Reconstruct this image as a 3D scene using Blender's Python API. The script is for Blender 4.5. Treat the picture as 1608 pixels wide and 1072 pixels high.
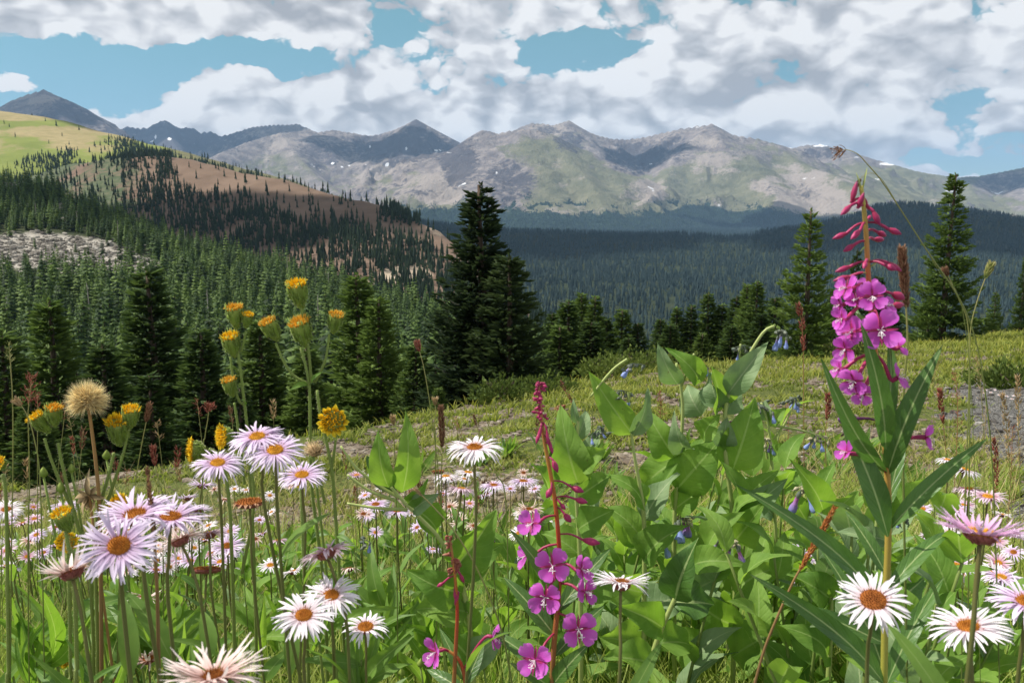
import bpy, math, random
import numpy as np
from math import sin, cos, pi, radians
from mathutils import Vector, Matrix

for _o in list(bpy.data.objects):
    bpy.data.objects.remove(_o)
SC = bpy.context.scene
COL = SC.collection
random.seed(7)
RS = np.random.RandomState(11)

# ------------------------------------------------------------------ camera
F = 1338.0                       # focal length in photo pixels (1608 wide)
PITCH = math.atan(216.0 / F)
CAM = np.array([0.0, 0.0, 0.75])
cam_data = bpy.data.cameras.new('camera')
cam_data.sensor_width = 36.0
cam_data.lens = 36.0 * F / 1608.0
cam_data.clip_start = 0.05
cam_data.clip_end = 60000
cam_data.dof.use_dof = True
cam_data.dof.focus_distance = 1.6
cam_data.dof.aperture_fstop = cam_data.lens / 1.3
cam = bpy.data.objects.new('camera', cam_data)
cam.location = CAM
cam.rotation_euler = (pi / 2 - PITCH, 0, 0)
COL.objects.link(cam)
SC.camera = cam

# ------------------------------------------------------------------ light, exposure
SUN_EL, SUN_AZ = radians(55), radians(-80)      # azimuth from the view direction, left is negative
SUN_DIR = Vector((sin(SUN_AZ) * cos(SUN_EL), cos(SUN_AZ) * cos(SUN_EL), sin(SUN_EL)))
sun_data = bpy.data.lights.new('sun', 'SUN')
sun_data.energy = 5.0
sun_data.angle = radians(0.6)
sun_data.color = (1.0, 0.955, 0.88)
sun = bpy.data.objects.new('sun', sun_data)
sun.rotation_euler = SUN_DIR.to_track_quat('Z', 'Y').to_euler()
sun.location = (0, 0, 30)
COL.objects.link(sun)
SC.view_settings.view_transform = 'Standard'
SC.view_settings.look = 'None'
SC.view_settings.exposure = 0.45
SC.view_settings.gamma = 1.0
SC.cycles.use_denoising = True
SC.cycles.max_bounces = 6
SC.cycles.diffuse_bounces = 3
SC.cycles.glossy_bounces = 2
SC.cycles.transmission_bounces = 3
SC.cycles.transparent_max_bounces = 12
SC.cycles.volume_bounces = 0
SC.cycles.sample_clamp_indirect = 6.0
SC.render.film_transparent = False


def ray(px, py):
    xr = (px - 804.0) / F
    yr = (536.0 - py) / F
    return np.array([xr, cos(PITCH) + sin(PITCH) * yr, -sin(PITCH) + cos(PITCH) * yr])


def at(px, py, d):
    """the world point seen at photo pixel px, py at distance d in front of the camera"""
    r = ray(px, py)
    return CAM + r * (d / r[1])


def proj(x, y, z):
    z = z - CAM[2]
    f = y * cos(PITCH) - z * sin(PITCH)
    u = y * sin(PITCH) + z * cos(PITCH)
    return 804 + F * x / f, 536 - F * u / f


# ------------------------------------------------------------------ node helpers
class NT:
    def __init__(self, tree):
        self.t = tree
        tree.nodes.clear()

    def n(self, typ, **kw):
        nd = self.t.nodes.new(typ)
        ins = kw.pop('ins', {})
        for k, v in kw.items():
            setattr(nd, k, v)
        for k, v in ins.items():
            self.set(nd.inputs[k], v)
        return nd

    def set(self, sock, v):
        if isinstance(v, bpy.types.NodeSocket):
            self.t.links.new(v, sock)
        else:
            if hasattr(sock, 'default_value'):
                if sock.type == 'RGBA' and len(v) == 3:
                    v = (*v, 1)
                sock.default_value = v

    def m(self, op, a, b=None, c=None, clamp=False):
        nd = self.n('ShaderNodeMath', operation=op, use_clamp=clamp)
        self.set(nd.inputs[0], a)
        if b is not None:
            self.set(nd.inputs[1], b)
        if c is not None:
            self.set(nd.inputs[2], c)
        return nd.outputs[0]

    def vm(self, op, a, b=None, scale=None):
        nd = self.n('ShaderNodeVectorMath', operation=op)
        self.set(nd.inputs[0], a)
        if b is not None:
            self.set(nd.inputs[1], b)
        if scale is not None:
            self.set(nd.inputs['Scale'], scale)
        return nd.outputs['Value' if op in ('LENGTH', 'DOT_PRODUCT', 'DISTANCE') else 'Vector']

    def mr(self, v, a, b, c=0.0, d=1.0, smooth=True):
        nd = self.n('ShaderNodeMapRange', interpolation_type='SMOOTHSTEP' if smooth else 'LINEAR')
        for i, x in enumerate((v, a, b, c, d)):
            self.set(nd.inputs[i], x)
        return nd.outputs[0]

    def mix(self, f, a, b):
        nd = self.n('ShaderNodeMix', data_type='RGBA', clamp_factor=True)
        self.set(nd.inputs[0], f)
        self.set(nd.inputs[6], a)
        self.set(nd.inputs[7], b)
        return nd.outputs[2]

    def noise(self, vec, scale, detail=4, rough=0.55, dist=0.0):
        nd = self.n('ShaderNodeTexNoise')
        self.set(nd.inputs['Vector'], vec)
        nd.inputs['Scale'].default_value = scale
        nd.inputs['Detail'].default_value = detail
        nd.inputs['Roughness'].default_value = rough
        nd.inputs['Distortion'].default_value = dist
        return nd.outputs['Fac']

    def vor(self, vec, scale, detail=0, rough=0.5, feature='F1', out='Distance', rnd=1.0):
        nd = self.n('ShaderNodeTexVoronoi', feature=feature)
        self.set(nd.inputs['Vector'], vec)
        nd.inputs['Scale'].default_value = scale
        if 'Detail' in nd.inputs:
            nd.inputs['Detail'].default_value = detail
            nd.inputs['Roughness'].default_value = rough
        nd.inputs['Randomness'].default_value = rnd
        return nd.outputs[out]

    def ramp(self, f, stops):
        nd = self.n('ShaderNodeValToRGB')
        self.set(nd.inputs[0], f)
        el = nd.color_ramp.elements
        while len(el) < len(stops):
            el.new(0.5)
        for e, (p, c) in zip(el, stops):
            e.position = p
            e.color = (*c, 1)
        return nd.outputs[0]


# ------------------------------------------------------------------ world: nishita sky with broken cumulus
world = bpy.data.worlds.new('World')
SC.world = world
world.use_nodes = True


def build_world():
    def group(name, det, vdet):
        """the density of the clouds in a direction of the sky"""
        g = bpy.data.node_groups.new(name, 'ShaderNodeTree')
        g.interface.new_socket('Vector', in_out='INPUT', socket_type='NodeSocketVector')
        g.interface.new_socket('Density', in_out='OUTPUT', socket_type='NodeSocketFloat')
        g.interface.new_socket('Detail', in_out='OUTPUT', socket_type='NodeSocketFloat')
        k = NT(g)
        gi = k.n('NodeGroupInput')
        go = k.n('NodeGroupOutput')
        v = gi.outputs[0]
        # small billows push the outline about
        wn = k.n('ShaderNodeTexNoise')
        k.set(wn.inputs['Vector'], k.vm('MULTIPLY', v, (1.0, 1.0, 1.5)))
        wn.inputs['Scale'].default_value = 16
        wn.inputs['Detail'].default_value = 4 if det > 5 else 1
        off = k.vm('SCALE', k.vm('SUBTRACT', wn.outputs['Color'], (0.5, 0.5, 0.5)), scale=0.042)
        vv = k.vm('ADD', v, off)
        fb = k.noise(k.vm('MULTIPLY', vv, (1, 1, 2.7)), 6.4, det, 0.58)
        bil = k.vor(k.vm('MULTIPLY', vv, (1, 1, 1.6)), 20, vdet, 0.62)
        d = k.m('ADD', k.m('MULTIPLY_ADD', fb, 3.6, -1.8), k.m('MULTIPLY_ADD', bil, -2.1, 0.9))
        # where the banks and the gaps of the sky lie, by direction: x/y and z/y
        sp2 = k.n('ShaderNodeSeparateXYZ')
        k.set(sp2.inputs[0], vv)
        yy = k.m('MAXIMUM', sp2.outputs[1], 0.12)
        sc = k.m('DIVIDE', 1.0, yy)
        uv = k.vm('MULTIPLY', k.vm('SCALE', vv, scale=sc), (1, 0, 1))
        total = k.m('ADD', d, 2.12)
        for px, py, rx, ry, amp in BLOBS:
            r = ray(px, py)
            cu, cw = r[0] / r[1], r[2] / r[1]
            nd = k.n('ShaderNodeVectorMath', operation='MULTIPLY_ADD')
            k.set(nd.inputs[0], uv)
            nd.inputs[1].default_value = (F / rx, 0, F / ry)
            nd.inputs[2].default_value = (-cu * F / rx, 0, -cw * F / ry)
            q = k.vm('DOT_PRODUCT', nd.outputs[0], nd.outputs[0])
            total = k.m('ADD', total, k.mr(q, 0.0, 1.0, amp, 0.0))
        k.set(go.inputs[0], total)
        k.set(go.inputs[1], d)
        return g

    BLOBS = (
        # gaps of blue
(70, 98, 230, 42, -2.4), (215, 104, 200, 40, -2.4), (360, 86, 170, 30, -2.1), (460, 102, 84, 26, -2.0),
        (110, 155, 150, 46, -2.1), (215, 160, 80, 50, -1.7),
        (900, 88, 100, 48, -2.7), (985, 72, 66, 20, -2.0), (622, 50, 46, 26, -1.9), (1565, 258, 100, 26, -1.8),
        (1535, 165, 40, 50, -.6), (1470, 250, 90, 22, -1.2),
        # banks and heaps
        (345, 140, 108, 62, 2.6), (395, 165, 95, 60, 1.9), (290, 185, 120, 45, 1.8), (180, 188, 85, 34, 2.1), (20, 128, 62, 36, 2.5), (245, 145, 20, 15, 1.2),
        (180, 15, 430, 52, 2.0), (470, 35, 120, 46, 1.5), (540, 165, 150, 75, 1.0), (1050, 120, 150, 70, 1.2), (900, 160, 90, 48, 1.5), (1580, 190, 50, 30, 1.4),
        (1200, 120, 480, 150, 0.6), (700, 205, 520, 75, 1.5), (1250, 215, 330, 60, 1.2), (1420, 60, 260, 90, 0.9))
    g_fine, g_soft = group('cloud_density', 8, 3), group('cloud_density_soft', 4, 1)
    k = NT(world.node_tree)
    tc = k.n('ShaderNodeTexCoord')
    v = tc.outputs['Generated']
    sky = k.n('ShaderNodeTexSky', sky_type='NISHITA')
    sky.sun_disc = False
    sky.sun_elevation = SUN_EL
    sky.sun_rotation = SUN_AZ % (2 * pi)
    sky.altitude = 3500
    sky.air_density = 1.0
    sky.dust_density = 0.6
    sky.ozone_density = 1.0

    def dens(g, vec):
        nd = k.n('ShaderNodeGroup', node_tree=g)
        k.set(nd.inputs[0], vec)
        return nd.outputs
    d0, e0 = dens(g_fine, v)
    d1, e1 = dens(g_soft, k.vm('ADD', v, (-0.012, 0.0, 0.034)))
    e2 = dens(g_soft, v)[1]
    cover = k.mr(d0, -0.16, 0.52)
    # tops that face the sun are bright, the thick undersides are grey
    big = k.noise(k.vm('MULTIPLY', v, (1.0, 1.0, 4.6)), 4.2, 2, 0.5)
    thick = k.m('MINIMUM', k.m('MAXIMUM', d1, -0.3), 1.6)
    s = k.m('ADD', k.m('MULTIPLY', thick, 0.26), k.m('MULTIPLY_ADD', big, 1.5, -0.75))
    s = k.m('ADD', s, k.m('MULTIPLY', k.m('SUBTRACT', e1, e2), 0.40))
    s = k.m('SUBTRACT', s, k.m('MULTIPLY', e0, 0.24))
    lit = k.mr(s, -0.40, 1.45, 1.0, 0.0, smooth=False)
    ccol = k.ramp(lit, ((0.0, (0.32, 0.338, 0.368)), (0.2, (0.41, 0.427, 0.452)), (0.40, (0.54, 0.55, 0.57)), (0.60, (0.70, 0.705, 0.71))))
    sz = k.n('ShaderNodeSeparateXYZ')
    k.set(sz.inputs[0], v)
    low = k.mr(sz.outputs[2], -0.02, 0.3)
    skyc = k.vm('SCALE', sky.outputs[0], scale=0.115)
    skyc = k.vm('MULTIPLY', skyc, k.mix(low, (0.47, 0.55, 0.58), (0.80, 1.06, 0.72)))
    out = k.mix(cover, skyc, ccol)
    bg = k.n('ShaderNodeBackground')
    k.set(bg.inputs[0], out)
    bg.inputs[1].default_value = 1.0
    wo = k.n('ShaderNodeOutputWorld')
    k.set(wo.inputs[0], bg.outputs[0])


build_world()
world.cycles.sampling_method = 'MANUAL'
world.cycles.sample_map_resolution = 512


# ------------------------------------------------------------------ scene helpers
def tag(o, label=None, cat=None, group=None, kind=None):
    if label:
        o['label'] = label
    if cat:
        o['category'] = cat
    if group:
        o['group'] = group
    if kind:
        o['kind'] = kind
    return o


def empty(name, loc, label=None, cat=None, group=None, rz=0.0):
    o = bpy.data.objects.new(name, None)
    o.empty_display_size = 0.02
    o.location = loc
    o.rotation_euler = (0, 0, rz)
    COL.objects.link(o)
    return tag(o, label, cat, group, 'thing' if cat else None)


def link(name, me, parent=None):
    o = bpy.data.objects.new(name, me)
    COL.objects.link(o)
    if parent is not None:
        o.parent = parent
    return o


def mesh_np(name, V, faces, mats, mi=None, smooth=True, attrs=None):
    """a mesh from numpy arrays; faces is (n,3) or (n,4), or a list of such arrays"""
    if not isinstance(faces, (list, tuple)):
        faces = [faces]
    faces = [f for f in faces if len(f)]
    V = np.asarray(V, np.float32)
    me = bpy.data.meshes.new(name)
    me.vertices.add(len(V))
    me.vertices.foreach_set('co', V.ravel())
    loops = np.concatenate([np.asarray(f, np.int32).ravel() for f in faces])
    tot = np.concatenate([np.full(len(f), f.shape[1], np.int32) for f in faces])
    start = np.concatenate([[0], np.cumsum(tot)[:-1]]).astype(np.int32)
    me.loops.add(len(loops))
    me.loops.foreach_set('vertex_index', loops)
    me.polygons.add(len(tot))
    me.polygons.foreach_set('loop_start', start)
    if mi is not None:
        me.polygons.foreach_set('material_index', np.asarray(mi, np.int32))
    me.polygons.foreach_set('use_smooth', np.full(len(tot), bool(smooth)))
    for a, arr in (attrs or {}).items():
        arr = np.asarray(arr, np.float32)
        if arr.ndim == 1:
            at_ = me.attributes.new(a, 'FLOAT', 'POINT')
            at_.data.foreach_set('value', arr)
        elif arr.shape[1] == 2:
            at_ = me.attributes.new(a, 'FLOAT2', 'POINT')
            at_.data.foreach_set('vector', arr.ravel())
        else:
            at_ = me.attributes.new(a, 'FLOAT_VECTOR', 'POINT')
            at_.data.foreach_set('vector', arr.ravel())
    me.update(calc_edges=True)
    me.validate()
    for m in (mats if isinstance(mats, (list, tuple)) else [mats]):
        me.materials.append(m)
    return me


def grid_faces(nr, nc):
    i = np.arange(nr - 1)[:, None] * nc + np.arange(nc - 1)[None, :]
    i = i.ravel()
    return np.stack([i, i + 1, i + nc + 1, i + nc], 1)


_P = RS.permutation(4096)
_G = RS.rand(4096) * 2 * pi


def perlin(x, y):
    xi = np.floor(x).astype(np.int64)
    yi = np.floor(y).astype(np.int64)
    xf, yf = x - xi, y - yi

    def gr(ix, iy, fx, fy):
        h = _G[(_P[(ix + _P[iy & 4095]) & 4095])]
        return np.cos(h) * fx + np.sin(h) * fy
    sx = xf * xf * xf * (xf * (xf * 6 - 15) + 10)
    sy = yf * yf * yf * (yf * (yf * 6 - 15) + 10)
    a = gr(xi, yi, xf, yf)
    b = gr(xi + 1, yi, xf - 1, yf)
    c = gr(xi, yi + 1, xf, yf - 1)
    d = gr(xi + 1, yi + 1, xf - 1, yf - 1)
    return ((a + sx * (b - a)) * (1 - sy) + (c + sx * (d - c)) * sy) * 1.5


def fbm(x, y, oct=5, gain=0.5, lac=2.03):
    s, a = 0.0, 1.0
    for i in range(oct):
        s = s + a * perlin(x + 17.3 * i, y - 9.1 * i)
        x, y, a = x * lac, y * lac, a * gain
    return s


def ridged(x, y, oct=5, gain=0.5, lac=2.07):
    s, a, w = 0.0, 1.0, 1.0
    for i in range(oct):
        n = 1 - np.abs(perlin(x + 31.7 * i, y + 5.9 * i)) * 1.6
        n = np.clip(n, 0, 1) ** 2
        s = s + a * n * w
        w = np.clip(n * 1.4, 0, 1)
        x, y, a = x * lac, y * lac, a * gain
    return s


def sstep(a, b, x):
    t = np.clip((x - a) / (b - a), 0, 1)
    return t * t * (3 - 2 * t)


def mat(name, build, disp=False):
    m = bpy.data.materials.new(name)
    m.use_nodes = True
    k = NT(m.node_tree)
    sh = build(k)
    o = k.n('ShaderNodeOutputMaterial')
    k.set(o.inputs['Surface'], sh)
    return m


def principled(k, col, rough=0.6, normal=None, spec=0.3, **ins):
    p = k.n('ShaderNodeBsdfPrincipled')
    k.set(p.inputs['Base Color'], col)
    k.set(p.inputs['Roughness'], rough)
    k.set(p.inputs['Specular IOR Level'], spec)
    if normal is not None:
        k.set(p.inputs['Normal'], normal)
    for a, b in ins.items():
        k.set(p.inputs[a], b)
    return p.outputs[0]


def bump(k, h, strength=0.5, dist=1.0):
    b = k.n('ShaderNodeBump')
    b.inputs['Strength'].default_value = strength
    b.inputs['Distance'].default_value = dist
    k.set(b.inputs['Height'], h)
    return b.outputs[0]


def geo_pos(k):
    return k.n('ShaderNodeNewGeometry').outputs['Position']


def attr(k, name, out='Fac'):
    return k.n('ShaderNodeAttribute', attribute_name=name).outputs[out]

# ================================================================== TERRAIN
def haze_free(*a):
    return None


def loft(rows, px0, px1, nc, sub):
    """a land sheet through contour rows [(px, py, distance), ...] from far to near"""
    pxs = np.linspace(px0, px1, nc)
    R = []
    for row in rows:
        a = np.array(row, float)
        py = np.interp(pxs, a[:, 0], a[:, 1])
        d = np.interp(pxs, a[:, 0], a[:, 2])
        xr, yr = (pxs - 804) / F, (536 - py) / F
        dy = cos(PITCH) + sin(PITCH) * yr
        s = d / dy
        R.append(np.stack([xr * s, d, CAM[2] + (-sin(PITCH) + cos(PITCH) * yr) * s], 1))
    R = np.array(R)
    # Catmull-Rom down the rows
    out = []
    n = len(R)
    for i in range(n - 1):
        p0, p1, p2, p3 = R[max(i - 1, 0)], R[i], R[i + 1], R[min(i + 2, n - 1)]
        for t in np.linspace(0, 1, sub, endpoint=False):
            c = 0.5 * (2 * p1 + (p2 - p0) * t + (2 * p0 - 5 * p1 + 4 * p2 - p3) * t * t + (3 * p1 - p0 - 3 * p2 + p3) * t ** 3)
            l = p1 + (p2 - p1) * t
            out.append(0.35 * c + 0.65 * l)
    out.append(R[-1])
    G = np.array(out)
    # soften the kinks along a row
    for _ in range(2):
        G[:, 1:-1] = 0.25 * G[:, :-2] + 0.5 * G[:, 1:-1] + 0.25 * G[:, 2:]
    return G


class Sheet:
    def __init__(self, G):
        self.G = G
        self.nr, self.nc = G.shape[:2]

    def sample(self, n, rs, weight=None):
        """random points on the sheet, even by area"""
        G = self.G
        a = G[:-1, :-1]
        e1, e2 = G[1:, :-1] - a, G[:-1, 1:] - a
        ar = np.abs(e1[..., 0] * e2[..., 1] - e1[..., 1] * e2[..., 0])
        if weight is not None:
            ar = ar * weight[:-1, :-1]
        p = ar.ravel() / ar.sum()
        idx = rs.choice(len(p), n, p=p)
        i, j = idx // (self.nc - 1), idx % (self.nc - 1)
        s, t = rs.rand(n, 1), rs.rand(n, 1)
        q = (G[i, j] * (1 - s) * (1 - t) + G[i + 1, j] * s * (1 - t) + G[i, j + 1] * (1 - s) * t + G[i + 1, j + 1] * s * t)
        return q

    def mesh(self, name, m, attrs=None):
        V = self.G.reshape(-1, 3)
        f = grid_faces(self.nr, self.nc)
        a = {k_: v.reshape(-1) for k_, v in (attrs or {}).items()}
        return mesh_np(name, V, f[:, ::-1] if False else f, m, attrs=a)


def back_row(row, drop, back):
    """the row behind a crest"""
    return [(a, b + drop * F / d, d + back) for a, b, d in row]


def down_row(row, drop, fwd):
    return [(a, b + drop, d - fwd) for a, b, d in row]


# ---- materials of the land
def m_mountain(k):
    P = geo_pos(k)
    rock, grn, scr, snow, frs = (attr(k, n) for n in ('rock', 'tundra', 'scree', 'snow', 'forest'))
    n1 = k.noise(P, 0.012, 6, 0.62)
    n2 = k.noise(P, 0.05, 5, 0.65)
    streak = k.noise(k.vm('MULTIPLY', P, (1, 1, 0.25)), 0.03, 6, 0.65)
    base = k.ramp(n1, ((0.32, (0.12, 0.105, 0.105)), (0.5, (0.205, 0.178, 0.168)), (0.68, (0.31, 0.268, 0.245))))
    base = k.mix(k.mr(streak, 0.48, 0.64), base, (0.14, 0.125, 0.128))
    rock_shade = k.mr(k.m('ADD', rock, k.m('MULTIPLY', k.m('SUBTRACT', streak, 0.5), 1.6)), 0.35, 0.65)
    g = k.ramp(k.noise(P, 0.01, 5, 0.6), ((0.3, (0.105, 0.11, 0.066)), (0.6, (0.175, 0.17, 0.105)), (0.8, (0.225, 0.195, 0.135))))
    gm = k.mr(k.m('ADD', grn, k.m('MULTIPLY', k.m('SUBTRACT', n2, 0.5), 1.1)), 0.35, 0.65)
    col = k.mix(gm, base, g)
    sm = k.mr(k.m('ADD', scr, k.m('MULTIPLY', k.m('SUBTRACT', n2, 0.5), 0.9)), 0.4, 0.65)
    col = k.mix(sm, col, (0.30, 0.258, 0.228))
    col = k.mix(k.m('MULTIPLY', rock_shade, 0.85), col, (0.062, 0.058, 0.068))  # darkens for both dark rock and painted shade
    fm = k.mr(k.m('ADD', frs, k.m('MULTIPLY', k.m('SUBTRACT', n2, 0.5), 1.5)), 0.42, 0.56)
    fcol = k.ramp(k.noise(P, 0.06, 3, 0.7), ((0.35, (0.012, 0.024, 0.018)), (0.7, (0.035, 0.06, 0.036))))
    col = k.mix(fm, col, fcol)
    wm = k.mr(k.m('ADD', snow, k.m('MULTIPLY', k.m('SUBTRACT', n2, 0.5), 0.5)), 0.45, 0.6)
    col = k.mix(wm, col, (0.82, 0.83, 0.85))
    h = k.m('ADD', k.m('MULTIPLY', streak, 1.0), k.m('MULTIPLY', n2, 0.6))
    return principled(k, col, 0.95, bump(k, h, 0.9, 20), 0.1)


def m_hill(cols, scale, tree_dark=None, bd=1.0):
    def f(k):
        P = geo_pos(k)
        a, b, c = attr(k, 'c_a'), attr(k, 'c_b'), attr(k, 'c_c')
        n = k.noise(P, scale, 6, 0.65)
        n2 = k.noise(P, scale * 7, 5, 0.65)
        s1 = k.m('SUBTRACT', n2, 0.5)
        col = k.mix(k.mr(n, 0.3, 0.7), cols[0], cols[1])
        col = k.mix(k.mr(k.m('ADD', a, k.m('MULTIPLY', s1, 0.9)), 0.35, 0.65), col, k.mix(k.mr(n2, 0.35, 0.65), cols[2], cols[3]))
        col = k.mix(k.mr(k.m('ADD', b, k.m('MULTIPLY', s1, 0.9)), 0.35, 0.65), col, k.mix(k.mr(n2, 0.35, 0.65), cols[4], cols[5]))
        return principled(k, col, 0.95, bump(k, n2, 0.8, bd), 0.1)
    return f


# ------------------------------------------------------------------ the mountain range
def pts3(l, scale=1000.0):
    return np.array([at(a, b, d * scale) for a, b, d in l])


def densify(P, step):
    out = []
    for a, b in zip(P[:-1], P[1:]):
        n = max(2, int(np.linalg.norm(b - a) / step))
        t = np.linspace(0, 1, n, endpoint=False)[:, None]
        out.append(a + (b - a) * t)
    out.append(P[-1:])
    return np.concatenate(out)


RIDGES = [
    # (side slope, [(px, py, km) ...])
    (0.62, [(-120, 235, 6.4), (-60, 200, 6.4), (0, 172, 6.5), (22, 156, 6.5), (45, 147, 6.5), (68, 140, 6.5), (85, 148, 6.5), (110, 158, 6.45), (135, 173, 6.4), (160, 191, 6.3), (185, 212, 6.2), (215, 240, 6.0)]),
    (0.62, [(68, 141, 6.5), (86, 170, 6.2), (118, 205, 5.8), (150, 250, 5.4)]),
    (0.85, [(170, 225, 9.1), (185, 206, 9.0), (200, 197, 9.0), (216, 200, 9.0), (235, 198, 9.0), (246, 192, 9.0), (259, 187, 9.0), (271, 195, 9.0), (281, 200, 9.0), (292, 199, 9.0), (303, 200, 9.0), (312, 208, 9.0), (330, 205, 9.0), (345, 212, 9.0), (362, 209, 9.0), (378, 204, 8.9), (398, 198, 8.9), (430, 195, 8.8), (465, 193, 8.7), (480, 199, 8.6), (500, 208, 8.5)]),
    (0.7, [(259, 189, 9.0), (268, 215, 8.5), (285, 245, 8.0)]),
    (0.7, [(340, 212, 9.0), (362, 228, 8.6), (372, 250, 8.2)]),
    (0.55, [(300, 262, 6.6), (345, 240, 6.9), (385, 224, 7.2), (420, 213, 7.4), (440, 208, 7.5), (462, 206, 7.6), (483, 205, 7.65), (505, 206, 7.7), (522, 203, 7.75), (533, 205, 7.8), (547, 207, 7.8), (565, 210, 7.85), (582, 212, 7.9), (600, 209, 7.9), (620, 203, 7.85), (640, 195, 7.8), (653, 187, 7.8), (664, 197, 7.8), (680, 207, 7.8), (700, 215, 7.8), (720, 223, 7.8), (745, 232, 7.8)]),
    (0.5, [(440, 208, 7.5), (455, 228, 7.2), (470, 250, 6.9), (495, 275, 6.5), (530, 300, 6.0)]),
    (0.75, [(505, 206, 7.7), (515, 228, 7.35), (530, 250, 7.05)]),
    (0.75, [(560, 209, 7.85), (566, 228, 7.5), (572, 243, 7.3)]),
    (0.8, [(654, 188, 7.8), (648, 215, 7.5), (655, 240, 7.25)]),
    (0.52, [(640, 330, 5.3), (665, 310, 5.45), (690, 285, 5.65), (715, 252, 5.85), (735, 222, 6.05), (746, 211, 6.1), (758, 204, 6.15), (768, 205, 6.15), (780, 209, 6.15), (800, 205, 6.1), (820, 202, 6.05), (842, 203, 6.05), (866, 210, 6.05), (900, 232, 6.0), (935, 258, 5.9), (965, 285, 5.75), (1000, 318, 5.5)]),
    (0.5, [(820, 203, 6.05), (828, 235, 5.75), (838, 270, 5.4), (850, 310, 5.05), (862, 345, 4.75)]),
    (0.5, [(768, 206, 6.15), (752, 245, 5.75), (745, 290, 5.35), (760, 330, 5.0)]),
    (0.5, [(860, 209, 6.05), (895, 250, 5.6), (930, 290, 5.2), (950, 330, 4.85)]),
    (0.6, [(800, 212, 7.4), (822, 197, 7.4), (836, 192, 7.4), (852, 193, 7.4), (868, 196, 7.4), (880, 193, 7.4), (893, 189, 7.4), (908, 199, 7.4), (922, 206, 7.4), (938, 212, 7.45), (960, 217, 7.5), (985, 218, 7.5), (1010, 215, 7.45), (1040, 208, 7.4), (1070, 201, 7.35), (1095, 197, 7.3), (1117, 194, 7.25), (1128, 199, 7.25), (1142, 209, 7.2), (1165, 213, 7.2), (1190, 217, 7.2), (1212, 223, 7.2), (1235, 236, 7.25), (1262, 252, 7.2)]),
    (0.55, [(870, 197, 7.4), (890, 215, 7.1), (915, 240, 6.8), (935, 258, 6.5)]),
    (0.5, [(1117, 195, 7.25), (1085, 222, 6.9), (1062, 248, 6.6), (1050, 272, 6.3), (1035, 300, 5.9)]),
    (0.42, [(1190, 218, 7.2), (1180, 240, 6.8), (1195, 270, 6.3), (1215, 300, 5.8), (1230, 330, 5.3)]),
    (0.42, [(1212, 224, 7.2), (1260, 258, 6.6), (1310, 275, 6.2), (1370, 310, 5.6)]),
    (0.45, [(1225, 242, 8.0), (1248, 231, 8.0), (1268, 227, 8.0), (1288, 226, 8.0), (1308, 231, 7.95), (1335, 238, 7.9), (1370, 249, 7.8), (1400, 257, 7.7), (1430, 266, 7.6), (1460, 272, 7.6), (1500, 278, 7.7), (1535, 276, 7.8), (1570, 270, 7.8), (1608, 262, 7.8), (1680, 250, 7.8), (1780, 255, 7.8)]),
    (0.4, [(1330, 238, 7.9), (1350, 262, 7.3), (1400, 290, 6.7), (1450, 318, 6.0)]),
    (0.4, [(1540, 276, 7.8), (1520, 292, 7.3), (1540, 315, 6.7)]),
    (0.4, [(1660, 253, 7.8), (1640, 290, 6.9), (1660, 330, 6.0)]),
]
PATCH_SNOW = [(238, 222, 6, 3), (244, 215, 2, 6), (266, 218, 5, 4), (303, 228, 8, 3), (306, 224, 5, 5), (285, 237, 4, 2), (523, 257, 6, 3.5), (538, 262, 5, 2.5), (567, 221, 4, 2), (577, 210, 7, 2),
              (605, 220, 4, 3), (581, 230, 2, 4), (600, 206, 9, 2), (638, 234, 2, 5), (690, 236, 12, 3), (706, 240, 7, 2.5), (618, 259, 3, 2), (668, 215, 2, 3), (1022, 258, 4, 2.5),
              (1095, 200, 5, 1.8), (1116, 199, 2, 2), (1270, 263, 3, 2), (1430, 271, 14, 4.5), (1378, 281, 9, 2.5), (1285, 229, 16, 2), (1345, 247, 14, 2), (1392, 258, 18, 3.5), (1500, 280, 9, 3.5), (1535, 277, 16, 1.8), (1600, 264, 10, 1.8), (1490, 300, 14, 2), (1290, 227, 8, 2), (548, 260, 3, 1.5), (575, 258, 4, 2), (608, 259, 5, 2)]


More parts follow.
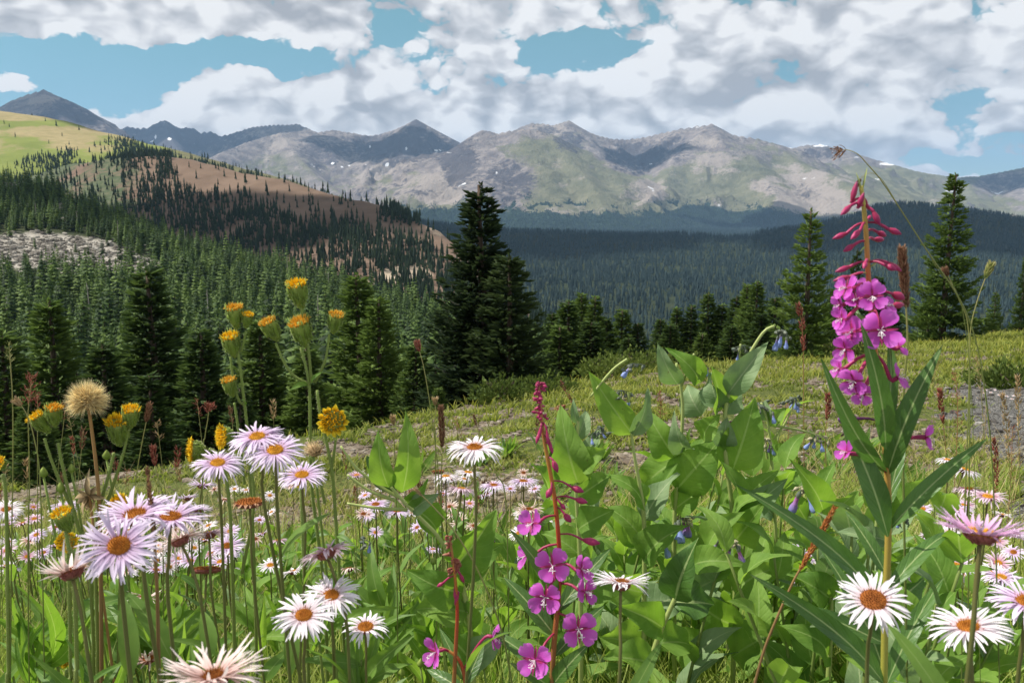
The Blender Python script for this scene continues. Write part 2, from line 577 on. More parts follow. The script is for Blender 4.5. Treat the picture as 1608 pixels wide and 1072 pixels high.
def build_mountains():
    nc, nr = 1060, 330
    az = np.linspace(radians(-41), radians(41), nc)
    r = np.exp(np.linspace(math.log(3600), math.log(10300), nr))
    A, Rr = np.meshgrid(az, r)
    X, Y = Rr * np.sin(A), Rr * np.cos(A)
    # crooked slopes: warp the ground before measuring to the ridges
    wx = 90 * fbm(X / 700, Y / 700, 4) + 22 * fbm(X / 160, Y / 160, 3)
    wy = 90 * fbm(X / 700 + 40, Y / 700, 4) + 22 * fbm(X / 160, Y / 160 + 50, 3)
    foot = -150 + 20 * fbm(X / 1500, Y / 1500, 3)
    H = foot + 0.0 * X
    best = np.full(X.shape, 1e9)
    for slope, pl in RIDGES:
        P = densify(pts3(pl), 45)
        Hr = np.full(X.shape, -1e9)
        D = np.full(X.shape, 1e9)
        lo, hi = P[:, 0].min() - 2600, P[:, 0].max() + 2600
        c = np.where((X.min(0) < hi) & (X.max(0) > lo))[0]
        c0, c1 = c.min(), c.max() + 1
        xs, ys = X[:, c0:c1], Y[:, c0:c1]
        dd0 = np.full(xs.shape, 1e9)
        for p in P:
            dd0 = np.minimum(dd0, (xs - p[0]) ** 2 + (ys - p[1]) ** 2)
        wf = sstep(0, 260, np.sqrt(dd0))          # no warp on the crest itself
        xs, ys = xs + wx[:, c0:c1] * wf, ys + wy[:, c0:c1] * wf
        hh = np.full(xs.shape, -1e9)
        dm = np.full(xs.shape, 1e9)
        for p in P:
            d = np.sqrt((xs - p[0]) ** 2 + (ys - p[1]) ** 2)
            v = p[2] - slope * d * (1 - 0.16 * np.clip(d / 1600, 0, 1))
            hh = np.maximum(hh, v)
            dm = np.minimum(dm, d)
        sub = H[:, c0:c1]
        k_ = 18.0
        H[:, c0:c1] = np.where(np.abs(hh - sub) < k_ * 4, np.maximum(sub, hh) + 0.0 * hh, np.maximum(sub, hh))
        best[:, c0:c1] = np.minimum(best[:, c0:c1], dm)
    rel = np.clip((H - foot) / 500, 0, 1)
    away = sstep(10, 420, best)
    gul = ridged(X / 560 + 0.3 * fbm(X / 400, Y / 400, 2), Y / 800, 4, 0.45) - 0.9
    H += gul * 88 * away * np.clip(rel * 3, 0.1, 1)
    H += 11 * fbm(X / 170, Y / 170, 4) * (0.12 + 0.88 * sstep(0, 150, best)) * np.clip(rel * 4, 0.3, 1)
    px, py = proj(X, Y, H)
    gx = np.gradient(H, axis=1) / np.maximum(np.gradient(X, axis=1), 1)
    gy = np.gradient(H, axis=0) / np.maximum(np.gradient(Rr, axis=0), 1)
    sl = np.sqrt(gx ** 2 + gy ** 2)
    n = fbm(X / 600, Y / 600, 5)
    nn = fbm(X / 200 + 7, Y / 200, 5)

    def spot(cx, cy, rx, ry):
        q = ((px - cx) / rx) ** 2 + ((py - cy) / ry) ** 2
        return np.clip(1.15 - 0.65 * q, 0, 1)

    tundra = np.clip(0.75 - 1.05 * np.clip(sl - 0.25, 0, 1) + 0.25 * n - 0.35 * sstep(230, 420, H) , 0, 1)
    for p, a in (((860, 255, 80, 50), .5), ((900, 300, 90, 30), .55), ((1180, 270, 110, 40), .45), ((1400, 280, 120, 25), .3), ((390, 245, 60, 22), .6), ((1060, 320, 140, 25), .5), ((700, 350, 200, 40), .3)):
        tundra = np.clip(tundra + a * np.clip(spot(*p), 0, 1), 0, 1)
    for p in ((620, 235, 110, 28), (300, 220, 120, 35), (1010, 240, 60, 30), (720, 260, 50, 55), (800, 290, 60, 45), (80, 170, 90, 40), (1590, 290, 60, 18), (1120, 205, 50, 10)):
        tundra = np.clip(tundra - 0.8 * spot(*p), 0, 1)
    tundra = np.clip(tundra + 0.22 * sstep(240, 285, py) * (px > 640), 0, 1)
    scree = 0.22 + 0.35 * nn
    for p, a in (((640, 280, 110, 35), .35), ((690, 305, 30, 30), .5), ((1010, 300, 40, 18), .5), ((1260, 290, 70, 30), .45), ((1120, 250, 40, 40), .35), ((435, 235, 30, 25), .4), ((880, 205, 60, 12), .35), ((900, 340, 60, 18), .3), ((60, 155, 30, 12), .45), ((1290, 320, 70, 20), .5)):
        scree = scree + a * spot(*p)
    line = -34 + 62 * fbm(X / 800 + 3, Y / 1100, 3) + 20 * nn
    forest = sstep(28, -28, H - line)
    speck = sstep(0.25, 0.5, fbm(X / 90, Y / 90, 4) + 0.35 * n) * sstep(95, 10, H - line) * 0.8
    forest = np.clip(np.maximum(forest, speck), 0, 1)
    for p in ((690, 305, 35, 18), (1290, 318, 75, 22), (1400, 320, 50, 10), (1590, 330, 40, 16)):
        forest = np.clip(forest - 0.9 * spot(*p), 0, 1)
    dark = np.zeros_like(X)  # dark rock bands, plus the shade of cirques and backlit faces in colour
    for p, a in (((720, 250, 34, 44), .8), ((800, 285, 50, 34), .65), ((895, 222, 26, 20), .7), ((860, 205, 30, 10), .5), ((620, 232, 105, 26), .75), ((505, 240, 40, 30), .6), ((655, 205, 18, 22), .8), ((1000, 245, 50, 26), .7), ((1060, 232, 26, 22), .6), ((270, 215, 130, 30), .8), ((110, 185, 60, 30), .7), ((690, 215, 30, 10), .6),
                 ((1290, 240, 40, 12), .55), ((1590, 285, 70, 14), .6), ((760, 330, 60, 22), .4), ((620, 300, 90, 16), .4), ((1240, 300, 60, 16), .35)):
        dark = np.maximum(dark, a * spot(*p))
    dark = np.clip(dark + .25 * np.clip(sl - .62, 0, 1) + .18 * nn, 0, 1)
    snow = np.zeros_like(X)
    for a, b, c_, d_ in PATCH_SNOW:
        snow = np.maximum(snow, np.clip(spot(a, b, c_ * .8, d_ * .62) - 0.28 + 0.75 * nn, 0, 1))
    # keep snow off slopes hidden on the far side
    G = np.stack([X, Y, H], 2)
    s = Sheet(G)
    o = link('mountain', s.mesh('mountain', mat('mountain_rock', m_mountain),
             dict(rock=dark, tundra=tundra, scree=scree, snow=snow, forest=forest)))
    tag(o, kind='structure')
    return s, forest


MTN, MTN_FOREST = build_mountains()

# ------------------------------------------------------------------ hills, from far to near
c_green = [(-260, 140, 1750), (-60, 165, 1680), (0, 175, 1650), (30, 179, 1645), (60, 183, 1640), (100, 191, 1620), (150, 205, 1600), (200, 217, 1560), (250, 230, 1520), (300, 243, 1480), (400, 268, 1400), (480, 292, 1350), (560, 330, 1300)]
G_GREEN = loft([back_row(c_green, 60, 500), back_row(c_green, 6, 90), c_green,
                [(-260, 200, 1450), (0, 215, 1420), (150, 235, 1380), (300, 262, 1320), (480, 310, 1200), (560, 350, 1150)],
                [(-260, 270, 1220), (0, 272, 1200), (150, 275, 1180), (300, 300, 1120), (480, 350, 1050), (560, 380, 1000)],
                [(-260, 340, 1060), (0, 340, 1040), (300, 360, 980), (560, 440, 900)]], -260, 560, 300, 26)
c_brown = [(-260, 330, 1000), (-100, 305, 980), (20, 288, 960), (60, 275, 950), (100, 263, 930), (160, 252, 900), (240, 246, 880), (300, 254, 860), (350, 264, 830), (400, 275, 800), (450, 286, 770), (500, 298, 740), (550, 312, 710), (600, 326, 680), (650, 346, 650), (690, 364, 620), (712, 380, 600), (760, 425, 560), (850, 500, 500), (960, 570, 460)]
G_BROWN = loft([back_row(c_brown, 45, 260), back_row(c_brown, 4, 50), c_brown,
                [(-260, 370, 800), (0, 345, 790), (100, 325, 770), (240, 318, 750), (400, 338, 670), (500, 360, 610), (600, 382, 570), (700, 425, 510), (760, 470, 480), (850, 525, 430), (960, 580, 400)],
                [(-260, 430, 600), (100, 395, 620), (240, 395, 610), (400, 415, 530), (500, 430, 480), (600, 450, 440), (700, 485, 400), (850, 555, 350), (960, 600, 330)],
                [(-260, 520, 420), (240, 480, 440), (500, 510, 370), (700, 560, 320), (960, 660, 280)],
                [(-260, 760, 300), (240, 700, 300), (700, 760, 240), (960, 860, 210)]], -260, 960, 420, 30)
c_ridge = [(300, 262, 3000), (420, 292, 2800), (500, 312, 2600), (600, 337, 2400), (700, 354, 2200), (800, 363, 2100), (900, 367, 2050), (1000, 369, 2000), (1060, 371, 1950), (1140, 375, 1900), (1180, 371, 1980), (1260, 357, 2100), (1330, 342, 2150), (1380, 328, 2200), (1430, 322, 2200), (1500, 328, 2150), (1560, 338, 2100), (1608, 348, 2050), (1700, 372, 1950), (1900, 420, 1800)]
G_RIDGE = loft([back_row(c_ridge, 120, 900), back_row(c_ridge, 10, 130), c_ridge,
                [(300, 350, 1900), (500, 375, 1700), (700, 398, 1550), (900, 408, 1500), (1140, 412, 1500), (1300, 395, 1600), (1430, 370, 1650), (1608, 395, 1600), (1900, 450, 1400)],
                [(300, 430, 1300), (500, 440, 1200), (700, 450, 1080), (900, 462, 1020), (1140, 468, 1020), (1300, 460, 1100), (1430, 440, 1150), (1608, 450, 1100), (1900, 480, 1000)],
                [(300, 520, 800), (700, 520, 720), (1060, 520, 720), (1430, 520, 740), (1900, 530, 720)],
                [(300, 620, 480), (1060, 620, 440), (1900, 620, 430)]], 300, 1900, 460, 26)
c_near = [(-300, 232, 440), (-120, 268, 420), (0, 288, 400), (40, 296, 393), (90, 308, 385), (140, 330, 370), (180, 350, 358), (250, 380, 340), (330, 405, 325), (400, 424, 312), (480, 448, 296), (560, 470, 282), (640, 492, 268), (720, 515, 255), (850, 560, 232), (1000, 600, 210), (1100, 640, 200)]
G_NEAR = loft([back_row(c_near, 30, 140), back_row(c_near, 2.5, 22), c_near,
               [(-300, 340, 300), (0, 368, 300), (120, 378, 296), (250, 415, 272), (400, 462, 245), (560, 505, 222), (720, 548, 200), (850, 585, 185), (1100, 655, 165)],
               [(-300, 440, 215), (0, 452, 218), (120, 458, 216), (250, 478, 204), (400, 510, 188), (560, 540, 172), (720, 576, 158), (850, 606, 148), (1100, 670, 135)],
               [(-300, 560, 130), (0, 560, 130), (300, 572, 122), (560, 600, 112), (850, 640, 102), (1100, 690, 98)],
               [(-300, 690, 75), (0, 690, 75), (300, 690, 72), (600, 700, 66), (850, 705, 66), (1100, 720, 66)],
               [(-300, 900, 36), (0, 880, 36), (300, 860, 34), (600, 830, 34), (850, 800, 36), (1100, 780, 40)]], -300, 1100, 420, 24)


def rough(G, amp, wl, oct=4, crest=1.0):
    G[..., 2] += amp * fbm(G[..., 0] / wl, G[..., 1] / wl, oct)
    return G


rough(G_GREEN, 2.2, 120, 4)
rough(G_BROWN, 2.0, 70, 5)
rough(G_RIDGE, 7.0, 240, 4)
rough(G_NEAR, 1.2, 30, 5)


def spotf(px, py, cx, cy, rx, ry):
    q = ((px - cx) / rx) ** 2 + ((py - cy) / ry) ** 2
    return np.clip(1.15 - 0.65 * q, 0, 1)


def land(name, G, cols, scale, a, b, bd):
    s = Sheet(G)
    z = np.zeros(G.shape[:2])
    o = link(name, s.mesh(name, mat(name + '_ground', m_hill(cols, scale, bd=bd)), dict(c_a=a, c_b=b, c_c=z)))
    tag(o, kind='structure')
    return s


gp = proj(*np.moveaxis(G_GREEN, 2, 0))
gn = fbm(G_GREEN[..., 0] / 90, G_GREEN[..., 1] / 160, 5)
a_g = np.clip(0.25 + 0.5 * gn + 0.5 * spotf(*gp, 60, 205, 40, 8) + 0.45 * spotf(*gp, 95, 225, 30, 12) + 0.6 * spotf(*gp, 40, 180, 110, 9) + .6 * spotf(*gp, 150, 213, 110, 9) - .4 * spotf(*gp, 60, 262, 90, 22), 0, 1)
GREEN = land('green_hill', G_GREEN, ((0.135, 0.165, 0.034), (0.20, 0.225, 0.05), (0.31, 0.25, 0.125), (0.24, 0.20, 0.09), (0.16, 0.15, 0.07), (0.1, 0.1, 0.05)), 0.01, a_g, np.clip(0.85 * sstep(190, 330, gp[0]), 0, 1), 0.6)
bp = proj(*np.moveaxis(G_BROWN, 2, 0))
bn = fbm(G_BROWN[..., 0] / 60, G_BROWN[..., 1] / 90, 5)
a_b = np.clip(0.62 + 0.55 * bn, 0, 1) * sstep(300, 170, bp[0] + 20 * bn)
b_b = np.clip(spotf(*bp, 640, 432, 40, 14) + spotf(*bp, 560, 455, 50, 12) + 0.5 * spotf(*bp, 690, 360, 26, 18) + 0.35 * bn * sstep(350, 420, bp[1]), 0, 1)
BROWN = land('brown_hill', G_BROWN, ((0.125, 0.085, 0.06), (0.175, 0.122, 0.088), (0.105, 0.115, 0.065), (0.06, 0.08, 0.04), (0.42, 0.345, 0.26), (0.33, 0.265, 0.19)), 0.02, a_b, b_b, 0.5)
z_ = np.zeros(G_RIDGE.shape[:2])
RIDGE = land('forest_ridge', G_RIDGE, ((0.018, 0.028, 0.014), (0.035, 0.045, 0.022), (0.1, 0.1, 0.06), (0.07, 0.08, 0.05), (0.16, 0.14, 0.11), (0.12, 0.1, 0.08)), 0.02, z_ + 0.2, z_, 1.5)
npx = proj(*np.moveaxis(G_NEAR, 2, 0))
nn_ = fbm(G_NEAR[..., 0] / 25, G_NEAR[..., 1] / 25, 5)
TAL = np.clip(spotf(*npx, 60, 394, 125, 28) + spotf(*npx, 175, 420, 84, 20) + 1.1 * spotf(*npx, 30, 294, 100, 13) + 1.1 * spotf(*npx, 135, 328, 46, 13) + .25 * nn_, 0, 1)
NEAR = land('forest_slope', G_NEAR, ((0.022, 0.03, 0.013), (0.045, 0.052, 0.02), (0.1, 0.1, 0.04), (0.07, 0.07, 0.03), (0.40, 0.37, 0.32), (0.22, 0.20, 0.17)), 0.08, np.zeros_like(nn_), TAL, 0.4)

# the valley floor under everything, out to the horizon
gx, gy = np.meshgrid(np.linspace(-12000, 12000, 120), np.linspace(-600, 14500, 120))
vz = -330 + 40 * fbm(gx / 4000, gy / 4000, 3) * (np.hypot(gx, gy) > 9000)
vz = np.where(np.hypot(gx, gy) < 2500, -330, vz)
o = link('valley_floor', mesh_np('valley_floor', np.stack([gx, gy, vz], 2).reshape(-1, 3), grid_faces(120, 120),
         mat('valley_woodland', lambda k: principled(k, k.ramp(k.noise(geo_pos(k), 0.004, 5), ((0.35, (0.02, 0.035, 0.02)), (0.7, (0.06, 0.07, 0.035)))), 0.95, spec=0.1))))
tag(o, kind='structure')


# ------------------------------------------------------------------ the meadow the photographer stands in
EDGE = np.array([[-1.3, 2.6], [-0.9, 4.0], [-0.6, 5.2], [-0.42, 6.2], [-0.19, 7.6], [-0.08, 10.5], [0.05, 15], [0.147, 19], [0.296, 21], [0.40, 27], [0.483, 31], [0.60, 42], [0.8, 60], [1.3, 80]])


def meadow_z(x, y, detail=True):
    x, y = np.asarray(x, float), np.asarray(y, float)
    yy = np.maximum(y, 0.3)
    t = x / yy
    e = np.interp(t, EDGE[:, 0], EDGE[:, 1])
    e = e * (1 + 0.06 * perlin(t * 9, t * 0 + 3.3))
    z = -0.17 * y + 0.06 * x
    over = np.maximum(y - e, 0)
    z = z - 0.62 * over * sstep(0, 1.6, over) * np.clip(1.25 - over / 60, 0.35, 1)
    z = z + 0.10 * fbm(x / 2.3, y / 2.3, 4) * np.clip(y / 6, 0.15, 1) + 0.012 * fbm(x * 3, y * 3, 3)
    return z


def path_mask(x, y):
    """the gravel track on the right"""
    c = 2.2 + 0.50 * (y - 2.6) + 0.004 * (y - 2.6) ** 2
    w = 0.36 + 0.045 * y
    d = np.abs(x - c - 0.15 * perlin(y * 1.1, y * 0 + 2)) / w + 0.45 * fbm(x * 1.3, y * 1.0, 3)
    return sstep(1.25, 0.75, d) * sstep(15, 8, y)


def stony(x, y):
    n = fbm(x / 1.3 + 3, y / 1.9, 4)
    return np.clip(0.35 + 0.9 * n, 0, 1)


def build_meadow():
    nc, nr = 520, 420
    az = np.linspace(radians(-70), radians(62), nc)
    r = np.exp(np.linspace(math.log(0.35), math.log(75), nr))
    A, R_ = np.meshgrid(az, r)
    X, Y = R_ * np.sin(A), R_ * np.cos(A)
    Z = meadow_z(X, Y)
    pm = path_mask(X, Y)
    st = stony(X, Y)

    def f(k):
        P = geo_pos(k)
        p, s = attr(k, 'path'), attr(k, 'stony')
        n = k.noise(P, 1.6, 6, 0.65)
        n2 = k.noise(P, 16, 6, 0.7)
        v = k.vor(P, 26, 1, 0.5, out='Color')
        vd = k.vor(P, 26, 1, 0.5)
        sep = k.n('ShaderNodeSeparateColor')
        k.set(sep.inputs[0], v)
        rv = sep.outputs[0]
        grass = k.ramp(n2, ((0.3, (0.03, 0.04, 0.011)), (0.5, (0.08, 0.10, 0.02)), (0.7, (0.15, 0.15, 0.04))))
        soil = k.ramp(n2, ((0.3, (0.05, 0.035, 0.022)), (0.6, (0.14, 0.10, 0.06)), (0.8, (0.24, 0.18, 0.11))))
        stone = k.ramp(rv, ((0.0, (0.08, 0.062, 0.045)), (0.5, (0.145, 0.115, 0.082)), (1.0, (0.24, 0.20, 0.15))))
        soil = k.mix(k.mr(rv, 0.35, 0.5), soil, stone)
        col = k.mix(k.mr(k.m('ADD', s, k.m('MULTIPLY', k.m('SUBTRACT', n, 0.5), 1.2)), 0.42, 0.6), grass, soil)
        v3 = k.vor(P, 150, 1, 0.5, out='Color')
        sep3 = k.n('ShaderNodeSeparateColor')
        k.set(sep3.inputs[0], v3)
        grav = k.ramp(sep3.outputs[1], ((0.0, (0.022, 0.022, 0.023)), (0.6, (0.050, 0.048, 0.045)), (0.93, (0.10, 0.096, 0.088)), (1.0, (0.24, 0.23, 0.21))))
        col = k.mix(k.mr(k.m('ADD', p, k.m('MULTIPLY', k.m('SUBTRACT', n2, 0.5), 0.8)), 0.4, 0.6), col, grav)
        h = k.m('ADD', k.m('MULTIPLY', n2, 0.6), k.m('MULTIPLY', k.m('SUBTRACT', 0.6, vd), 0.8))
        return principled(k, col, 0.9, bump(k, h, 0.9, 0.03), 0.15)
    s = Sheet(np.stack([X, Y, Z], 2))
    o = link('meadow_ground', s.mesh('meadow_ground', mat('meadow_soil', f), dict(path=pm, stony=st)))
    tag(o, kind='structure')
    return s


MEADOW = build_meadow()


# ------------------------------------------------------------------ clouds added out of view, placed so their shadows fall on the hills
def shadow_cloud(gx_, gy_, gz_, rx, ry, base, seed):
    hgt = base - gz_
    cx = gx_ + SUN_DIR.x / SUN_DIR.z * hgt
    cy = gy_ + SUN_DIR.y / SUN_DIR.z * hgt
    th = np.linspace(0, 2 * pi, 97)[:-1]
    ph = np.linspace(-pi / 2, pi / 2, 36)
    T_, P_ = np.meshgrid(th, ph)
    x, y, z = np.cos(P_) * np.cos(T_), np.cos(P_) * np.sin(T_), np.sin(P_)
    lum = 1 + .42 * fbm(x * 2.1 + seed, y * 2.1 + z * 1.3, 5) + .10 * fbm(x * 9 + z * 5, y * 9 + seed, 3)
    thick = .34 * (rx * ry) ** .5
    zz = np.where(z > 0, z * thick * lum, z * thick * .28 * lum)
    Vv = np.stack([cx + x * rx * lum, cy + y * ry * lum, base + zz], 2).reshape(-1, 3)
    f = []
    n = 96
    i, j = np.meshgrid(np.arange(35), np.arange(n), indexing='ij')
    j2 = (j + 1) % n
    Q = np.stack([i * n + j, i * n + j2, (i + 1) * n + j2, (i + 1) * n + j], -1).reshape(-1, 4)
    o = link('shadow_cloud', mesh_np('shadow_cloud', Vv, Q, M_SHADOW_CLOUD))
    return tag(o, kind='stuff')


M_SHADOW_CLOUD = mat('shadow_cloud_vapour', lambda k: principled(k, (.9, .9, .9), 1.0, spec=0.0))
for q in ((-150, 1900, -90, 560, 380, 2200, 1), (1150, 1900, -90, 620, 470, 2200, 11), (-350, 650, -15, 300, 85, 1500, 2), (-150, 372, 0, 120, 40, 1300, 3), (-3000, 9000, 450, 1300, 520, 3600, 4), (-1050, 7400, 450, 560, 260, 3300, 5),
          (1120, 6950, 350, 330, 260, 3200, 6), (4350, 7500, 250, 480, 300, 3200, 7), (-3350, 6300, 350, 480, 300, 3200, 8), (2100, 5200, -100, 900, 300, 2600, 9)):
    shadow_cloud(*q)

# ================================================================== TREES
class MB:
    """collects triangles and quads for one mesh"""

    def __init__(self):
        self.V, self.Q, self.T, self.A = [], [], [], []
        self.n = 0

    def add(self, V, Q=None, T=None, a=None):
        V = np.asarray(V, float).reshape(-1, 3)
        if Q is not None and len(Q):
            self.Q.append(np.asarray(Q, np.int32).reshape(-1, 4) + self.n)
        if T is not None and len(T):
            self.T.append(np.asarray(T, np.int32).reshape(-1, 3) + self.n)
        self.V.append(V)
        if a is None:
            a = np.zeros((len(V), 2))
        self.A.append(np.asarray(a, float))
        self.n += len(V)

    def mesh(self, name, m, smooth=True):
        f = []
        if self.Q:
            f.append(np.concatenate(self.Q))
        if self.T:
            f.append(np.concatenate(self.T))
        return mesh_np(name, np.concatenate(self.V), f, m, smooth=smooth, attrs={'uvt': np.concatenate(self.A)})

    def build(self, name, m, parent=None, smooth=True):
        return link(name, self.mesh(name, m, smooth), parent)

    def tube(self, P, R, ns=6, cap=True):
        P = np.asarray(P, float)
        n = len(P)
        R = np.broadcast_to(np.asarray(R, float), (n,))
        T = np.gradient(P, axis=0)
        T /= np.linalg.norm(T, axis=1, keepdims=True) + 1e-9
        up = np.array([0.31, 0.77, 0.55]) if abs(T[0] @ np.array([0.31, 0.77, 0.55])) < 0.9 else np.array([1.0, 0, 0])
        N = np.cross(T, up)
        N /= np.linalg.norm(N, axis=1, keepdims=True) + 1e-9
        B = np.cross(T, N)
        a = np.linspace(0, 2 * pi, ns, endpoint=False)
        V = P[:, None] + R[:, None, None] * (np.cos(a)[None, :, None] * N[:, None] + np.sin(a)[None, :, None] * B[:, None])
        i, j = np.meshgrid(np.arange(n - 1), np.arange(ns), indexing='ij')
        j2 = (j + 1) % ns
        Q = np.stack([i * ns + j, i * ns + j2, (i + 1) * ns + j2, (i + 1) * ns + j], -1).reshape(-1, 4)
        t = np.repeat(np.linspace(0, 1, n), ns)
        A = np.stack([t, np.tile(a / (2 * pi), n)], 1)
        V = V.reshape(-1, 3)
        if cap:
            V = np.concatenate([V, P[-1:]])
            A = np.concatenate([A, [[1, 0]]])
            k_ = (n - 1) * ns
            T_ = [(k_ + q, k_ + (q + 1) % ns, n * ns) for q in range(ns)]
            self.add(V, Q, T_, A)
        else:
            self.add(V, Q, None, A)


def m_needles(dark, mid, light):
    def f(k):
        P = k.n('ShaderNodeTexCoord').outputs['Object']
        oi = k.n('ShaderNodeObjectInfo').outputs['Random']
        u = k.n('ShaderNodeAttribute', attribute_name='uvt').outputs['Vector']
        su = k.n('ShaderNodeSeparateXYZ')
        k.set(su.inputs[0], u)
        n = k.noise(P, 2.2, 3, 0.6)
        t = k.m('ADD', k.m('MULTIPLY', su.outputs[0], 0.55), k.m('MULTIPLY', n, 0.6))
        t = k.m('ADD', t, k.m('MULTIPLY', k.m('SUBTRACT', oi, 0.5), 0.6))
        col = k.ramp(t, ((0.2, dark), (0.5, mid), (0.85, light)))  # light end falls on bough tips: sunlit highlights put into the colour
        p = principled(k, col, 0.7, None, 0.2)
        tr = k.n('ShaderNodeBsdfTranslucent')
        k.set(tr.inputs[0], k.mix(0.5, col, light))
        ms = k.n('ShaderNodeMixShader')
        ms.inputs[0].default_value = 0.30
        k.set(ms.inputs[1], p)
        k.set(ms.inputs[2], tr.outputs[0])
        return ms.outputs[0]
    return f


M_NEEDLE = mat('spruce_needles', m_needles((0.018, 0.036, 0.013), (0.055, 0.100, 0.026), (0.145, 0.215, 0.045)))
M_NEEDLE_DARK = mat('shaded_spruce_needles', m_needles((0.011, 0.023, 0.012), (0.028, 0.052, 0.020), (0.075, 0.11, 0.036)))  # darker copy of the needles, backlit shade put into its colour
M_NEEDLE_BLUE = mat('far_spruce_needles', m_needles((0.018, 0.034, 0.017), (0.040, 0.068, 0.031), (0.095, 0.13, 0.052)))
M_NEEDLE_RIDGE = mat('ridge_spruce_needles', m_needles((0.013, 0.029, 0.032), (0.026, 0.053, 0.058), (0.062, 0.098, 0.094)))  # bluish copy of the needles, distance haze put into its colour
M_BARK = mat('spruce_bark', lambda k: principled(k, k.ramp(k.noise(k.vm('MULTIPLY', geo_pos(k), (8, 8, 1.5)), 3, 5), ((0.3, (0.05, 0.035, 0.025)), (0.7, (0.14, 0.105, 0.08)))), 0.9, spec=0.1))


def twig_cards(mb, P, D, L, W, rs, lit_tone):
    """needle sprays: for each row a spindle of two crossed, ragged blades"""
    n = len(P)
    D = D / (np.linalg.norm(D, axis=1, keepdims=True) + 1e-9)
    r = rs.normal(size=(n, 3))
    N = np.cross(D, r)
    N /= np.linalg.norm(N, axis=1, keepdims=True) + 1e-9
    B = np.cross(D, N)
    for q, X in enumerate((N, B)):
        a = P
        b = P + D * (L * 0.45)[:, None] + X * (W * 0.5)[:, None]
        c = P + D * L[:, None]
        d = P + D * (L * 0.4)[:, None] - X * (W * 0.5)[:, None]
        V = np.stack([a, b, c, d], 1).reshape(-1, 3)
        A = np.stack([np.stack([lit_tone * 0.4, lit_tone * 0], 1), np.stack([lit_tone * 0.8, lit_tone * 0], 1), np.stack([lit_tone * 1.15, lit_tone * 0], 1), np.stack([lit_tone * 0.8, lit_tone * 0], 1)], 1).reshape(-1, 2)
        mb.add(V, np.arange(n * 4).reshape(n, 4), None, A)


def spruce_meshes(name, h, w, rs, whorl=0.22, nb=9, twig=0.13, dens=1.0, low=0.04, mneedle=None, ragged=0.25, shape=0.85, double=None, droop=0.25):
    """a spruce with its trunk and a crown of whorled, up-tipped boughs hung with needle sprays"""
    tr = MB()
    zz = np.linspace(0, h, 9)
    tr.tube(np.stack([0.015 * h * np.sin(zz * 0.7) * 0.3, 0 * zz, zz], 1), np.interp(zz, [0, h], [0.019 * h, 0.004 * h]), 7)
    cr = MB()
    z = low * h
    PP, DD, LL, AA = [], [], [], []
    # leading shoot
    zs = np.linspace(h * 0.92, h * 1.0, 12)
    for zq in zs:
        for _ in range(4 if zq < h * .96 else 2):
            a = rs.rand() * 2 * pi
            PP.append((0, 0, zq)); DD.append((cos(a) * .5, sin(a) * .5, 0.9)); LL.append(twig * 0.6); AA.append(0.8)
    while z < h * 0.975:
        f = z / h
        rad = w * 0.5 * min(1.0, (1 - f) ** shape * 1.06 + 0.02)
        if f < 0.12:
            rad *= 0.8 + 1.6 * f
        n = max(4, int(nb * (0.55 + 0.6 * (1 - f))))
        a0 = rs.rand() * 6.28
        for b in range(n):
            a = a0 + b * 2 * pi / n + rs.normal() * 0.22
            r = rad * (1 - ragged * rs.rand() ** 1.3) * (1.2 if rs.rand() < 0.14 else 1)
            if double is not None:
                r *= 1 + double * max(0, cos(a - 0.4)) * (0.6 if f > 0.6 else 1)
            el = 0.46 * (f - 0.35) - droop * (1 - f) * 0.6 + rs.normal() * 0.10
            m_ = max(3, int(r / (twig * 0.42)))
            t = np.linspace(0.08, 1, m_)
            hz = r * t
            zc = z + rs.normal() * whorl * 0.25 + r * (el * t - 0.16 * np.sin(t * pi) + 0.16 * t ** 3)
            spine = np.stack([hz * cos(a), hz * sin(a), zc], 1)
            if r > 0.25:
                tr.tube(spine[::2] if len(spine) > 4 else spine, np.linspace(0.011 * r + 0.002, 0.002, len(spine[::2] if len(spine) > 4 else spine)), 3, False)
            side = np.array([-sin(a), cos(a), 0.0])
            fw = np.array([cos(a), sin(a), 0.0])
            for i in range(m_):
                wid = r * 0.36 * (1 - 0.75 * t[i]) + twig * 0.35
                cnt = max(1, int(dens * (1.2 + wid / (twig * 0.55))))
                for sgn in (-1, 1):
                    q = rs.rand(cnt)
                    for qq in q:
                        off = qq * wid
                        base = spine[i] + side * sgn * off + fw * off * 0.45 + np.array([0, 0, -0.22 * off + rs.normal() * 0.02])
                        PP.append(base)
                        DD.append(fw * 0.75 + side * sgn * (0.35 + 0.6 * rs.rand()) + np.array([0, 0, 0.42 + 0.3 * rs.normal() - 0.1 * (1 - f)]))
                        LL.append(twig * (0.7 + 0.6 * rs.rand()))
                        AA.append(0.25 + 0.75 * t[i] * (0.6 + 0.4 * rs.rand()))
            PP.append(spine[-1]); DD.append(fw + np.array([0, 0, 0.55])); LL.append(twig * 1.1); AA.append(1.0)
        z += whorl * (0.55 + 0.55 * (1 - f)) * (0.85 + 0.3 * rs.rand())
    PP, DD, LL, AA = np.array(PP), np.array(DD), np.array(LL), np.array(AA)
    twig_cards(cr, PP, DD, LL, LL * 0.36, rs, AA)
    return tr.mesh(name + '_trunk', M_BARK), cr.mesh(name + '_crown', mneedle or M_NEEDLE, smooth=False)


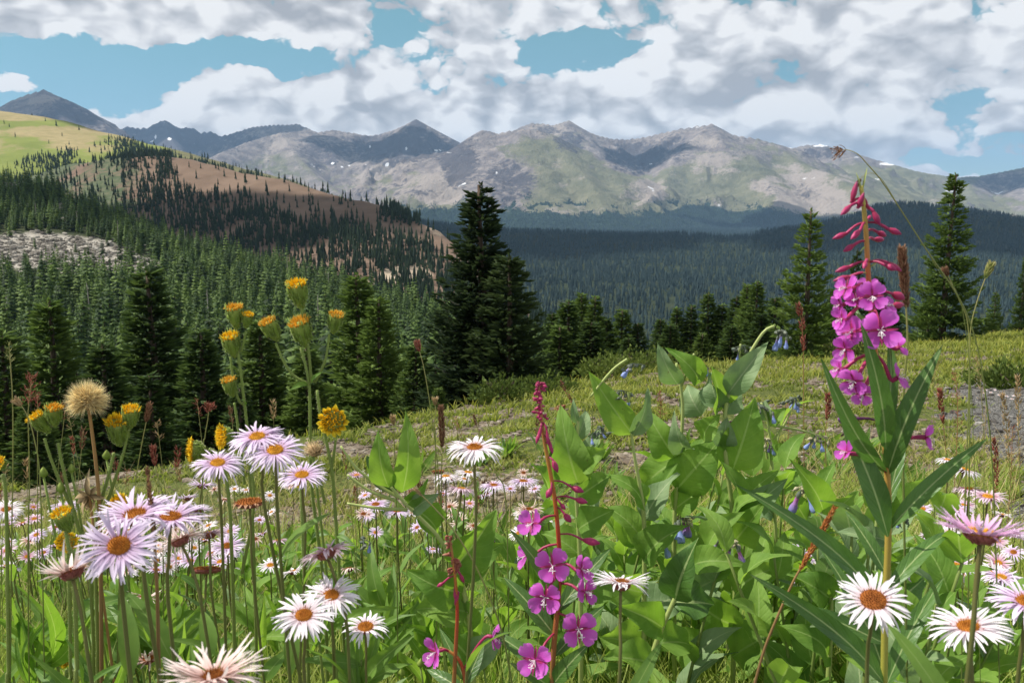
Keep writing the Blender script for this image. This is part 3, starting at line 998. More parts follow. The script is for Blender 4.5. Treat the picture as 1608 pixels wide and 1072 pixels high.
def simple_spruce(name, rs, tiers=11, nb=7, m=None):
    """a spruce one unit tall for the woods: drooping jagged boughs round a stem"""
    cr = MB()
    w = 0.175
    for i in range(tiers):
        f = (i + 0.3) / tiers
        z = 0.06 + 0.92 * f
        r = w * ((1 - f) ** 0.8 * 1.08 + 0.03)
        n = nb if f < 0.7 else 5
        a0 = rs.rand() * 6.28
        for b in range(n):
            a = a0 + b * 2 * pi / n + rs.normal() * 0.25
            rr = r * (0.72 + 0.45 * rs.rand())
            up = rs.normal() * 0.012
            c, s = cos(a), sin(a)
            th = 0.042 * (1.15 - 0.5 * f)
            wd = rr * 0.42
            sx, sy = -s * wd, c * wd
            root = (0, 0, z + th * 0.7 + up)
            mid1 = (c * rr * .6 + sx, s * rr * .6 + sy, z - th * .55 + up)
            mid2 = (c * rr * .6 - sx, s * rr * .6 - sy, z - th * .55 + up)
            tip = (c * rr, s * rr, z - th * 0.3 + up)
            rid = (c * rr * .55, s * rr * .55, z + th * 0.25 + up)
            lit_tone = 0.35 + 0.5 * rs.rand()
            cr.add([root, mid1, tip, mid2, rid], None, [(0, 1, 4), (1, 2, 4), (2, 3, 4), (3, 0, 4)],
                   [(lit_tone * .3, 0), (lit_tone * .9, 0), (lit_tone * 1.2, 0), (lit_tone * .9, 0), (lit_tone * .8, 0)])
    cr.add([(0.012, 0, 0.9), (-0.006, 0.01, 0.9), (-0.006, -0.01, 0.9), (0, 0, 1.02)], None, [(0, 1, 3), (1, 2, 3), (2, 0, 3)], [(0.6, 0)] * 4)
    tr = MB()
    tr.tube([(0, 0, -0.04), (0, 0, 0.3), (0, 0, 0.75)], [0.013, 0.01, 0.004], 5)
    return tr.mesh(name + '_trunk', M_BARK), cr.mesh(name + '_crown', m or M_NEEDLE, smooth=False)


def far_wood(name, P, H, rs, m, tiers=2, ns=5, width=0.13):
    """a far wood as one mass of small spires"""
    n = len(P)
    Vs, Ts, As = [], [], []
    base = 0
    for t in range(tiers):
        z0 = 0.02 + 0.40 * t
        z1 = [0.66, 1.0, 1.1][t] if tiers > 1 else 1.0
        r = width * [1.0, 0.66, 0.4][t]
        a = np.linspace(0, 2 * pi, ns, endpoint=False)[None] + rs.rand(n, 1) * 6.28
        rr = r * H[:, None] * (0.65 + 0.7 * rs.rand(n, ns))
        ring = np.stack([P[:, None, 0] + rr * np.cos(a), P[:, None, 1] + rr * np.sin(a), P[:, None, 2] + H[:, None] * (z0 + 0.12 * rs.rand(n, ns))], 2)
        tip = P + np.stack([0.02 * H * rs.normal(size=n), 0.02 * H * rs.normal(size=n), H * z1], 1)
        V = np.concatenate([ring, tip[:, None]], 1)
        idx = base + np.arange(n)[:, None] * (ns + 1)
        for q in range(ns):
            Ts.append(np.stack([idx[:, 0] + q, idx[:, 0] + (q + 1) % ns, idx[:, 0] + ns], 1))
        Vs.append(V.reshape(-1, 3))
        ag = np.concatenate([np.full((n, ns), 0.35), np.full((n, 1), 0.9)], 1) * (0.5 + rs.rand(n, 1))
        As.append(np.stack([ag, ag * 0], 2).reshape(-1, 2))
        base += n * (ns + 1)
    me = mesh_np(name, np.concatenate(Vs), np.concatenate(Ts), m, smooth=False, attrs={'uvt': np.concatenate(As)})
    o = link(name, me)
    return tag(o, kind='stuff')


def thin(P, H, dmin):
    """drop points that crowd each other"""
    keep, cell = [], {}
    for i in range(len(P)):
        c = (int(P[i, 0] // dmin), int(P[i, 1] // dmin))
        if c in cell:
            continue
        cell[c] = 1
        keep.append(i)
    return np.array(keep, int)


# ---- the far woods
rs = np.random.RandomState(5)
# the forested ridge across the valley
P = RIDGE.sample(64000, rs)
px, py = proj(*P.T)
g = fbm(P[:, 0] / 150, P[:, 1] / 260, 4)
k_ = (g > -0.95) & (px > 280) & (px < 1720)
P = P[k_]
P = P[thin(P, None, 4.2)]
H = 12.0 * (0.65 + 0.6 * rs.rand(len(P)))
far_wood('ridge_forest', P, H, rs, M_NEEDLE_RIDGE, 2, 5, 0.135)
# the wood at the foot of the mountains
P = MTN.sample(90000, rs, weight=np.clip(MTN_FOREST, 0, 1) ** 1.5 * (np.arange(MTN.nr)[:, None] < 190))
P = P[thin(P, None, 9)]
far_wood('mountain_forest', P, 13 * (0.7 + 0.6 * rs.rand(len(P))), rs, M_NEEDLE_RIDGE, 1, 4, 0.2)

# the green hill: a copse and the trees along its shoulder
P = GREEN.sample(60000, rs)
px, py = proj(*P.T)
dn = 0.9 * spotf(px, py, 75, 262, 46, 14) + 0.7 * spotf(px, py, 105, 243, 16, 8) + 0.85 * spotf(px, py, 20, 280, 40, 7) + np.where(py > 0.262 * (px - 200) + 224 + 7 * perlin(px / 30, py / 30), 0.9, 0) * sstep(150, 215, px) + 0.012
dn *= np.where(py > 272, 0.5, 1)
k_ = rs.rand(len(P)) < dn * 0.55
P = P[k_]
P = P[thin(P, None, 4.5)]
P_GREEN = P
H_GREEN = 9.5 * (0.55 + 0.7 * rs.rand(len(P)))
far_wood('green_hill_wood', P, H_GREEN, rs, M_NEEDLE_BLUE, 2, 5, 0.15)

# the brown hill: trees climb its flank and stop at the bare crown
P = BROWN.sample(60000, rs)
px, py = proj(*P.T)
lim = np.interp(px, [-200, 100, 200, 260, 300, 360, 420, 480, 540, 600, 650, 690, 720, 760], [280, 272, 266, 262, 292, 312, 330, 346, 352, 362, 385, 400, 420, 440])
lim = lim + 16 * fbm(px / 45, py / 60, 3)
dn = sstep(-14, 14, py - lim) * (0.55 + 0.5 * fbm(P[:, 0] / 35, P[:, 1] / 45, 3))
dn = np.maximum(dn, 0.8 * spotf(px, py, 230, 255, 90, 14) * (px < 270))
dn = np.maximum(dn, 0.55 * spotf(px, py, 620, 338, 34, 9) + 0.8 * spotf(px, py, 640, 345, 22, 9))
dn *= 1 - 0.85 * np.clip(spotf(px, py, 640, 432, 34, 11) + spotf(px, py, 690, 365, 28, 22) + 0.7 * spotf(px, py, 560, 458, 30, 8), 0, 1)
dn = np.maximum(dn, 0.022)
dn *= np.clip(0.16 + 1.4 * sstep(-.6, .12, fbm(P[:, 0] / 28 + 9, P[:, 1] / 40, 3)), 0, 1.25)
dn *= np.where(px < 190, 0.18 + 0.82 * sstep(300, 350, py), 1)
k_ = rs.rand(len(P)) < dn * 0.95
P = P[k_]
P = P[thin(P, None, 2.9)]
P_BROWN = P
H_BROWN = 9.4 * (0.5 + 0.75 * rs.rand(len(P))) * np.interp(proj(*P.T)[0], [400, 650], [1, 1.05])
far_wood('brown_hill_wood', P, H_BROWN, rs, M_NEEDLE_BLUE, 2, 6, 0.12)

# the near slope: the tallest 200 are trees of their own, the rest one mass of instances
P = NEAR.sample(42000, rs)
px, py = proj(*P.T)
tal = np.clip(spotf(px, py, 60, 398, 125, 32) + spotf(px, py, 175, 424, 84, 24), 0, 1)
tal2 = np.clip(1.1 * spotf(px, py, 30, 292, 90, 12) + 1.1 * spotf(px, py, 125, 327, 40, 12), 0, 1)
dn = 1 - 0.985 * sstep(0.15, 0.45, tal + 0.25 * fbm(px / 14, py / 8, 3)) - 0.9 * sstep(0.3, 0.7, tal2)
k_ = (rs.rand(len(P)) < np.clip(dn, 0.02, 1)) & (px > -240) & (px < 1000) & (P[:, 1] > np.where(px > 690, 120, 62))
P = P[k_]
P = P[thin(P, None, 3.3)]
Hs = 8.6 * (0.30 + 1.0 * rs.rand(len(P)) ** .9) * (1 + .25 * fbm(P[:, 0] / 18, P[:, 1] / 18, 2))
tl = np.clip(spotf(*proj(*P.T), 60, 395, 130, 40), 0, 1)
Hs *= 1 - 0.45 * tl
SLOPE_TREES = [simple_spruce('slope_spruce', np.random.RandomState(20 + i), tiers=12 + i % 3, nb=7) for i in range(5)]
big = Hs / P[:, 1]
px, py = proj(*P.T)
top = proj(P[:, 0], P[:, 1], P[:, 2] + Hs)[1]
inview = (px > -20) & (px < 860) & (top < 720)
order = np.argsort(-(big * inview))
NI = 170
ind = order[:NI]
rest = np.setdiff1d(np.arange(len(P)), ind)


def slope_label(px_, t_):
    if px_ < 120:
        return 'slender green spruce in the forest at the left edge below the pale rock scree'
    if px_ < 300:
        return 'slender green spruce in the dark forest behind the seed head and tan grasses'
    if px_ < 480:
        return 'slender green spruce in the forest behind the tall yellow arnica stems'
    if px_ < 690:
        return 'slender green spruce in the forest between the arnica stems and the big dark spruce'
    return 'slender green spruce on the lower slope just beside the big dark spruce'


for n_, i in enumerate(ind):
    tr_, cr_ = SLOPE_TREES[n_ % 5]
    lb = slope_label(px[i], 0)
    r_ = empty('spruce_tree', P[i], lb, 'spruce tree', 'spruces ' + lb.split(' in ')[-1].split(' on ')[-1], rs.rand() * 6.28)
    s_ = Hs[i]
    wv = 0.95 + 0.4 * rs.rand()
    r_.scale = (s_ * wv, s_ * wv, s_)
    link('trunk', tr_, r_)
    link('crown', cr_, r_)


def instanced_wood(name, P, H, variants, rs):
    me = bpy.data.meshes.new(name)
    me.from_pydata([tuple(p) for p in P], [], [])
    a = me.attributes.new('tree_height', 'FLOAT', 'POINT')
    a.data.foreach_set('value', H.astype(np.float32))
    a = me.attributes.new('turn', 'FLOAT', 'POINT')
    a.data.foreach_set('value', (rs.rand(len(P)) * 6.28).astype(np.float32))
    o = link(name, me)
    gp_ = bpy.data.node_groups.new(name, 'GeometryNodeTree')
    gp_.interface.new_socket('Geometry', in_out='INPUT', socket_type='NodeSocketGeometry')
    gp_.interface.new_socket('Geometry', in_out='OUTPUT', socket_type='NodeSocketGeometry')
    k = NT(gp_)
    gi, go = k.n('NodeGroupInput'), k.n('NodeGroupOutput')
    col = bpy.data.collections.new(name + '_kinds')
    for tr_, cr_ in variants:
        # one mesh for the mass: trunk and crown together
        n1, n2 = len(tr_.vertices), len(cr_.vertices)
        c = np.empty((n2, 3), np.float32)
        cr_.vertices.foreach_get('co', c.ravel())
        ob = bpy.data.objects.new(name + '_kind', cr_)
        col.objects.link(ob)
    ci = k.n('GeometryNodeCollectionInfo')
    ci.inputs['Collection'].default_value = col
    ci.inputs['Separate Children'].default_value = True
    ci.inputs['Reset Children'].default_value = True
    ip = k.n('GeometryNodeInstanceOnPoints')
    k.set(ip.inputs['Points'], gi.outputs[0])
    k.set(ip.inputs['Instance'], ci.outputs[0])
    ip.inputs['Pick Instance'].default_value = True
    rv = k.n('FunctionNodeRandomValue', data_type='INT')
    rv.inputs['Min'].default_value = 0
    rv.inputs['Max'].default_value = len(variants) - 1
    k.set(ip.inputs['Instance Index'], rv.outputs[2])
    at1 = k.n('GeometryNodeInputNamedAttribute', data_type='FLOAT')
    at1.inputs['Name'].default_value = 'tree_height'
    at2 = k.n('GeometryNodeInputNamedAttribute', data_type='FLOAT')
    at2.inputs['Name'].default_value = 'turn'
    cx = k.n('ShaderNodeCombineXYZ')
    k.set(cx.inputs[2], at2.outputs[0])
    e2 = k.n('FunctionNodeEulerToRotation')
    k.set(e2.inputs[0], cx.outputs[0])
    k.set(ip.inputs['Rotation'], e2.outputs[0])
    fat = k.n('FunctionNodeRandomValue', data_type='FLOAT')
    fat.inputs[2].default_value = 0.85
    fat.inputs[3].default_value = 1.5
    sv = k.n('ShaderNodeCombineXYZ')
    wid = k.m('MULTIPLY', at1.outputs[0], fat.outputs[1])
    k.set(sv.inputs[0], wid)
    k.set(sv.inputs[1], wid)
    k.set(sv.inputs[2], at1.outputs[0])
    k.set(ip.inputs['Scale'], sv.outputs[0])
    k.set(go.inputs[0], ip.outputs[0])
    md = o.modifiers.new('wood', 'NODES')
    md.node_group = gp_
    return tag(o, kind='stuff')


instanced_wood('slope_forest', P[rest], Hs[rest], SLOPE_TREES, rs)


# grey dead trunks among the living
M_SNAG = mat('bleached_wood', lambda k: principled(k, k.ramp(k.noise(geo_pos(k), 1.5, 4), ((0.3, (0.16, 0.14, 0.12)), (0.7, (0.36, 0.33, 0.29)))), 0.9, spec=0.1))
rq = np.random.RandomState(91)
sel = rest[(px[rest] > 0) & (px[rest] < 690) & (P[rest, 1] > 110) & (P[rest, 1] < 330)]
for i in rq.choice(sel, 26, replace=False):
    h_ = 6.5 + 4.5 * rq.rand()
    r_ = empty('dead_tree', P[i], 'bare grey dead trunk standing in the spruce forest on the slope', 'dead tree', 'dead trunks in the slope forest')
    mb = MB()
    mb.tube([(0, 0, -.2), (.05, 0, h_ * .5), (.12 * rq.normal(), 0, h_)], [.17, .12, .03], 5)
    mb.build('trunk', M_SNAG, r_)
    mb = MB()
    for j in range(16):
        z0, a = h_ * (.3 + .65 * rq.rand()), rq.rand() * 6.28
        l_ = .9 * (1.15 - z0 / h_) * (.5 + .7 * rq.rand())
        mb.tube([(0, 0, z0), (l_ * cos(a), l_ * sin(a), z0 + .2 * rq.normal())], [.04, .015], 3)
    mb.build('branches', M_SNAG, r_)


# ---- the spruces close by
def place_spruce(px, pytop, pybase, d, meshes, h, label, group=None, rz=0.0, cat='spruce tree', wide=1.0):
    b = at(px, pybase, d)
    t = at(px, pytop, d)
    s = (t[2] - b[2]) / h
    r_ = empty('spruce_tree', b, label, cat, group, rz)
    r_.scale = (s * wide, s * wide, s)
    link('trunk', meshes[0], r_)
    link('crown', meshes[1], r_)
    return r_


R_ = np.random.RandomState
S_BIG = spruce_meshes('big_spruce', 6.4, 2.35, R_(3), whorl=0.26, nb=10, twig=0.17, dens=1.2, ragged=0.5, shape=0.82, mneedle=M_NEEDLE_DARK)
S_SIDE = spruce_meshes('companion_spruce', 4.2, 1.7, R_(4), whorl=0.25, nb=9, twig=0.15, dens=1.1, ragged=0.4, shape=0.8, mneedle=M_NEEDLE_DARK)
S_SLIM = spruce_meshes('slim_spruce', 5.0, 2.25, R_(6), whorl=0.33, nb=8, twig=0.155, dens=1.1, ragged=0.5, shape=1.0)
S_SLIM2 = spruce_meshes('slim_spruce', 6.0, 2.6, R_(8), whorl=0.38, nb=9, twig=0.17, dens=1.05, ragged=0.5, shape=1.0)
S_MID = [spruce_meshes('middle_spruce', 7.0, 2.5, R_(30 + i), whorl=0.36, nb=10, twig=0.25, dens=1.0, ragged=0.5, shape=0.95) for i in range(3)]
place_spruce(757, 290, 705, 20.5, S_BIG, 6.4, 'big dense dark spruce standing alone in the middle of the view', wide=1.45)
place_spruce(800, 402, 705, 19.4, S_SIDE, 4.2, 'shorter dark spruce leaning against the right side of the big dark spruce', wide=1.5, rz=1.2)
place_spruce(1258, 330, 618, 21.5, S_SLIM, 5.0, 'dark spruce with thin pointed top left of the tall pink fireweed', rz=0.4, wide=1.15)
place_spruce(1478, 274, 548, 30.0, S_SLIM2, 6.0, 'tall tiered spruce with bare tip right of the tall pink fireweed', rz=2.0, wide=1.15)
place_spruce(1335, 392, 575, 33.0, S_SLIM, 5.0, 'dark spruce half hidden behind the tall pink fireweed', rz=2.9, wide=0.8)
place_spruce(1599, 398, 540, 40.0, S_SLIM2, 6.0, 'dark spruce cut by the right edge above the grassy rise', rz=4.0, wide=0.7)
place_spruce(1622, 412, 540, 41.0, S_SLIM, 5.0, 'dark spruce at the far right edge behind its taller twin', rz=1.0, wide=0.8)
place_spruce(1556, 458, 552, 41.0, S_SLIM, 5.0, 'small pale green spruce on the grassy rise near the right edge', rz=5.0, wide=1.15)
place_spruce(1455, 430, 550, 43.0, S_SLIM, 5.0, 'small spruce behind the lower boughs of the tall tiered spruce', rz=3.0, wide=1.0)
place_spruce(1530, 505, 552, 44.0, S_SLIM2, 6.0, 'smallest spruce on the grassy rise beside the tall tiered spruce', rz=3.7, wide=1.1)
place_spruce(570, 432, 740, 26, S_MID[0], 7.0, 'broad green spruce behind the right arnica flower stem', rz=0.3, wide=1.5)
place_spruce(600, 470, 740, 24.5, S_MID[1], 7.0, 'bushy green spruce left of the big dark spruce', rz=2.3, wide=1.5)
place_spruce(258, 425, 800, 24, S_MID[2], 7.0, 'broad dark spruce rising behind the round seed head', rz=1.3, wide=1.5)
place_spruce(105, 472, 820, 25, S_MID[0], 7.0, 'dark spruce behind the left tan grasses and yellow buds', rz=3.3, wide=1.5)
for (x_, t_, b_, d_, q, lb) in (
        (330, 520, 800, 22, 1, 'dark shaded spruce between the seed head and the left arnica stems'),
        (180, 540, 820, 20, 0, 'low dark spruce under the round seed head'),
        (30, 520, 830, 22, 2, 'dark spruce at the left edge behind the grass stalks'),
        (420, 505, 790, 23, 2, 'dark spruce right behind the left arnica stems'),
        (490, 545, 770, 22, 0, 'dark low spruce between the two tall arnica stems'),
        (655, 545, 735, 23, 2, 'young green spruce between the broad leaves and the big dark spruce'),
        (-40, 470, 830, 26, 1, 'dark spruce cut by the left edge of the view'),
        (250, 590, 830, 17, 1, 'lowest dark spruce above the meadow edge on the left'),
        (70, 620, 840, 16, 2, 'low dark spruce behind the yellow buds on the left'),
        (385, 610, 800, 17, 0, 'low dark spruce above the white asters on the left'),
        (690, 610, 720, 19, 1, 'young spruce at the left foot of the big dark spruce')):
    place_spruce(x_, t_, b_, d_, S_MID[q], 7.0, lb, rz=x_ * 0.37, wide=1.7)
# the clump right of the big spruce
for (x_, t_, b_, d_, q, lb, wd) in (
        (867, 505, 640, 34, 2, 'slim spruce just right of the big dark spruce', 0.9),
        (890, 493, 650, 32, 0, 'light green spruce in front of the clump right of the big spruce', 1.15),
        (912, 482, 620, 40, 1, 'tall pointed spruce in the clump right of the big spruce', 0.9),
        (932, 492, 620, 39, 2, 'pointed spruce behind the withered red flower spike', 0.9),
        (950, 515, 615, 40, 0, 'dark spruce in the middle of the clump by the bluebell leaves', 1.1),
        (975, 505, 612, 42, 1, 'broad spruce behind the tallest pointed bluebell leaf', 1.2),
        (1000, 528, 608, 42, 2, 'low dark spruce left of the upper bluebell leaves', 1.2),
        (1035, 515, 600, 46, 0, 'sunlit yellow green spruce behind the upper bluebell leaves', 1.15),
        (1060, 500, 598, 48, 1, 'sunlit spruce between the upper bluebell leaves', 1.0),
        (1082, 496, 596, 48, 2, 'sunlit spruce behind the drooping blue flower buds', 1.0),
        (1108, 486, 594, 50, 0, 'pointed spruce in the row above the bluebell leaves', 0.9),
        (1130, 505, 592, 50, 1, 'rounded spruce in the row above the bluebell leaves', 1.2),
        (1152, 492, 590, 48, 2, 'pointed spruce left of the nodding bluebell stem', 1.0),
        (1182, 466, 600, 36, 0, 'taller spruce left of the dark thin-topped spruce', 0.85),
        (1168, 470, 596, 40, 1, 'dark spruce second left of the thin-topped spruce', 0.85),
        (1212, 490, 600, 34, 2, 'bushy spruce touching the left side of the thin-topped spruce', 1.1),
        (878, 525, 650, 30, 1, 'low spruce at the right foot of the big dark spruce', 1.4),
        (925, 520, 640, 30, 2, 'bushy green spruce in front of the clump, right of the upright broad leaf', 1.5),
        (985, 540, 615, 30, 0, 'short bushy spruce right behind the blue bell hanging alone', 1.5),
        (1050, 535, 606, 34, 1, 'short sunlit spruce behind the left upper bluebell leaf', 1.5),
        (1100, 530, 604, 34, 2, 'short spruce behind the middle upper bluebell leaf', 1.5),
        (1145, 525, 602, 34, 0, 'short spruce behind the arching bluebell stem', 1.5),
        (1190, 515, 604, 30, 1, 'short broad spruce at the left foot of the thin-topped spruce', 1.4),
        (1305, 470, 580, 40, 0, 'spruce filling the gap left of the fireweed stem', 1.0),
        (1372, 462, 562, 42, 1, 'small spruce right of the fireweed flowers', 1.0),
        (1400, 480, 560, 40, 2, 'low spruce at the left foot of the tall tiered spruce', 1.1)):
    place_spruce(x_, t_ - 6 - 22 * ((x_ * 37) % 11) / 11, b_, d_ * .9, S_MID[q], 7.0, lb, wide=wd * 1.6, group='spruces along the far edge of the meadow', rz=x_ * 0.71)

# ================================================================== FLOWERS AND GRASSES
def uvt(k):
    s = k.n('ShaderNodeSeparateXYZ')
    k.set(s.inputs[0], k.n('ShaderNodeAttribute', attribute_name='uvt').outputs['Vector'])
    return s.outputs[0], s.outputs[1]


def thin_mat(name, colf, trans, tcolf=None, rough=0.5, spec=0.3, bumpf=None, holes=False):
    """a thin living surface: reflects and lets light through"""
    def f(k):
        col = colf(k)
        tcol = tcolf(k) if tcolf else col
        nm = bumpf(k) if bumpf else None
        p = principled(k, col, rough, nm, spec)
        t = k.n('ShaderNodeBsdfTranslucent')
        k.set(t.inputs[0], tcol)
        ms = k.n('ShaderNodeMixShader')
        ms.inputs[0].default_value = trans
        k.set(ms.inputs[1], p)
        k.set(ms.inputs[2], t.outputs[0])
        if holes:
            hn = k.noise(k.n('ShaderNodeTexCoord').outputs['Object'], 75, 3, 0.7)
            tp = k.n('ShaderNodeBsdfTransparent')
            m2 = k.n('ShaderNodeMixShader')
            k.set(m2.inputs[0], k.m('GREATER_THAN', hn, 0.755))
            k.set(m2.inputs[1], ms.outputs[0])
            k.set(m2.inputs[2], tp.outputs[0])
            return m2.outputs[0]
        return ms.outputs[0]
    return mat(name, f)


def leaf_cols(a, b, rib, ribw=0.05, nveins=6.0, vein=0.2):
    def f(k):
        u, v = uvt(k)
        P = k.n('ShaderNodeTexCoord').outputs['Object']
        n = k.noise(P, 30, 4, 0.6)
        oi = k.n('ShaderNodeObjectInfo').outputs['Random']
        col = k.mix(k.m('ADD', k.mr(n, 0.3, 0.7), k.m('MULTIPLY', k.m('SUBTRACT', oi, 0.5), 0.8)), a, b)
        av = k.m('ABSOLUTE', v)
        w = k.m('FRACT', k.m('SUBTRACT', k.m('MULTIPLY', u, nveins), k.m('MULTIPLY', av, 1.6)))
        ve = k.m('MULTIPLY', k.mr(k.m('ABSOLUTE', k.m('SUBTRACT', w, 0.5)), 0.0, 0.07, 1.0, 0.0), vein)
        col = k.mix(ve, col, rib)
        # old leaves carry brown nibbles
        sp = k.noise(P, 75, 3, 0.7)
        col = k.mix(k.mr(sp, 0.70, 0.76), col, (0.14, 0.10, 0.04))
        return k.mix(k.mr(av, ribw * 0.6, ribw * 1.4, 1.0, 0.0), col, rib)
    return f


def leaf_bump(k):
    u, v = uvt(k)
    av = k.m('ABSOLUTE', v)
    w = k.m('FRACT', k.m('SUBTRACT', k.m('MULTIPLY', u, 7.0), k.m('MULTIPLY', av, 1.6)))
    h = k.mr(k.m('ABSOLUTE', k.m('SUBTRACT', w, 0.5)), 0.0, 0.2)
    h2 = k.noise(k.n('ShaderNodeTexCoord').outputs['Object'], 55, 3, 0.6)
    return bump(k, k.m('ADD', k.m('MULTIPLY', h, 0.16), h2), 0.45, 0.003)


M_LEAF = thin_mat('bluebell_leaf', leaf_cols((0.11, 0.215, 0.036), (0.185, 0.305, 0.055), (0.27, 0.39, 0.11)), 0.45, leaf_cols((0.24, 0.44, 0.03), (0.34, 0.55, 0.05), (0.40, 0.58, 0.1)), 0.62, 0.2, leaf_bump, True)
M_LEAF_PALE = thin_mat('pale_bluebell_leaf', leaf_cols((0.15, 0.23, 0.10), (0.22, 0.30, 0.145), (0.30, 0.37, 0.19)), 0.30, leaf_cols((0.18, 0.33, 0.06), (0.24, 0.4, 0.08), (0.33, 0.45, 0.15)), 0.6, 0.22, leaf_bump, True)
M_FIRELEAF = thin_mat('fireweed_leaf', leaf_cols((0.06, 0.13, 0.026), (0.09, 0.185, 0.036), (0.30, 0.38, 0.15), 0.075, 12, 0.12), 0.25, leaf_cols((0.08, 0.2, 0.02), (0.12, 0.28, 0.03), (0.3, 0.42, 0.12)), 0.42, 0.4, leaf_bump)
M_ASTERLEAF = thin_mat('aster_leaf', leaf_cols((0.08, 0.16, 0.03), (0.14, 0.24, 0.045), (0.2, 0.3, 0.08), 0.06, 5, 0.1), 0.38, leaf_cols((0.22, 0.40, 0.03), (0.32, 0.52, 0.05), (0.4, 0.55, 0.1), 0.06, 5, 0.1), 0.5, 0.3)


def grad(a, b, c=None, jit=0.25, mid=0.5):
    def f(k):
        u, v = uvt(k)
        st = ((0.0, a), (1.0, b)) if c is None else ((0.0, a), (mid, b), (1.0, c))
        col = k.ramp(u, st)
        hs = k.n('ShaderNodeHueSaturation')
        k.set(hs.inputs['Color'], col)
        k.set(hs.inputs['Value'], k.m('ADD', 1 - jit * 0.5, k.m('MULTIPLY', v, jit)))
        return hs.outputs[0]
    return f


M_ASTER = thin_mat('aster_petals_lilac', grad((0.62, 0.40, 0.60), (0.70, 0.57, 0.74), (0.80, 0.72, 0.83)), 0.3, None, 0.6, 0.2)
M_ASTER_W = thin_mat('aster_petals_white', grad((0.68, 0.52, 0.56), (0.80, 0.74, 0.78), (0.84, 0.80, 0.82)), 0.3, None, 0.6, 0.2)
M_ASTER_P = thin_mat('aster_petals_pink', grad((0.50, 0.20, 0.28), (0.68, 0.48, 0.58), (0.80, 0.68, 0.75)), 0.3, None, 0.6, 0.2)
M_ASTER_LP = thin_mat('aster_petals_lilac_pink', grad((0.60, 0.22, 0.42), (0.70, 0.42, 0.64), (0.78, 0.58, 0.76)), 0.3, None, 0.6, 0.2)
M_ASTER_WI = thin_mat('aster_petals_wilted', grad((0.50, 0.28, 0.24), (0.76, 0.60, 0.56), (0.86, 0.78, 0.74)), 0.3, None, 0.7, 0.15)
M_ASTER_F = thin_mat('aster_petals_faded', grad((0.45, 0.22, 0.16), (0.66, 0.50, 0.44), (0.78, 0.68, 0.62)), 0.25, None, 0.7, 0.15)
M_ASTER_B = thin_mat('aster_petals_spent', grad((0.26, 0.09, 0.03), (0.38, 0.18, 0.08), (0.55, 0.36, 0.24)), 0.2, None, 0.8, 0.1)
M_DISC_O = mat('aster_disc_orange', lambda k: principled(k, grad((0.20, 0.055, 0.012), (0.42, 0.16, 0.02), (0.55, 0.27, 0.03), 0.5)(k), 0.8, spec=0.15))
M_DISC_Y = mat('aster_disc_yellow', lambda k: principled(k, grad((0.34, 0.14, 0.015), (0.62, 0.31, 0.03), (0.70, 0.42, 0.04), 0.5)(k), 0.8, spec=0.15))
M_DISC_B = mat('aster_disc_brown', lambda k: principled(k, grad((0.13, 0.035, 0.012), (0.28, 0.095, 0.02), (0.42, 0.19, 0.04), 0.6)(k), 0.85, spec=0.1))
M_INVOL = mat('aster_bracts', lambda k: principled(k, grad((0.15, 0.16, 0.06), (0.26, 0.09, 0.07), (0.34, 0.12, 0.10), 0.5)(k), 0.8, spec=0.1))
M_MAGENTA = thin_mat('fireweed_petals', grad((0.46, 0.04, 0.28), (0.62, 0.09, 0.56), (0.68, 0.17, 0.66), 0.3), 0.45, grad((0.7, 0.06, 0.38), (0.85, 0.14, 0.70), (0.88, 0.25, 0.82), 0.3), 0.5, 0.25)
M_SEPAL = thin_mat('fireweed_sepals', grad((0.36, 0.02, 0.08), (0.42, 0.03, 0.17), None, 0.3), 0.2, None, 0.5, 0.3)
M_BUD = mat('fireweed_bud', lambda k: principled(k, grad((0.25, 0.015, 0.04), (0.36, 0.025, 0.10), (0.30, 0.02, 0.10), 0.3)(k), 0.45, spec=0.35))
M_BUD_DARK = mat('fireweed_bud_dark', lambda k: principled(k, grad((0.14, 0.01, 0.07), (0.12, 0.02, 0.16), None, 0.3)(k), 0.5, spec=0.3))
M_STIGMA = mat('fireweed_stigma', lambda k: principled(k, (0.80, 0.72, 0.74), 0.6))
M_FSTEM = mat('fireweed_stem_orange', lambda k: principled(k, k.ramp(uvt(k)[0], ((0.0, (0.30, 0.33, 0.05)), (0.4, (0.42, 0.22, 0.05)), (0.75, (0.45, 0.13, 0.04)), (0.95, (0.42, 0.36, 0.08)))), 0.5, spec=0.3))
M_FSTEM_RED = mat('fireweed_stem_red', lambda k: principled(k, k.ramp(uvt(k)[0], ((0.0, (0.22, 0.15, 0.04)), (0.45, (0.40, 0.045, 0.02)), (0.7, (0.44, 0.20, 0.04)), (1.0, (0.32, 0.14, 0.08)))), 0.5, spec=0.3))
M_ARN_CUP = thin_mat('arnica_cup', grad((0.30, 0.38, 0.08), (0.20, 0.29, 0.05), (0.34, 0.42, 0.10), 0.5), 0.3, None, 0.6, 0.2)
M_ARN_STEM = thin_mat('arnica_stem', grad((0.20, 0.25, 0.06), (0.27, 0.36, 0.09), None, 0.4), 0.2, None, 0.6, 0.2)
M_ARN_HAIR = thin_mat('arnica_hair', lambda k: k.mix(0.0, (0.62, 0.66, 0.38), (1, 1, 1)), 0.5, None, 0.6, 0.2)
M_ARN_Y = thin_mat('arnica_florets', grad((0.74, 0.40, 0.02), (0.90, 0.62, 0.025), (0.93, 0.74, 0.06), 0.3), 0.5, None, 0.6, 0.2)
M_ARN_O = thin_mat('arnica_florets_fading', grad((0.66, 0.33, 0.03), (0.84, 0.52, 0.06), (0.86, 0.64, 0.15), 0.35), 0.45, None, 0.7, 0.2)
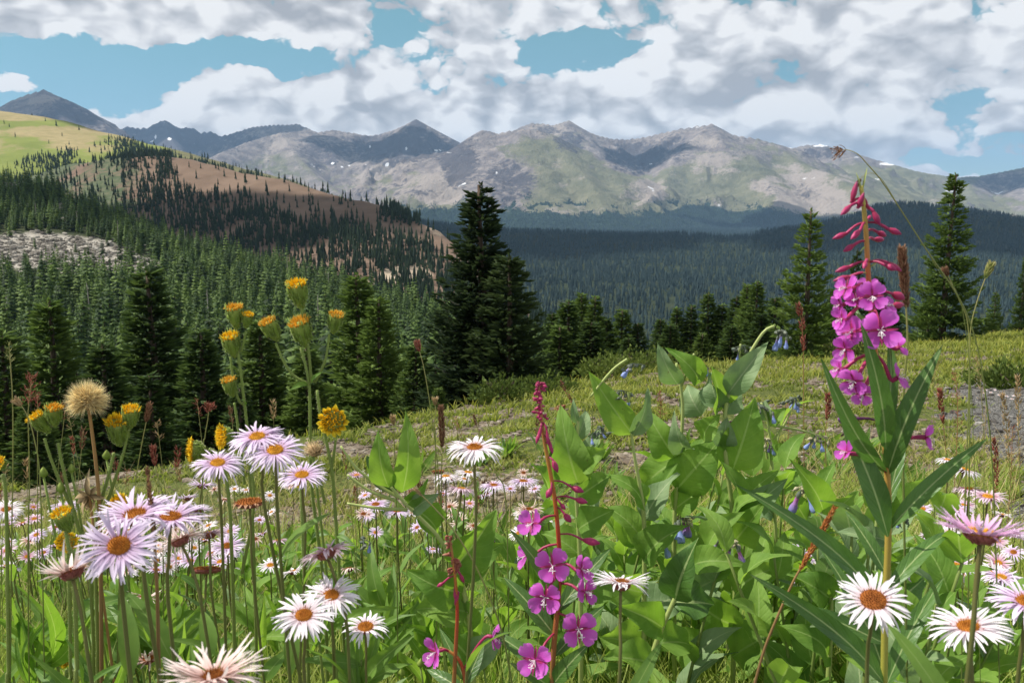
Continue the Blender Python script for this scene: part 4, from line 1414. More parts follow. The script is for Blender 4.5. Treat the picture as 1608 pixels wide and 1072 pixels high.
M_TAN = thin_mat('dry_tan', grad((0.36, 0.24, 0.11), (0.52, 0.37, 0.20), (0.62, 0.48, 0.29), 0.5), 0.3, None, 0.8, 0.1)
M_PAPPUS = thin_mat('seed_pappus', grad((0.34, 0.19, 0.07), (0.92, 0.76, 0.44), (0.96, 0.90, 0.68), 0.3), 0.65, None, 0.8, 0.1)
M_DRYSTEM = mat('dry_stem', lambda k: principled(k, grad((0.20, 0.12, 0.05), (0.40, 0.23, 0.09), None, 0.4)(k), 0.8, spec=0.15))
M_BROWNSEED = thin_mat('grass_seed_brown', grad((0.13, 0.06, 0.035), (0.24, 0.12, 0.07), (0.38, 0.24, 0.14), 0.6), 0.15, None, 0.8, 0.1)
M_REDSEED = thin_mat('grass_seed_red', grad((0.20, 0.045, 0.035), (0.32, 0.10, 0.07), (0.50, 0.30, 0.20), 0.6), 0.15, None, 0.8, 0.1)
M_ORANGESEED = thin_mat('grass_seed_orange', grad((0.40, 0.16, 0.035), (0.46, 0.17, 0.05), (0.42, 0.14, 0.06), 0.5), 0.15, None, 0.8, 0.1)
M_GSTEM = mat('grass_stem', lambda k: principled(k, grad((0.12, 0.17, 0.035), (0.26, 0.27, 0.08), (0.36, 0.30, 0.13), 0.4)(k), 0.6, spec=0.2))
M_STEM = mat('green_stem', lambda k: principled(k, grad((0.11, 0.16, 0.035), (0.19, 0.25, 0.06), None, 0.4)(k), 0.55, spec=0.25))
M_STEM_DARK = mat('aster_stem', lambda k: principled(k, grad((0.10, 0.14, 0.03), (0.17, 0.15, 0.05), None, 0.6)(k), 0.6, spec=0.2))
M_STEM_PALE = mat('pale_stem', lambda k: principled(k, grad((0.30, 0.36, 0.10), (0.40, 0.46, 0.16), None, 0.3)(k), 0.5, spec=0.25))
M_BELL = thin_mat('bluebell_bells', grad((0.44, 0.25, 0.46), (0.24, 0.32, 0.66), (0.36, 0.45, 0.74), 0.4, 0.45), 0.3, None, 0.5, 0.25)
M_BELL_PINK = thin_mat('bluebell_young_bells', grad((0.50, 0.12, 0.34), (0.44, 0.22, 0.52), (0.26, 0.30, 0.66), 0.4), 0.3, None, 0.5, 0.25)
M_CALYX = mat('bluebell_calyx', lambda k: principled(k, grad((0.10, 0.13, 0.10), (0.16, 0.17, 0.13), None, 0.5)(k), 0.7, spec=0.15))
M_CALYX_DRY = mat('bluebell_dry_calyx', lambda k: principled(k, grad((0.30, 0.27, 0.16), (0.42, 0.38, 0.26), None, 0.5)(k), 0.8, spec=0.1))

UP = np.array([0, 0, 1.0])


def nrm(v):
    v = np.asarray(v, float)
    return v / (np.linalg.norm(v) + 1e-12)


def frame(axis, hint=(0.3, 0.9, 0.2)):
    a = nrm(axis)
    h = np.asarray(hint, float)
    if abs(nrm(h) @ a) > 0.97:
        h = np.array([0.9, 0.1, 0.3])
    x = nrm(np.cross(h, a))
    y = np.cross(a, x)
    return x, y, a


def spline(P, n=16):
    """a smooth line through the given points"""
    P = np.asarray(P, float)
    m = len(P)
    if m == 2:
        t = np.linspace(0, 1, n)[:, None]
        return P[0] + (P[1] - P[0]) * t
    out = []
    for t in np.linspace(0, m - 1, n):
        i = min(int(t), m - 2)
        f = t - i
        p0, p1, p2, p3 = P[max(i - 1, 0)], P[i], P[i + 1], P[min(i + 2, m - 1)]
        out.append(0.5 * (2 * p1 + (p2 - p0) * f + (2 * p0 - 5 * p1 + 4 * p2 - p3) * f * f + (3 * p1 - p0 - 3 * p2 + p3) * f ** 3))
    return np.array(out)


def V(px, py, d):
    return at(px, py, d)


def px_m(d):
    return d / F


def path(pts, d, n=16):
    """pixels (px, py[, d]) to a smooth line in space"""
    return spline([at(p[0], p[1], p[2] if len(p) > 2 else d) for p in pts], n)


def to_ground(P, lean=(0, 0), rs=RS):
    """the foot of a stem that leaves P downwards"""
    x, y = P[0] + lean[0], P[1] + lean[1]
    return np.array([x, y, float(meadow_z(x, y)) - 0.01])


def blade(mb, B, T, width, N, curl=0.12, fold=0.3, prof='ovate', n=10, m=4, wave=0.0, rnd=0.5, tipcurl=0.0, twist=0.0):
    B, T = np.asarray(B, float), np.asarray(T, float)
    ax = T - B
    L = np.linalg.norm(ax)
    ax = ax / L
    N = np.asarray(N, float)
    N = nrm(N - ax * (N @ ax))
    S = np.cross(ax, N)
    t = np.linspace(0, 1, n + 1)
    if prof == 'ovate':
        w = np.sin(pi * t ** 0.62) ** 0.85 * (1 - 0.25 * t)
    elif prof == 'lance':
        w = np.sin(pi * t ** 0.72) ** 0.8
    elif prof == 'grass':
        w = (1 - t) ** 0.6 * (0.6 + 0.4 * np.minimum(t * 5, 1))
    elif prof == 'heart':
        w = np.sin(pi * (0.08 + 0.92 * t) ** 0.5) ** 0.8
    else:
        w = np.sin(pi * t) ** 0.7
    w[-1] = 0.0
    w = w / w.max() * width * 0.5
    w[0] = max(w[0], width * 0.05)
    sp = B + ax * (L * t)[:, None] + N * (L * (curl * np.sin(pi * t) - tipcurl * t ** 3))[:, None]
    s = np.linspace(-1, 1, m + 1)
    tw = twist * (t - 0.3)
    S_t = S[None] * np.cos(tw)[:, None] + N[None] * np.sin(tw)[:, None]
    N_t = N[None] * np.cos(tw)[:, None] - S[None] * np.sin(tw)[:, None]
    off = fold * np.abs(s)[None] * w[:, None] + wave * width * np.sin(t * 13 + 2 * rnd * 6)[:, None] * (np.abs(s) ** 2 * s)[None]
    Vv = sp[:, None] + S_t[:, None] * (s[None] * w[:, None])[..., None] + N_t[:, None] * off[..., None]
    A = np.stack([np.repeat(t, m + 1), np.tile(s, n + 1)], 1)
    mb.add(Vv.reshape(-1, 3), grid_faces(n + 1, m + 1), None, A)


def lathe(mb, P, axis, prof, ns=10, jit=0.0, rs=RS):
    """prof: [(radius, height, u)] along the axis from P"""
    x, y, a = frame(axis)
    pr = np.array(prof, float)
    an = np.linspace(0, 2 * pi, ns, endpoint=False)
    r = pr[:, 0][:, None] * (1 + jit * rs.normal(size=(len(pr), ns)))
    Vv = P + r[..., None] * (np.cos(an)[None, :, None] * x + np.sin(an)[None, :, None] * y) + (pr[:, 1][:, None, None]) * a
    i, j = np.meshgrid(np.arange(len(pr) - 1), np.arange(ns), indexing='ij')
    j2 = (j + 1) % ns
    Q = np.stack([i * ns + j, i * ns + j2, (i + 1) * ns + j2, (i + 1) * ns + j], -1).reshape(-1, 4)
    A = np.stack([np.repeat(pr[:, 2], ns), np.tile(rs.rand(ns), len(pr))], 1)
    mb.add(Vv.reshape(-1, 3), Q, None, A)


def spikes(mb, P, D, L, W, rs, u0=0.0, u1=1.0):
    """many little three-sided cones"""
    n = len(P)
    D = D / (np.linalg.norm(D, axis=1, keepdims=True) + 1e-9)
    N = nrm_rows(np.cross(D, rs.normal(size=(n, 3))))
    B = np.cross(D, N)
    ring = [P + W[:, None] * (N * cos(a) + B * sin(a)) for a in (0, 2.094, 4.189)]
    tip = P + D * L[:, None]
    Vv = np.stack(ring + [tip], 1).reshape(-1, 3)
    b = np.arange(n)[:, None] * 4
    T_ = np.concatenate([b + np.array([[0, 1, 3]]), b + np.array([[1, 2, 3]]), b + np.array([[2, 0, 3]])])
    r = rs.rand(n)
    A = np.stack([np.tile([u0, u0, u0, u1], n), np.repeat(r, 4)], 1)
    mb.add(Vv, None, T_, A)


def nrm_rows(a):
    return a / (np.linalg.norm(a, axis=1, keepdims=True) + 1e-9)


# ------------------------------------------------------------------ asters
ASTER_STYLES = {
    'lilac': (M_ASTER, M_DISC_O), 'white': (M_ASTER_W, M_DISC_Y), 'whitebrown': (M_ASTER_W, M_DISC_B), 'whiteorange': (M_ASTER_W, M_DISC_O),
    'pink': (M_ASTER_P, M_DISC_Y), 'lilacpink': (M_ASTER_LP, M_DISC_Y), 'wilted': (M_ASTER_WI, M_DISC_B), 'faded': (M_ASTER_F, M_DISC_B), 'spent': (M_ASTER_B, M_DISC_B), 'lilacy': (M_ASTER, M_DISC_Y)}


def aster(px, py, diam, face, style, label, group=None, d=None, lean=0.0, droop=0.12, real=0.046, n=60, seed=0, cup=None, discr=0.26, stem_to=None, leaves=3, plen=1.0, side=None):
    rs = np.random.RandomState(int(px * 7 + py * 13 + seed) % 99991)
    if d is None:
        d = real * F / diam
    R = diam * 0.54 * px_m(d)
    P = at(px, py, d)
    cam_dir = nrm(CAM - P)
    right = np.array([1.0, 0, 0])
    # face: how open the head shows itself, the ratio of its short to its long axis
    upp = nrm(UP - cam_dir * (UP @ cam_dir))
    face = face - .14 if face <= .12 else face
    axis = nrm(upp * math.sqrt(1 - face * face) + cam_dir * face + right * lean)
    x, y, a = frame(axis, (0.1, 0.95, 0.3))
    root = empty('aster', to_ground(P, (0.02 * rs.normal() - 0.05 * lean, 0.03 + 0.02 * rs.normal())), label, 'aster', group)
    o = np.array(root.location)
    pm, dm = ASTER_STYLES[style]
    # rays
    mb = MB()
    dr = R * discr
    n = int(n * 1.6)
    for i in range(n):
        an = 2 * pi * i / n + rs.normal() * 0.075
        if rs.rand() < (0.2 if style in ('faded', 'spent', 'wilted') else 0.07):
            continue
        dirn = x * cos(an) + y * sin(an)
        L = (R - dr * 0.75) * (0.84 + 0.2 * rs.rand()) * plen
        lay = rs.rand()
        q = droop + 0.16 * rs.normal() * (2.0 if style in ('faded', 'spent', 'wilted') else 1)
        up0 = (0.16 if lay < 0.5 else 0.05) * L
        b = P + dirn * dr * 0.72 + a * R * 0.02 * lay
        t = np.linspace(0, 1, 6)
        ln = L * (t - 0.10 * abs(q) * t ** 2)
        lift = up0 * np.sin(t * 1.9) - (q + (.5 * rs.rand() if rs.rand() < .10 else 0)) * L * t ** 2
        sidev = np.cross(a, dirn)
        wv = R * 0.051 * (0.75 + 0.5 * rs.rand()) * (46 / n) ** 0.5 * np.array([0.55, 0.85, 1.0, 1.0, 0.85, 0.18])
        bend = rs.normal() * 0.19 * L * t ** 2
        c = b + dirn * ln[:, None] + a * lift[:, None] + sidev * bend[:, None]
        rowl = c - sidev * wv[:, None] + a * (wv * 0.35)[:, None]
        rowr = c + sidev * wv[:, None] + a * (wv * 0.35)[:, None]
        Vv = np.stack([rowl, c, rowr], 1).reshape(-1, 3) - o
        rnd = rs.rand()
        mb.add(Vv, grid_faces(6, 3), None, np.stack([np.repeat(t, 3), np.full(18, rnd)], 1))
    mb.build('ray_petals', pm, root)
    # disc of crowded florets
    mb = MB()
    lathe(mb, P - o + a * (-0.02 * R), a, [(dr, 0, 0.25), (dr * 0.98, R * 0.05, 0.3), (dr * 0.7, R * 0.10, 0.35), (dr * 0.02, R * 0.115, 0.2)], 14, 0.0, rs)
    m = 90
    rr = np.sqrt((np.arange(m) + 0.5) / m)
    th = np.arange(m) * 2.39996
    fp = P - o + dr * 0.97 * rr[:, None] * (np.cos(th)[:, None] * x + np.sin(th)[:, None] * y) + a * (R * 0.10 * (1 - rr ** 2.5))[:, None]
    spikes(mb, fp, a + 0.5 * rr[:, None] * (np.cos(th)[:, None] * x + np.sin(th)[:, None] * y), R * (0.045 + 0.055 * rr) * (0.8 + 0.5 * rs.rand(m)), np.full(m, dr * 0.075), rs, 0.1, 1.0)
    mb.build('disc', dm, root, smooth=False)
    # bracts below
    mb = MB()
    lathe(mb, P - o - a * R * 0.24, a, [(R * 0.05, 0, 0.0), (dr * 0.7, R * 0.05, 0.3), (dr * 1.02, R * 0.15, 0.7), (dr * 1.0, R * 0.24, 1.0)], 12, 0.05, rs)
    m = 60
    th = rs.rand(m) * 6.283
    hh = rs.rand(m)
    rad = np.cos(th)[:, None] * x + np.sin(th)[:, None] * y
    bp_ = P - o - a * (R * 0.22 * (1 - hh))[:, None] + rad * (dr * (0.55 + 0.5 * np.sqrt(hh)))[:, None]
    spikes(mb, bp_, rad * 0.75 + a * 0.6, np.full(m, R * 0.17), np.full(m, R * 0.025), rs, 0.4, 1.0)
    mb.build('bracts', M_INVOL, root, smooth=False)
    # stem
    mb = MB()
    top = P - a * R * 0.24
    mid = top - a * 0.05 - UP * 0.03
    sp = spline([top, top - a * 0.025, mid, (mid + o) * 0.5 + np.array([0.012 * rs.normal(), 0, 0]), o], 14)[::-1]
    mb.tube(sp - o, np.linspace(0.0017, 0.0012, 14) * (real / 0.046), 6)
    mb.build('stem', M_STEM_DARK, root)
    if leaves:
        mb = MB()
        for i in range(leaves):
            k_ = int(2 + i * 5 / max(leaves, 1) + rs.rand() * 1.5)
            b = sp[min(k_, 12)]
            an = rs.rand() * 6.283
            dv = np.array([cos(an), sin(an), 0.75 + 0.5 * rs.rand()])
            blade(mb, b - o, b - o + nrm(dv) * (0.045 + 0.035 * rs.rand()), 0.012 + 0.006 * rs.rand(), UP + 0.3 * rs.normal(size=3), 0.1, 0.25, 'lance', 6, 2)
        mb.build('stem_leaves', M_ASTERLEAF, root)
    return root


# ------------------------------------------------------------------ fireweed
def fireweed_flower(root, P, R, axis, S, rs, mats=None, open_=1.0):
    """four rounded petals, four narrow sepals, pale stigma and stamens, on its red ovary stalk that starts at S"""
    o = np.array(root.location)
    x, y, a = frame(axis, (0.0, 0.3, 1.0))
    fl = bpy.data.objects.new('flower', None)
    COL.objects.link(fl)
    fl.parent = root
    mb = MB()
    a0 = pi / 4 + rs.normal() * 0.15
    for i in range(4):
        an = a0 + i * pi / 2 + rs.normal() * 0.10
        dv = x * cos(an) + y * sin(an)
        cup = 0.30 * open_ + 0.18 * rs.rand() + (1 - open_) * 1.6
        T_ = P + nrm(dv + a * (0.15 + cup * 0.35)) * R * (0.95 + 0.12 * rs.rand())
        b = P + dv * R * 0.05
        # broad rounded petal, narrow at the claw
        n, m = 8, 6
        t = np.linspace(0, 1, n + 1)
        w = np.interp(t, [0, 0.15, 0.4, 0.7, 0.88, 1.0], [0.06, 0.20, 0.72, 1.0, 0.82, 0.30]) * R * 0.46
        ax = T_ - b
        L = np.linalg.norm(ax)
        ax = ax / L
        N = nrm(a - ax * (a @ ax))
        S_ = np.cross(ax, N)
        s = np.linspace(-1, 1, m + 1)
        sp = b + ax * (L * t)[:, None] + N * (L * (-0.10 * np.sin(pi * t) + 0.10 * t ** 2 * rs.normal()))[:, None]
        Vv = sp[:, None] + S_ * (s[None] * w[:, None])[..., None] + N * (0.22 * (s ** 2)[None] * w[:, None] + 0.05 * R * np.sin(5 * s + rs.rand() * 6)[None] * t[:, None] ** 2)[..., None]
        Vv[-1] -= (ax * (0.10 * L * np.exp(-(s / 0.3) ** 2))[:, None])
        mb.add(Vv.reshape(-1, 3) - o, grid_faces(n + 1, m + 1), None, np.stack([np.repeat(t, m + 1), np.full((n + 1) * (m + 1), rs.rand())], 1))
    mb.build('petals', M_MAGENTA, fl)
    mb = MB()
    for i in range(4):
        an = a0 + pi / 4 + i * pi / 2
        dv = x * cos(an) + y * sin(an)
        blade(mb, P - o - a * R * 0.05, P - o + nrm(dv + a * 0.1) * R * 0.80, R * 0.14, a, 0.05, 0.3, 'lance', 5, 2)
    mb.build('sepals', M_SEPAL, fl)
    mb = MB()
    for i in range(7):
        dv = nrm(a * 0.9 + 0.45 * (x * rs.normal() + y * rs.normal()) - UP * 0.35)
        e = P + dv * R * (0.38 + 0.15 * rs.rand())
        mb.tube(spline([P, P + dv * R * 0.22 + a * R * 0.04, e], 5) - o, R * 0.014, 4)
    st = P + nrm(a - UP * 0.55) * R * 0.55
    mb.tube(spline([P, (P + st) / 2 + a * R * 0.06, st], 6) - o, R * 0.022, 4)
    for i in range(4):
        an = i * pi / 2
        mb.tube(spline([st, st + (x * cos(an) + y * sin(an)) * R * 0.10 + a * R * 0.06, st + (x * cos(an) + y * sin(an)) * R * 0.16 - a * R * 0.02], 4) - o, R * 0.022, 4)
    mb.build('stamens', M_STIGMA, fl)
    mb = MB()
    mid = (P - a * R * 0.35 + S) / 2 + UP * 0.10 * np.linalg.norm(P - S)
    mb.tube(spline([S, mid, P - a * R * 0.45, P], 9) - o, np.linspace(0.0010, 0.0020, 9), 6)
    mb.build('flower_stalk', M_BUD, fl)
    return fl


def fireweed_bud(mb, base, tip, w, S, o, sag=0.12):
    """a pointed bud on a curved stalk"""
    ax = tip - base
    L = np.linalg.norm(ax)
    lathe(mb, base - o, ax, [(w * 0.12, 0, 0), (w * 0.30, L * 0.12, 0.2), (w * 0.5, L * 0.42, 0.5), (w * 0.42, L * 0.68, 0.7), (w * 0.16, L * 0.92, 1), (0.0001, L, 1)], 8)
    mid = (base + S) / 2 + UP * sag * np.linalg.norm(base - S)
    pts = spline([S, mid, base, base + ax * 0.12], 9) - o
    mb.tube(pts, np.concatenate([np.linspace(0.0007, 0.0012, 6), np.linspace(0.0012, w * 0.16, 3)]), 5)


def stem_at(sp, py_):
    """the point of a stem line nearest in height to the pixel row"""
    pp = np.array([proj(*q)[1] for q in sp])
    return sp[np.argmin(np.abs(pp - py_))]


def leaf_obj(name, parent, B, T, width, N, leaf_m, **kw):
    mb = MB()
    o = np.array(parent.location)
    blade(mb, B - o, T - o, width, N, **kw)
    return mb.build(name, leaf_m, parent)


def facing(P, up=0.5, lat=0.0):
    return nrm(nrm(CAM - P) + UP * up + np.array([lat, 0, 0]))


def build_fireweed_tall():
    d = 0.62
    rs = np.random.RandomState(77)
    sp = path([(1352, 292), (1357, 330), (1361, 380), (1364, 440), (1369, 500), (1376, 570), (1386, 650), (1392, 720), (1395, 790), (1394, 870), (1390, 960), (1388, 1080)], d, 40)
    foot = to_ground(sp[-1], (0.01, 0.05))
    root = empty('fireweed', foot, 'tall fireweed with magenta flowers above long dark leaves at the right, tallest flower in view', 'fireweed')
    mb = MB()
    full = np.concatenate([[foot], [(foot + sp[-1]) / 2], sp[::-1]])
    mb.tube(full - foot, np.concatenate([[0.0035, 0.0034], np.linspace(0.0027, 0.0015, 40)]), 8)
    mb.build('stem', M_FSTEM, root)
    s = px_m(d)
    for (b, t, w, sy, dd) in (
            ((1337, 318), (1346, 284), 9, 316, 0), ((1337, 322), (1320, 338), 9.5, 318, -.01), ((1347, 326), (1357, 302), 9, 328, -.006),
            ((1330, 366), (1307, 375), 9.5, 352, 0), ((1351, 361), (1336, 376), 10, 356, -.01), ((1342, 384), (1324, 395), 10, 378, 0),
            ((1394, 359), (1416, 368), 10, 351, 0), ((1371, 331), (1382, 354), 10, 328, -.004), ((1378, 364), (1392, 371), 9.5, 361, .008), ((1372, 376), (1389, 376), 9.5, 380, .012),
            ((1336, 418), (1311, 427), 9.5, 415, 0), ((1393, 412), (1416, 426), 10, 408, 0), ((1390, 416), (1408, 424), 10, 416, -.01), ((1336, 434), (1308, 441), 10, 436, .004),
            ((1360, 410), (1356, 422), 8, 412, -.012), ((1401, 461), (1421, 469), 15, 458, .006), ((1400, 480), (1420, 478), 12, 478, .01), ((1360, 318), (1364, 330), 6, 312, .006), ((1362, 345), (1368, 338), 6, 352, .01)):
        mb = MB()
        fireweed_bud(mb, at(*b, d + dd), at(*t, d + dd * 1.5), w * s, stem_at(sp, sy), foot)
        mb.build('bud', M_BUD, root)
    # thin empty bracts
    for b, t in (((1362, 385), (1350, 396)), ((1366, 420), (1378, 412)), ((1364, 430), (1354, 428)), ((1354, 300), (1362, 262)), ((1353, 300), (1344, 270))):
        leaf_obj('bract', root, at(*b, d), at(*t, d), 3.0 * s, facing(at(*b, d)), M_STEM_PALE, prof='lance', n=5, m=2)
    # flowers: px, py, diameter, lateral facing, vertical facing, stem row, depth offset
    for (x, y, dm, lat, ver, sy, dd, op) in (
            (1370, 465, 47, 0.05, 0.1, 452, -.03, 1), (1329, 452, 44, -0.75, 0.35, 446, -.005, 1), (1319, 478, 36, -0.95, -0.1, 462, .0, .8), (1322, 500, 38, -0.8, 0.0, 480, -.02, .9),
            (1383, 518, 62, 0.12, 0.05, 486, -.04, 1), (1338, 521, 52, -0.55, 0.2, 498, -.015, 1), (1327, 548, 44, -0.5, -0.25, 522, -.02, 1), (1318, 578, 38, -0.9, 0.1, 555, .0, .9),
            (1341, 598, 50, -0.35, -0.35, 560, -.02, 1), (1410, 592, 50, 0.75, 0.3, 565, -.005, 1), (1412, 545, 36, 0.95, 0.3, 525, .015, .85), (1362, 450, 36, 0.0, 0.8, 440, .01, 1),
            (1345, 470, 40, -0.3, 0.5, 458, -.012, 1), (1330, 512, 38, -0.8, 0.3, 495, .0, .9), (1392, 480, 36, 0.6, 0.4, 470, .0, .9), (1355, 618, 38, -0.1, -0.5, 575, -.02, .9),
            (1453, 686, 48, 0.85, 0.0, 700, -.012, .85), (1329, 709, 38, -0.7, 0.3, 742, -.02, .7)):
        P = at(x, y, d + dd)
        ax = nrm(nrm(CAM - P) * max(0.12, 1 - abs(lat) * 0.9) + np.array([lat, 0, 0]) + UP * ver)
        fireweed_flower(root, P, dm * 0.51 * s, ax, stem_at(sp, sy), rs, open_=op)
    mb = MB()
    fireweed_bud(mb, at(1344, 657, d - .02), at(1316, 659, d - .03), 22 * s, stem_at(sp, 672), foot, 0.05)
    tag(mb.build('bud', M_BUD_DARK, root), 'dark violet closing flower')
    # leaves: base, tip, width, light-side, depth offsets
    for (b, t, w, dd0, dd1, cu, fo, lat) in (
            ((1392, 742), (1288, 570), 34, 0, -.05, .10, .35, -.4), ((1391, 705), (1361, 515), 38, -.01, -.05, .06, .35, .2), ((1388, 690), (1404, 512), 28, .01, .02, .05, .4, .5), ((1393, 745), (1478, 542), 44, 0, -.02, .10, .35, -.2),
            ((1396, 830), (1546, 684), 34, 0, -.01, .06, .3, -.2), ((1394, 842), (1328, 655), 48, -.01, -.01, .05, .3, .3), ((1392, 960), (1206, 766), 40, 0, -.06, .06, .35, .3), ((1390, 1075), (1208, 905), 44, 0, -.05, .06, .35, .3),
            ((1389, 1010), (1230, 940), 34, .01, .03, .05, .35, .3), ((1393, 800), (1424, 640), 26, .0, .05, .05, .3, .2), ((1391, 900), (1330, 800), 32, .02, .05, .05, .3, .3), ((1391, 930), (1500, 820), 34, .02, .06, .1, .3, -.2),
            ((1390, 1060), (1300, 860), 44, .02, .04, .1, .3, .2), ((1390, 1080), (1480, 900), 40, .03, .06, .1, .3, -.2), ((1368, 560), (1340, 470), 14, .02, .05, .05, .3, 0), ((1372, 520), (1346, 492), 14, -.02, -.035, .1, .3, 0)):
        B, T_ = at(*b, d + dd0), at(*t, d + dd1)
        leaf_obj('leaf', root, B, T_, w * .82 * s, facing((B + T_) / 2, 0.25, lat), M_FIRELEAF, prof='lance', n=14, m=4, curl=cu, fold=fo, wave=0.05, rnd=rs.rand(), tipcurl=0.08 + .06 * rs.normal(), twist=.35 * rs.normal())


def build_fireweed_short():
    d = 0.78
    s = px_m(d)
    rs = np.random.RandomState(78)
    sp = path([(847, 602), (849, 640), (853, 680), (861, 725), (870, 775), (876, 830), (879, 890), (876, 950), (870, 1010), (866, 1080)], d, 36)
    foot = to_ground(sp[-1], (0.0, 0.06))
    root = empty('fireweed', foot, 'shorter fireweed with red stem, withered red tip and magenta flowers low at the centre', 'fireweed')
    mb = MB()
    full = np.concatenate([[foot], [(foot + sp[-1]) / 2], sp[::-1]])
    mb.tube(full - foot, np.concatenate([[0.003, 0.003], np.linspace(0.0029, 0.0014, 36)]), 8)
    mb.build('stem', M_FSTEM_RED, root)
    mb = MB()
    for i in range(46):
        y = 600 + 58 * rs.rand() ** 1.1
        x = np.interp(y, [600, 660], [847, 849]) + rs.normal() * 3.6
        b = at(x, y, d + rs.normal() * .003)
        fireweed_bud(mb, b, b + np.array([rs.normal() * .003, rs.normal() * .003, -.004 + .007 * rs.rand()]), 5.4 * s, stem_at(sp, y), foot)
    tag(mb.build('withered_tip', M_BUD, root))
    for (b, t, w, sy) in (((850, 668), (846, 690), 6, 660), ((858, 672), (861, 700), 6, 662), ((846, 680), (842, 697), 6, 676), ((862, 690), (867, 712), 7, 684), ((865, 700), (868, 712), 6, 690), ((868, 722), (876, 742), 11, 712),
                          ((897, 764), (917, 772), 12, 758), ((903, 783), (923, 789), 11, 779), ((866, 766), (858, 782), 11, 760), ((886, 806), (897, 820), 12, 798), ((915, 847), (943, 853), 13, 842), ((880, 790), (888, 800), 8, 786)):
        mb = MB()
        fireweed_bud(mb, at(*b, d - .004), at(*t, d - .008), w * s, stem_at(sp, sy), foot)
        mb.build('bud', M_BUD, root)
    for (x, y, dm, lat, ver, sy, dd, op) in (
            (836, 821, 46, -0.4, 0.25, 812, -.02, 1), (826, 872, 46, -0.9, 0.1, 850, .0, .8), (868, 888, 56, 0.0, 0.1, 866, -.03, 1), (913, 893, 44, 0.6, 0.2, 880, -.015, .9), (856, 937, 54, -0.1, -0.25, 905, -.03, 1),
            (919, 928, 44, 0.5, 0.05, 915, -.02, .9), (908, 987, 60, 0.25, -0.2, 955, -.03, 1), (840, 1036, 58, -0.25, -0.15, 1000, -.03, 1)):
        P = at(x, y, d + dd)
        ax = nrm(nrm(CAM - P) * max(0.12, 1 - abs(lat) * 0.9) + np.array([lat, 0, 0]) + UP * ver)
        fireweed_flower(root, P, dm * 0.54 * s, ax, stem_at(sp, sy), rs, open_=op)
    for (b, t, w, dd1, lat) in (((877, 935), (800, 830), 26, -.02, .2), ((876, 960), (960, 860), 28, .04, -.2), ((873, 1000), (790, 905), 30, .03, .2), ((870, 1030), (950, 950), 26, .05, -.1), ((868, 1060), (770, 990), 28, .03, .2), ((868, 1075), (925, 1010), 30, -.02, 0), ((866, 1080), (800, 1040), 26, -.02, 0)):
        B, T_ = at(*b, d), at(*t, d + dd1)
        leaf_obj('leaf', root, B, T_, w * s, facing((B + T_) / 2, 0.3, lat), M_FIRELEAF, prof='lance', n=12, m=4, curl=.08, fold=.3, wave=.03, rnd=rs.rand())


def build_fireweed_small():
    d = 0.80
    s = px_m(d)
    rs = np.random.RandomState(79)
    sp = path([(706, 842), (710, 870), (715, 910), (718, 960), (716, 1010), (712, 1085)], d, 20)
    foot = to_ground(sp[-1], (0.0, 0.04))
    root = empty('fireweed', foot, 'withered little fireweed with brownish red drooping buds left of the lower magenta flowers', 'fireweed')
    mb = MB()
    mb.tube(np.concatenate([[foot], sp[::-1]]) - foot, np.linspace(0.0024, 0.0012, 21), 6)
    mb.build('stem', M_FSTEM_RED, root)
    mb = MB()
    for i in range(26):
        y = 842 + 55 * rs.rand()
        b = at(np.interp(y, [842, 897], [706, 713]) + rs.normal() * 4, y, d)
        fireweed_bud(mb, b, b + np.array([rs.normal() * .003, 0, -.006 * rs.rand()]), 6 * s, stem_at(sp, y), foot)
    mb.build('withered_tip', M_REDSEED, root)
    for (b, t, w, sy) in (((697, 914), (686, 921), 7, 905), ((722, 900), (729, 915), 7, 890), ((714, 925), (717, 945), 8, 915), ((720, 930), (714, 950), 7, 925)):
        mb = MB()
        fireweed_bud(mb, at(*b, d), at(*t, d), w * s, stem_at(sp, sy), foot)
        mb.build('bud', M_BUD, root)
    # the low red shoot beside it
    sp = path([(690, 1016), (705, 1022), (720, 1034), (728, 1055), (732, 1090)], d, 16)
    foot = to_ground(sp[-1], (0.0, 0.04))
    root = empty('fireweed', foot, 'low fireweed shoot with two side-facing magenta blooms at the bottom left of centre', 'fireweed')
    mb = MB()
    mb.tube(np.concatenate([[foot], sp[::-1]]) - foot, np.linspace(0.0022, 0.0012, 17), 6)
    mb.build('stem', M_FSTEM_RED, root)
    fireweed_flower(root, at(684, 1023, d - .01), 28 * s, nrm([-0.6, -0.45, 0.1]), at(705, 1022, d), rs, open_=.8)
    fireweed_flower(root, at(773, 1000, d), 24 * s, nrm([0.9, -0.2, 0.0]), at(728, 1050, d), rs, open_=.6)
    for (b, t, w) in (((731, 1070), (690, 985), 20), ((731, 1075), (760, 1010), 22), ((730, 1085), (670, 1050), 22)):
        B, T_ = at(*b, d), at(*t, d + .03)
        leaf_obj('leaf', root, B, T_, w * s, facing((B + T_) / 2, 0.3), M_FIRELEAF, prof='lance', n=10, m=4, curl=.08)


build_fireweed_tall()
build_fireweed_short()
build_fireweed_small()


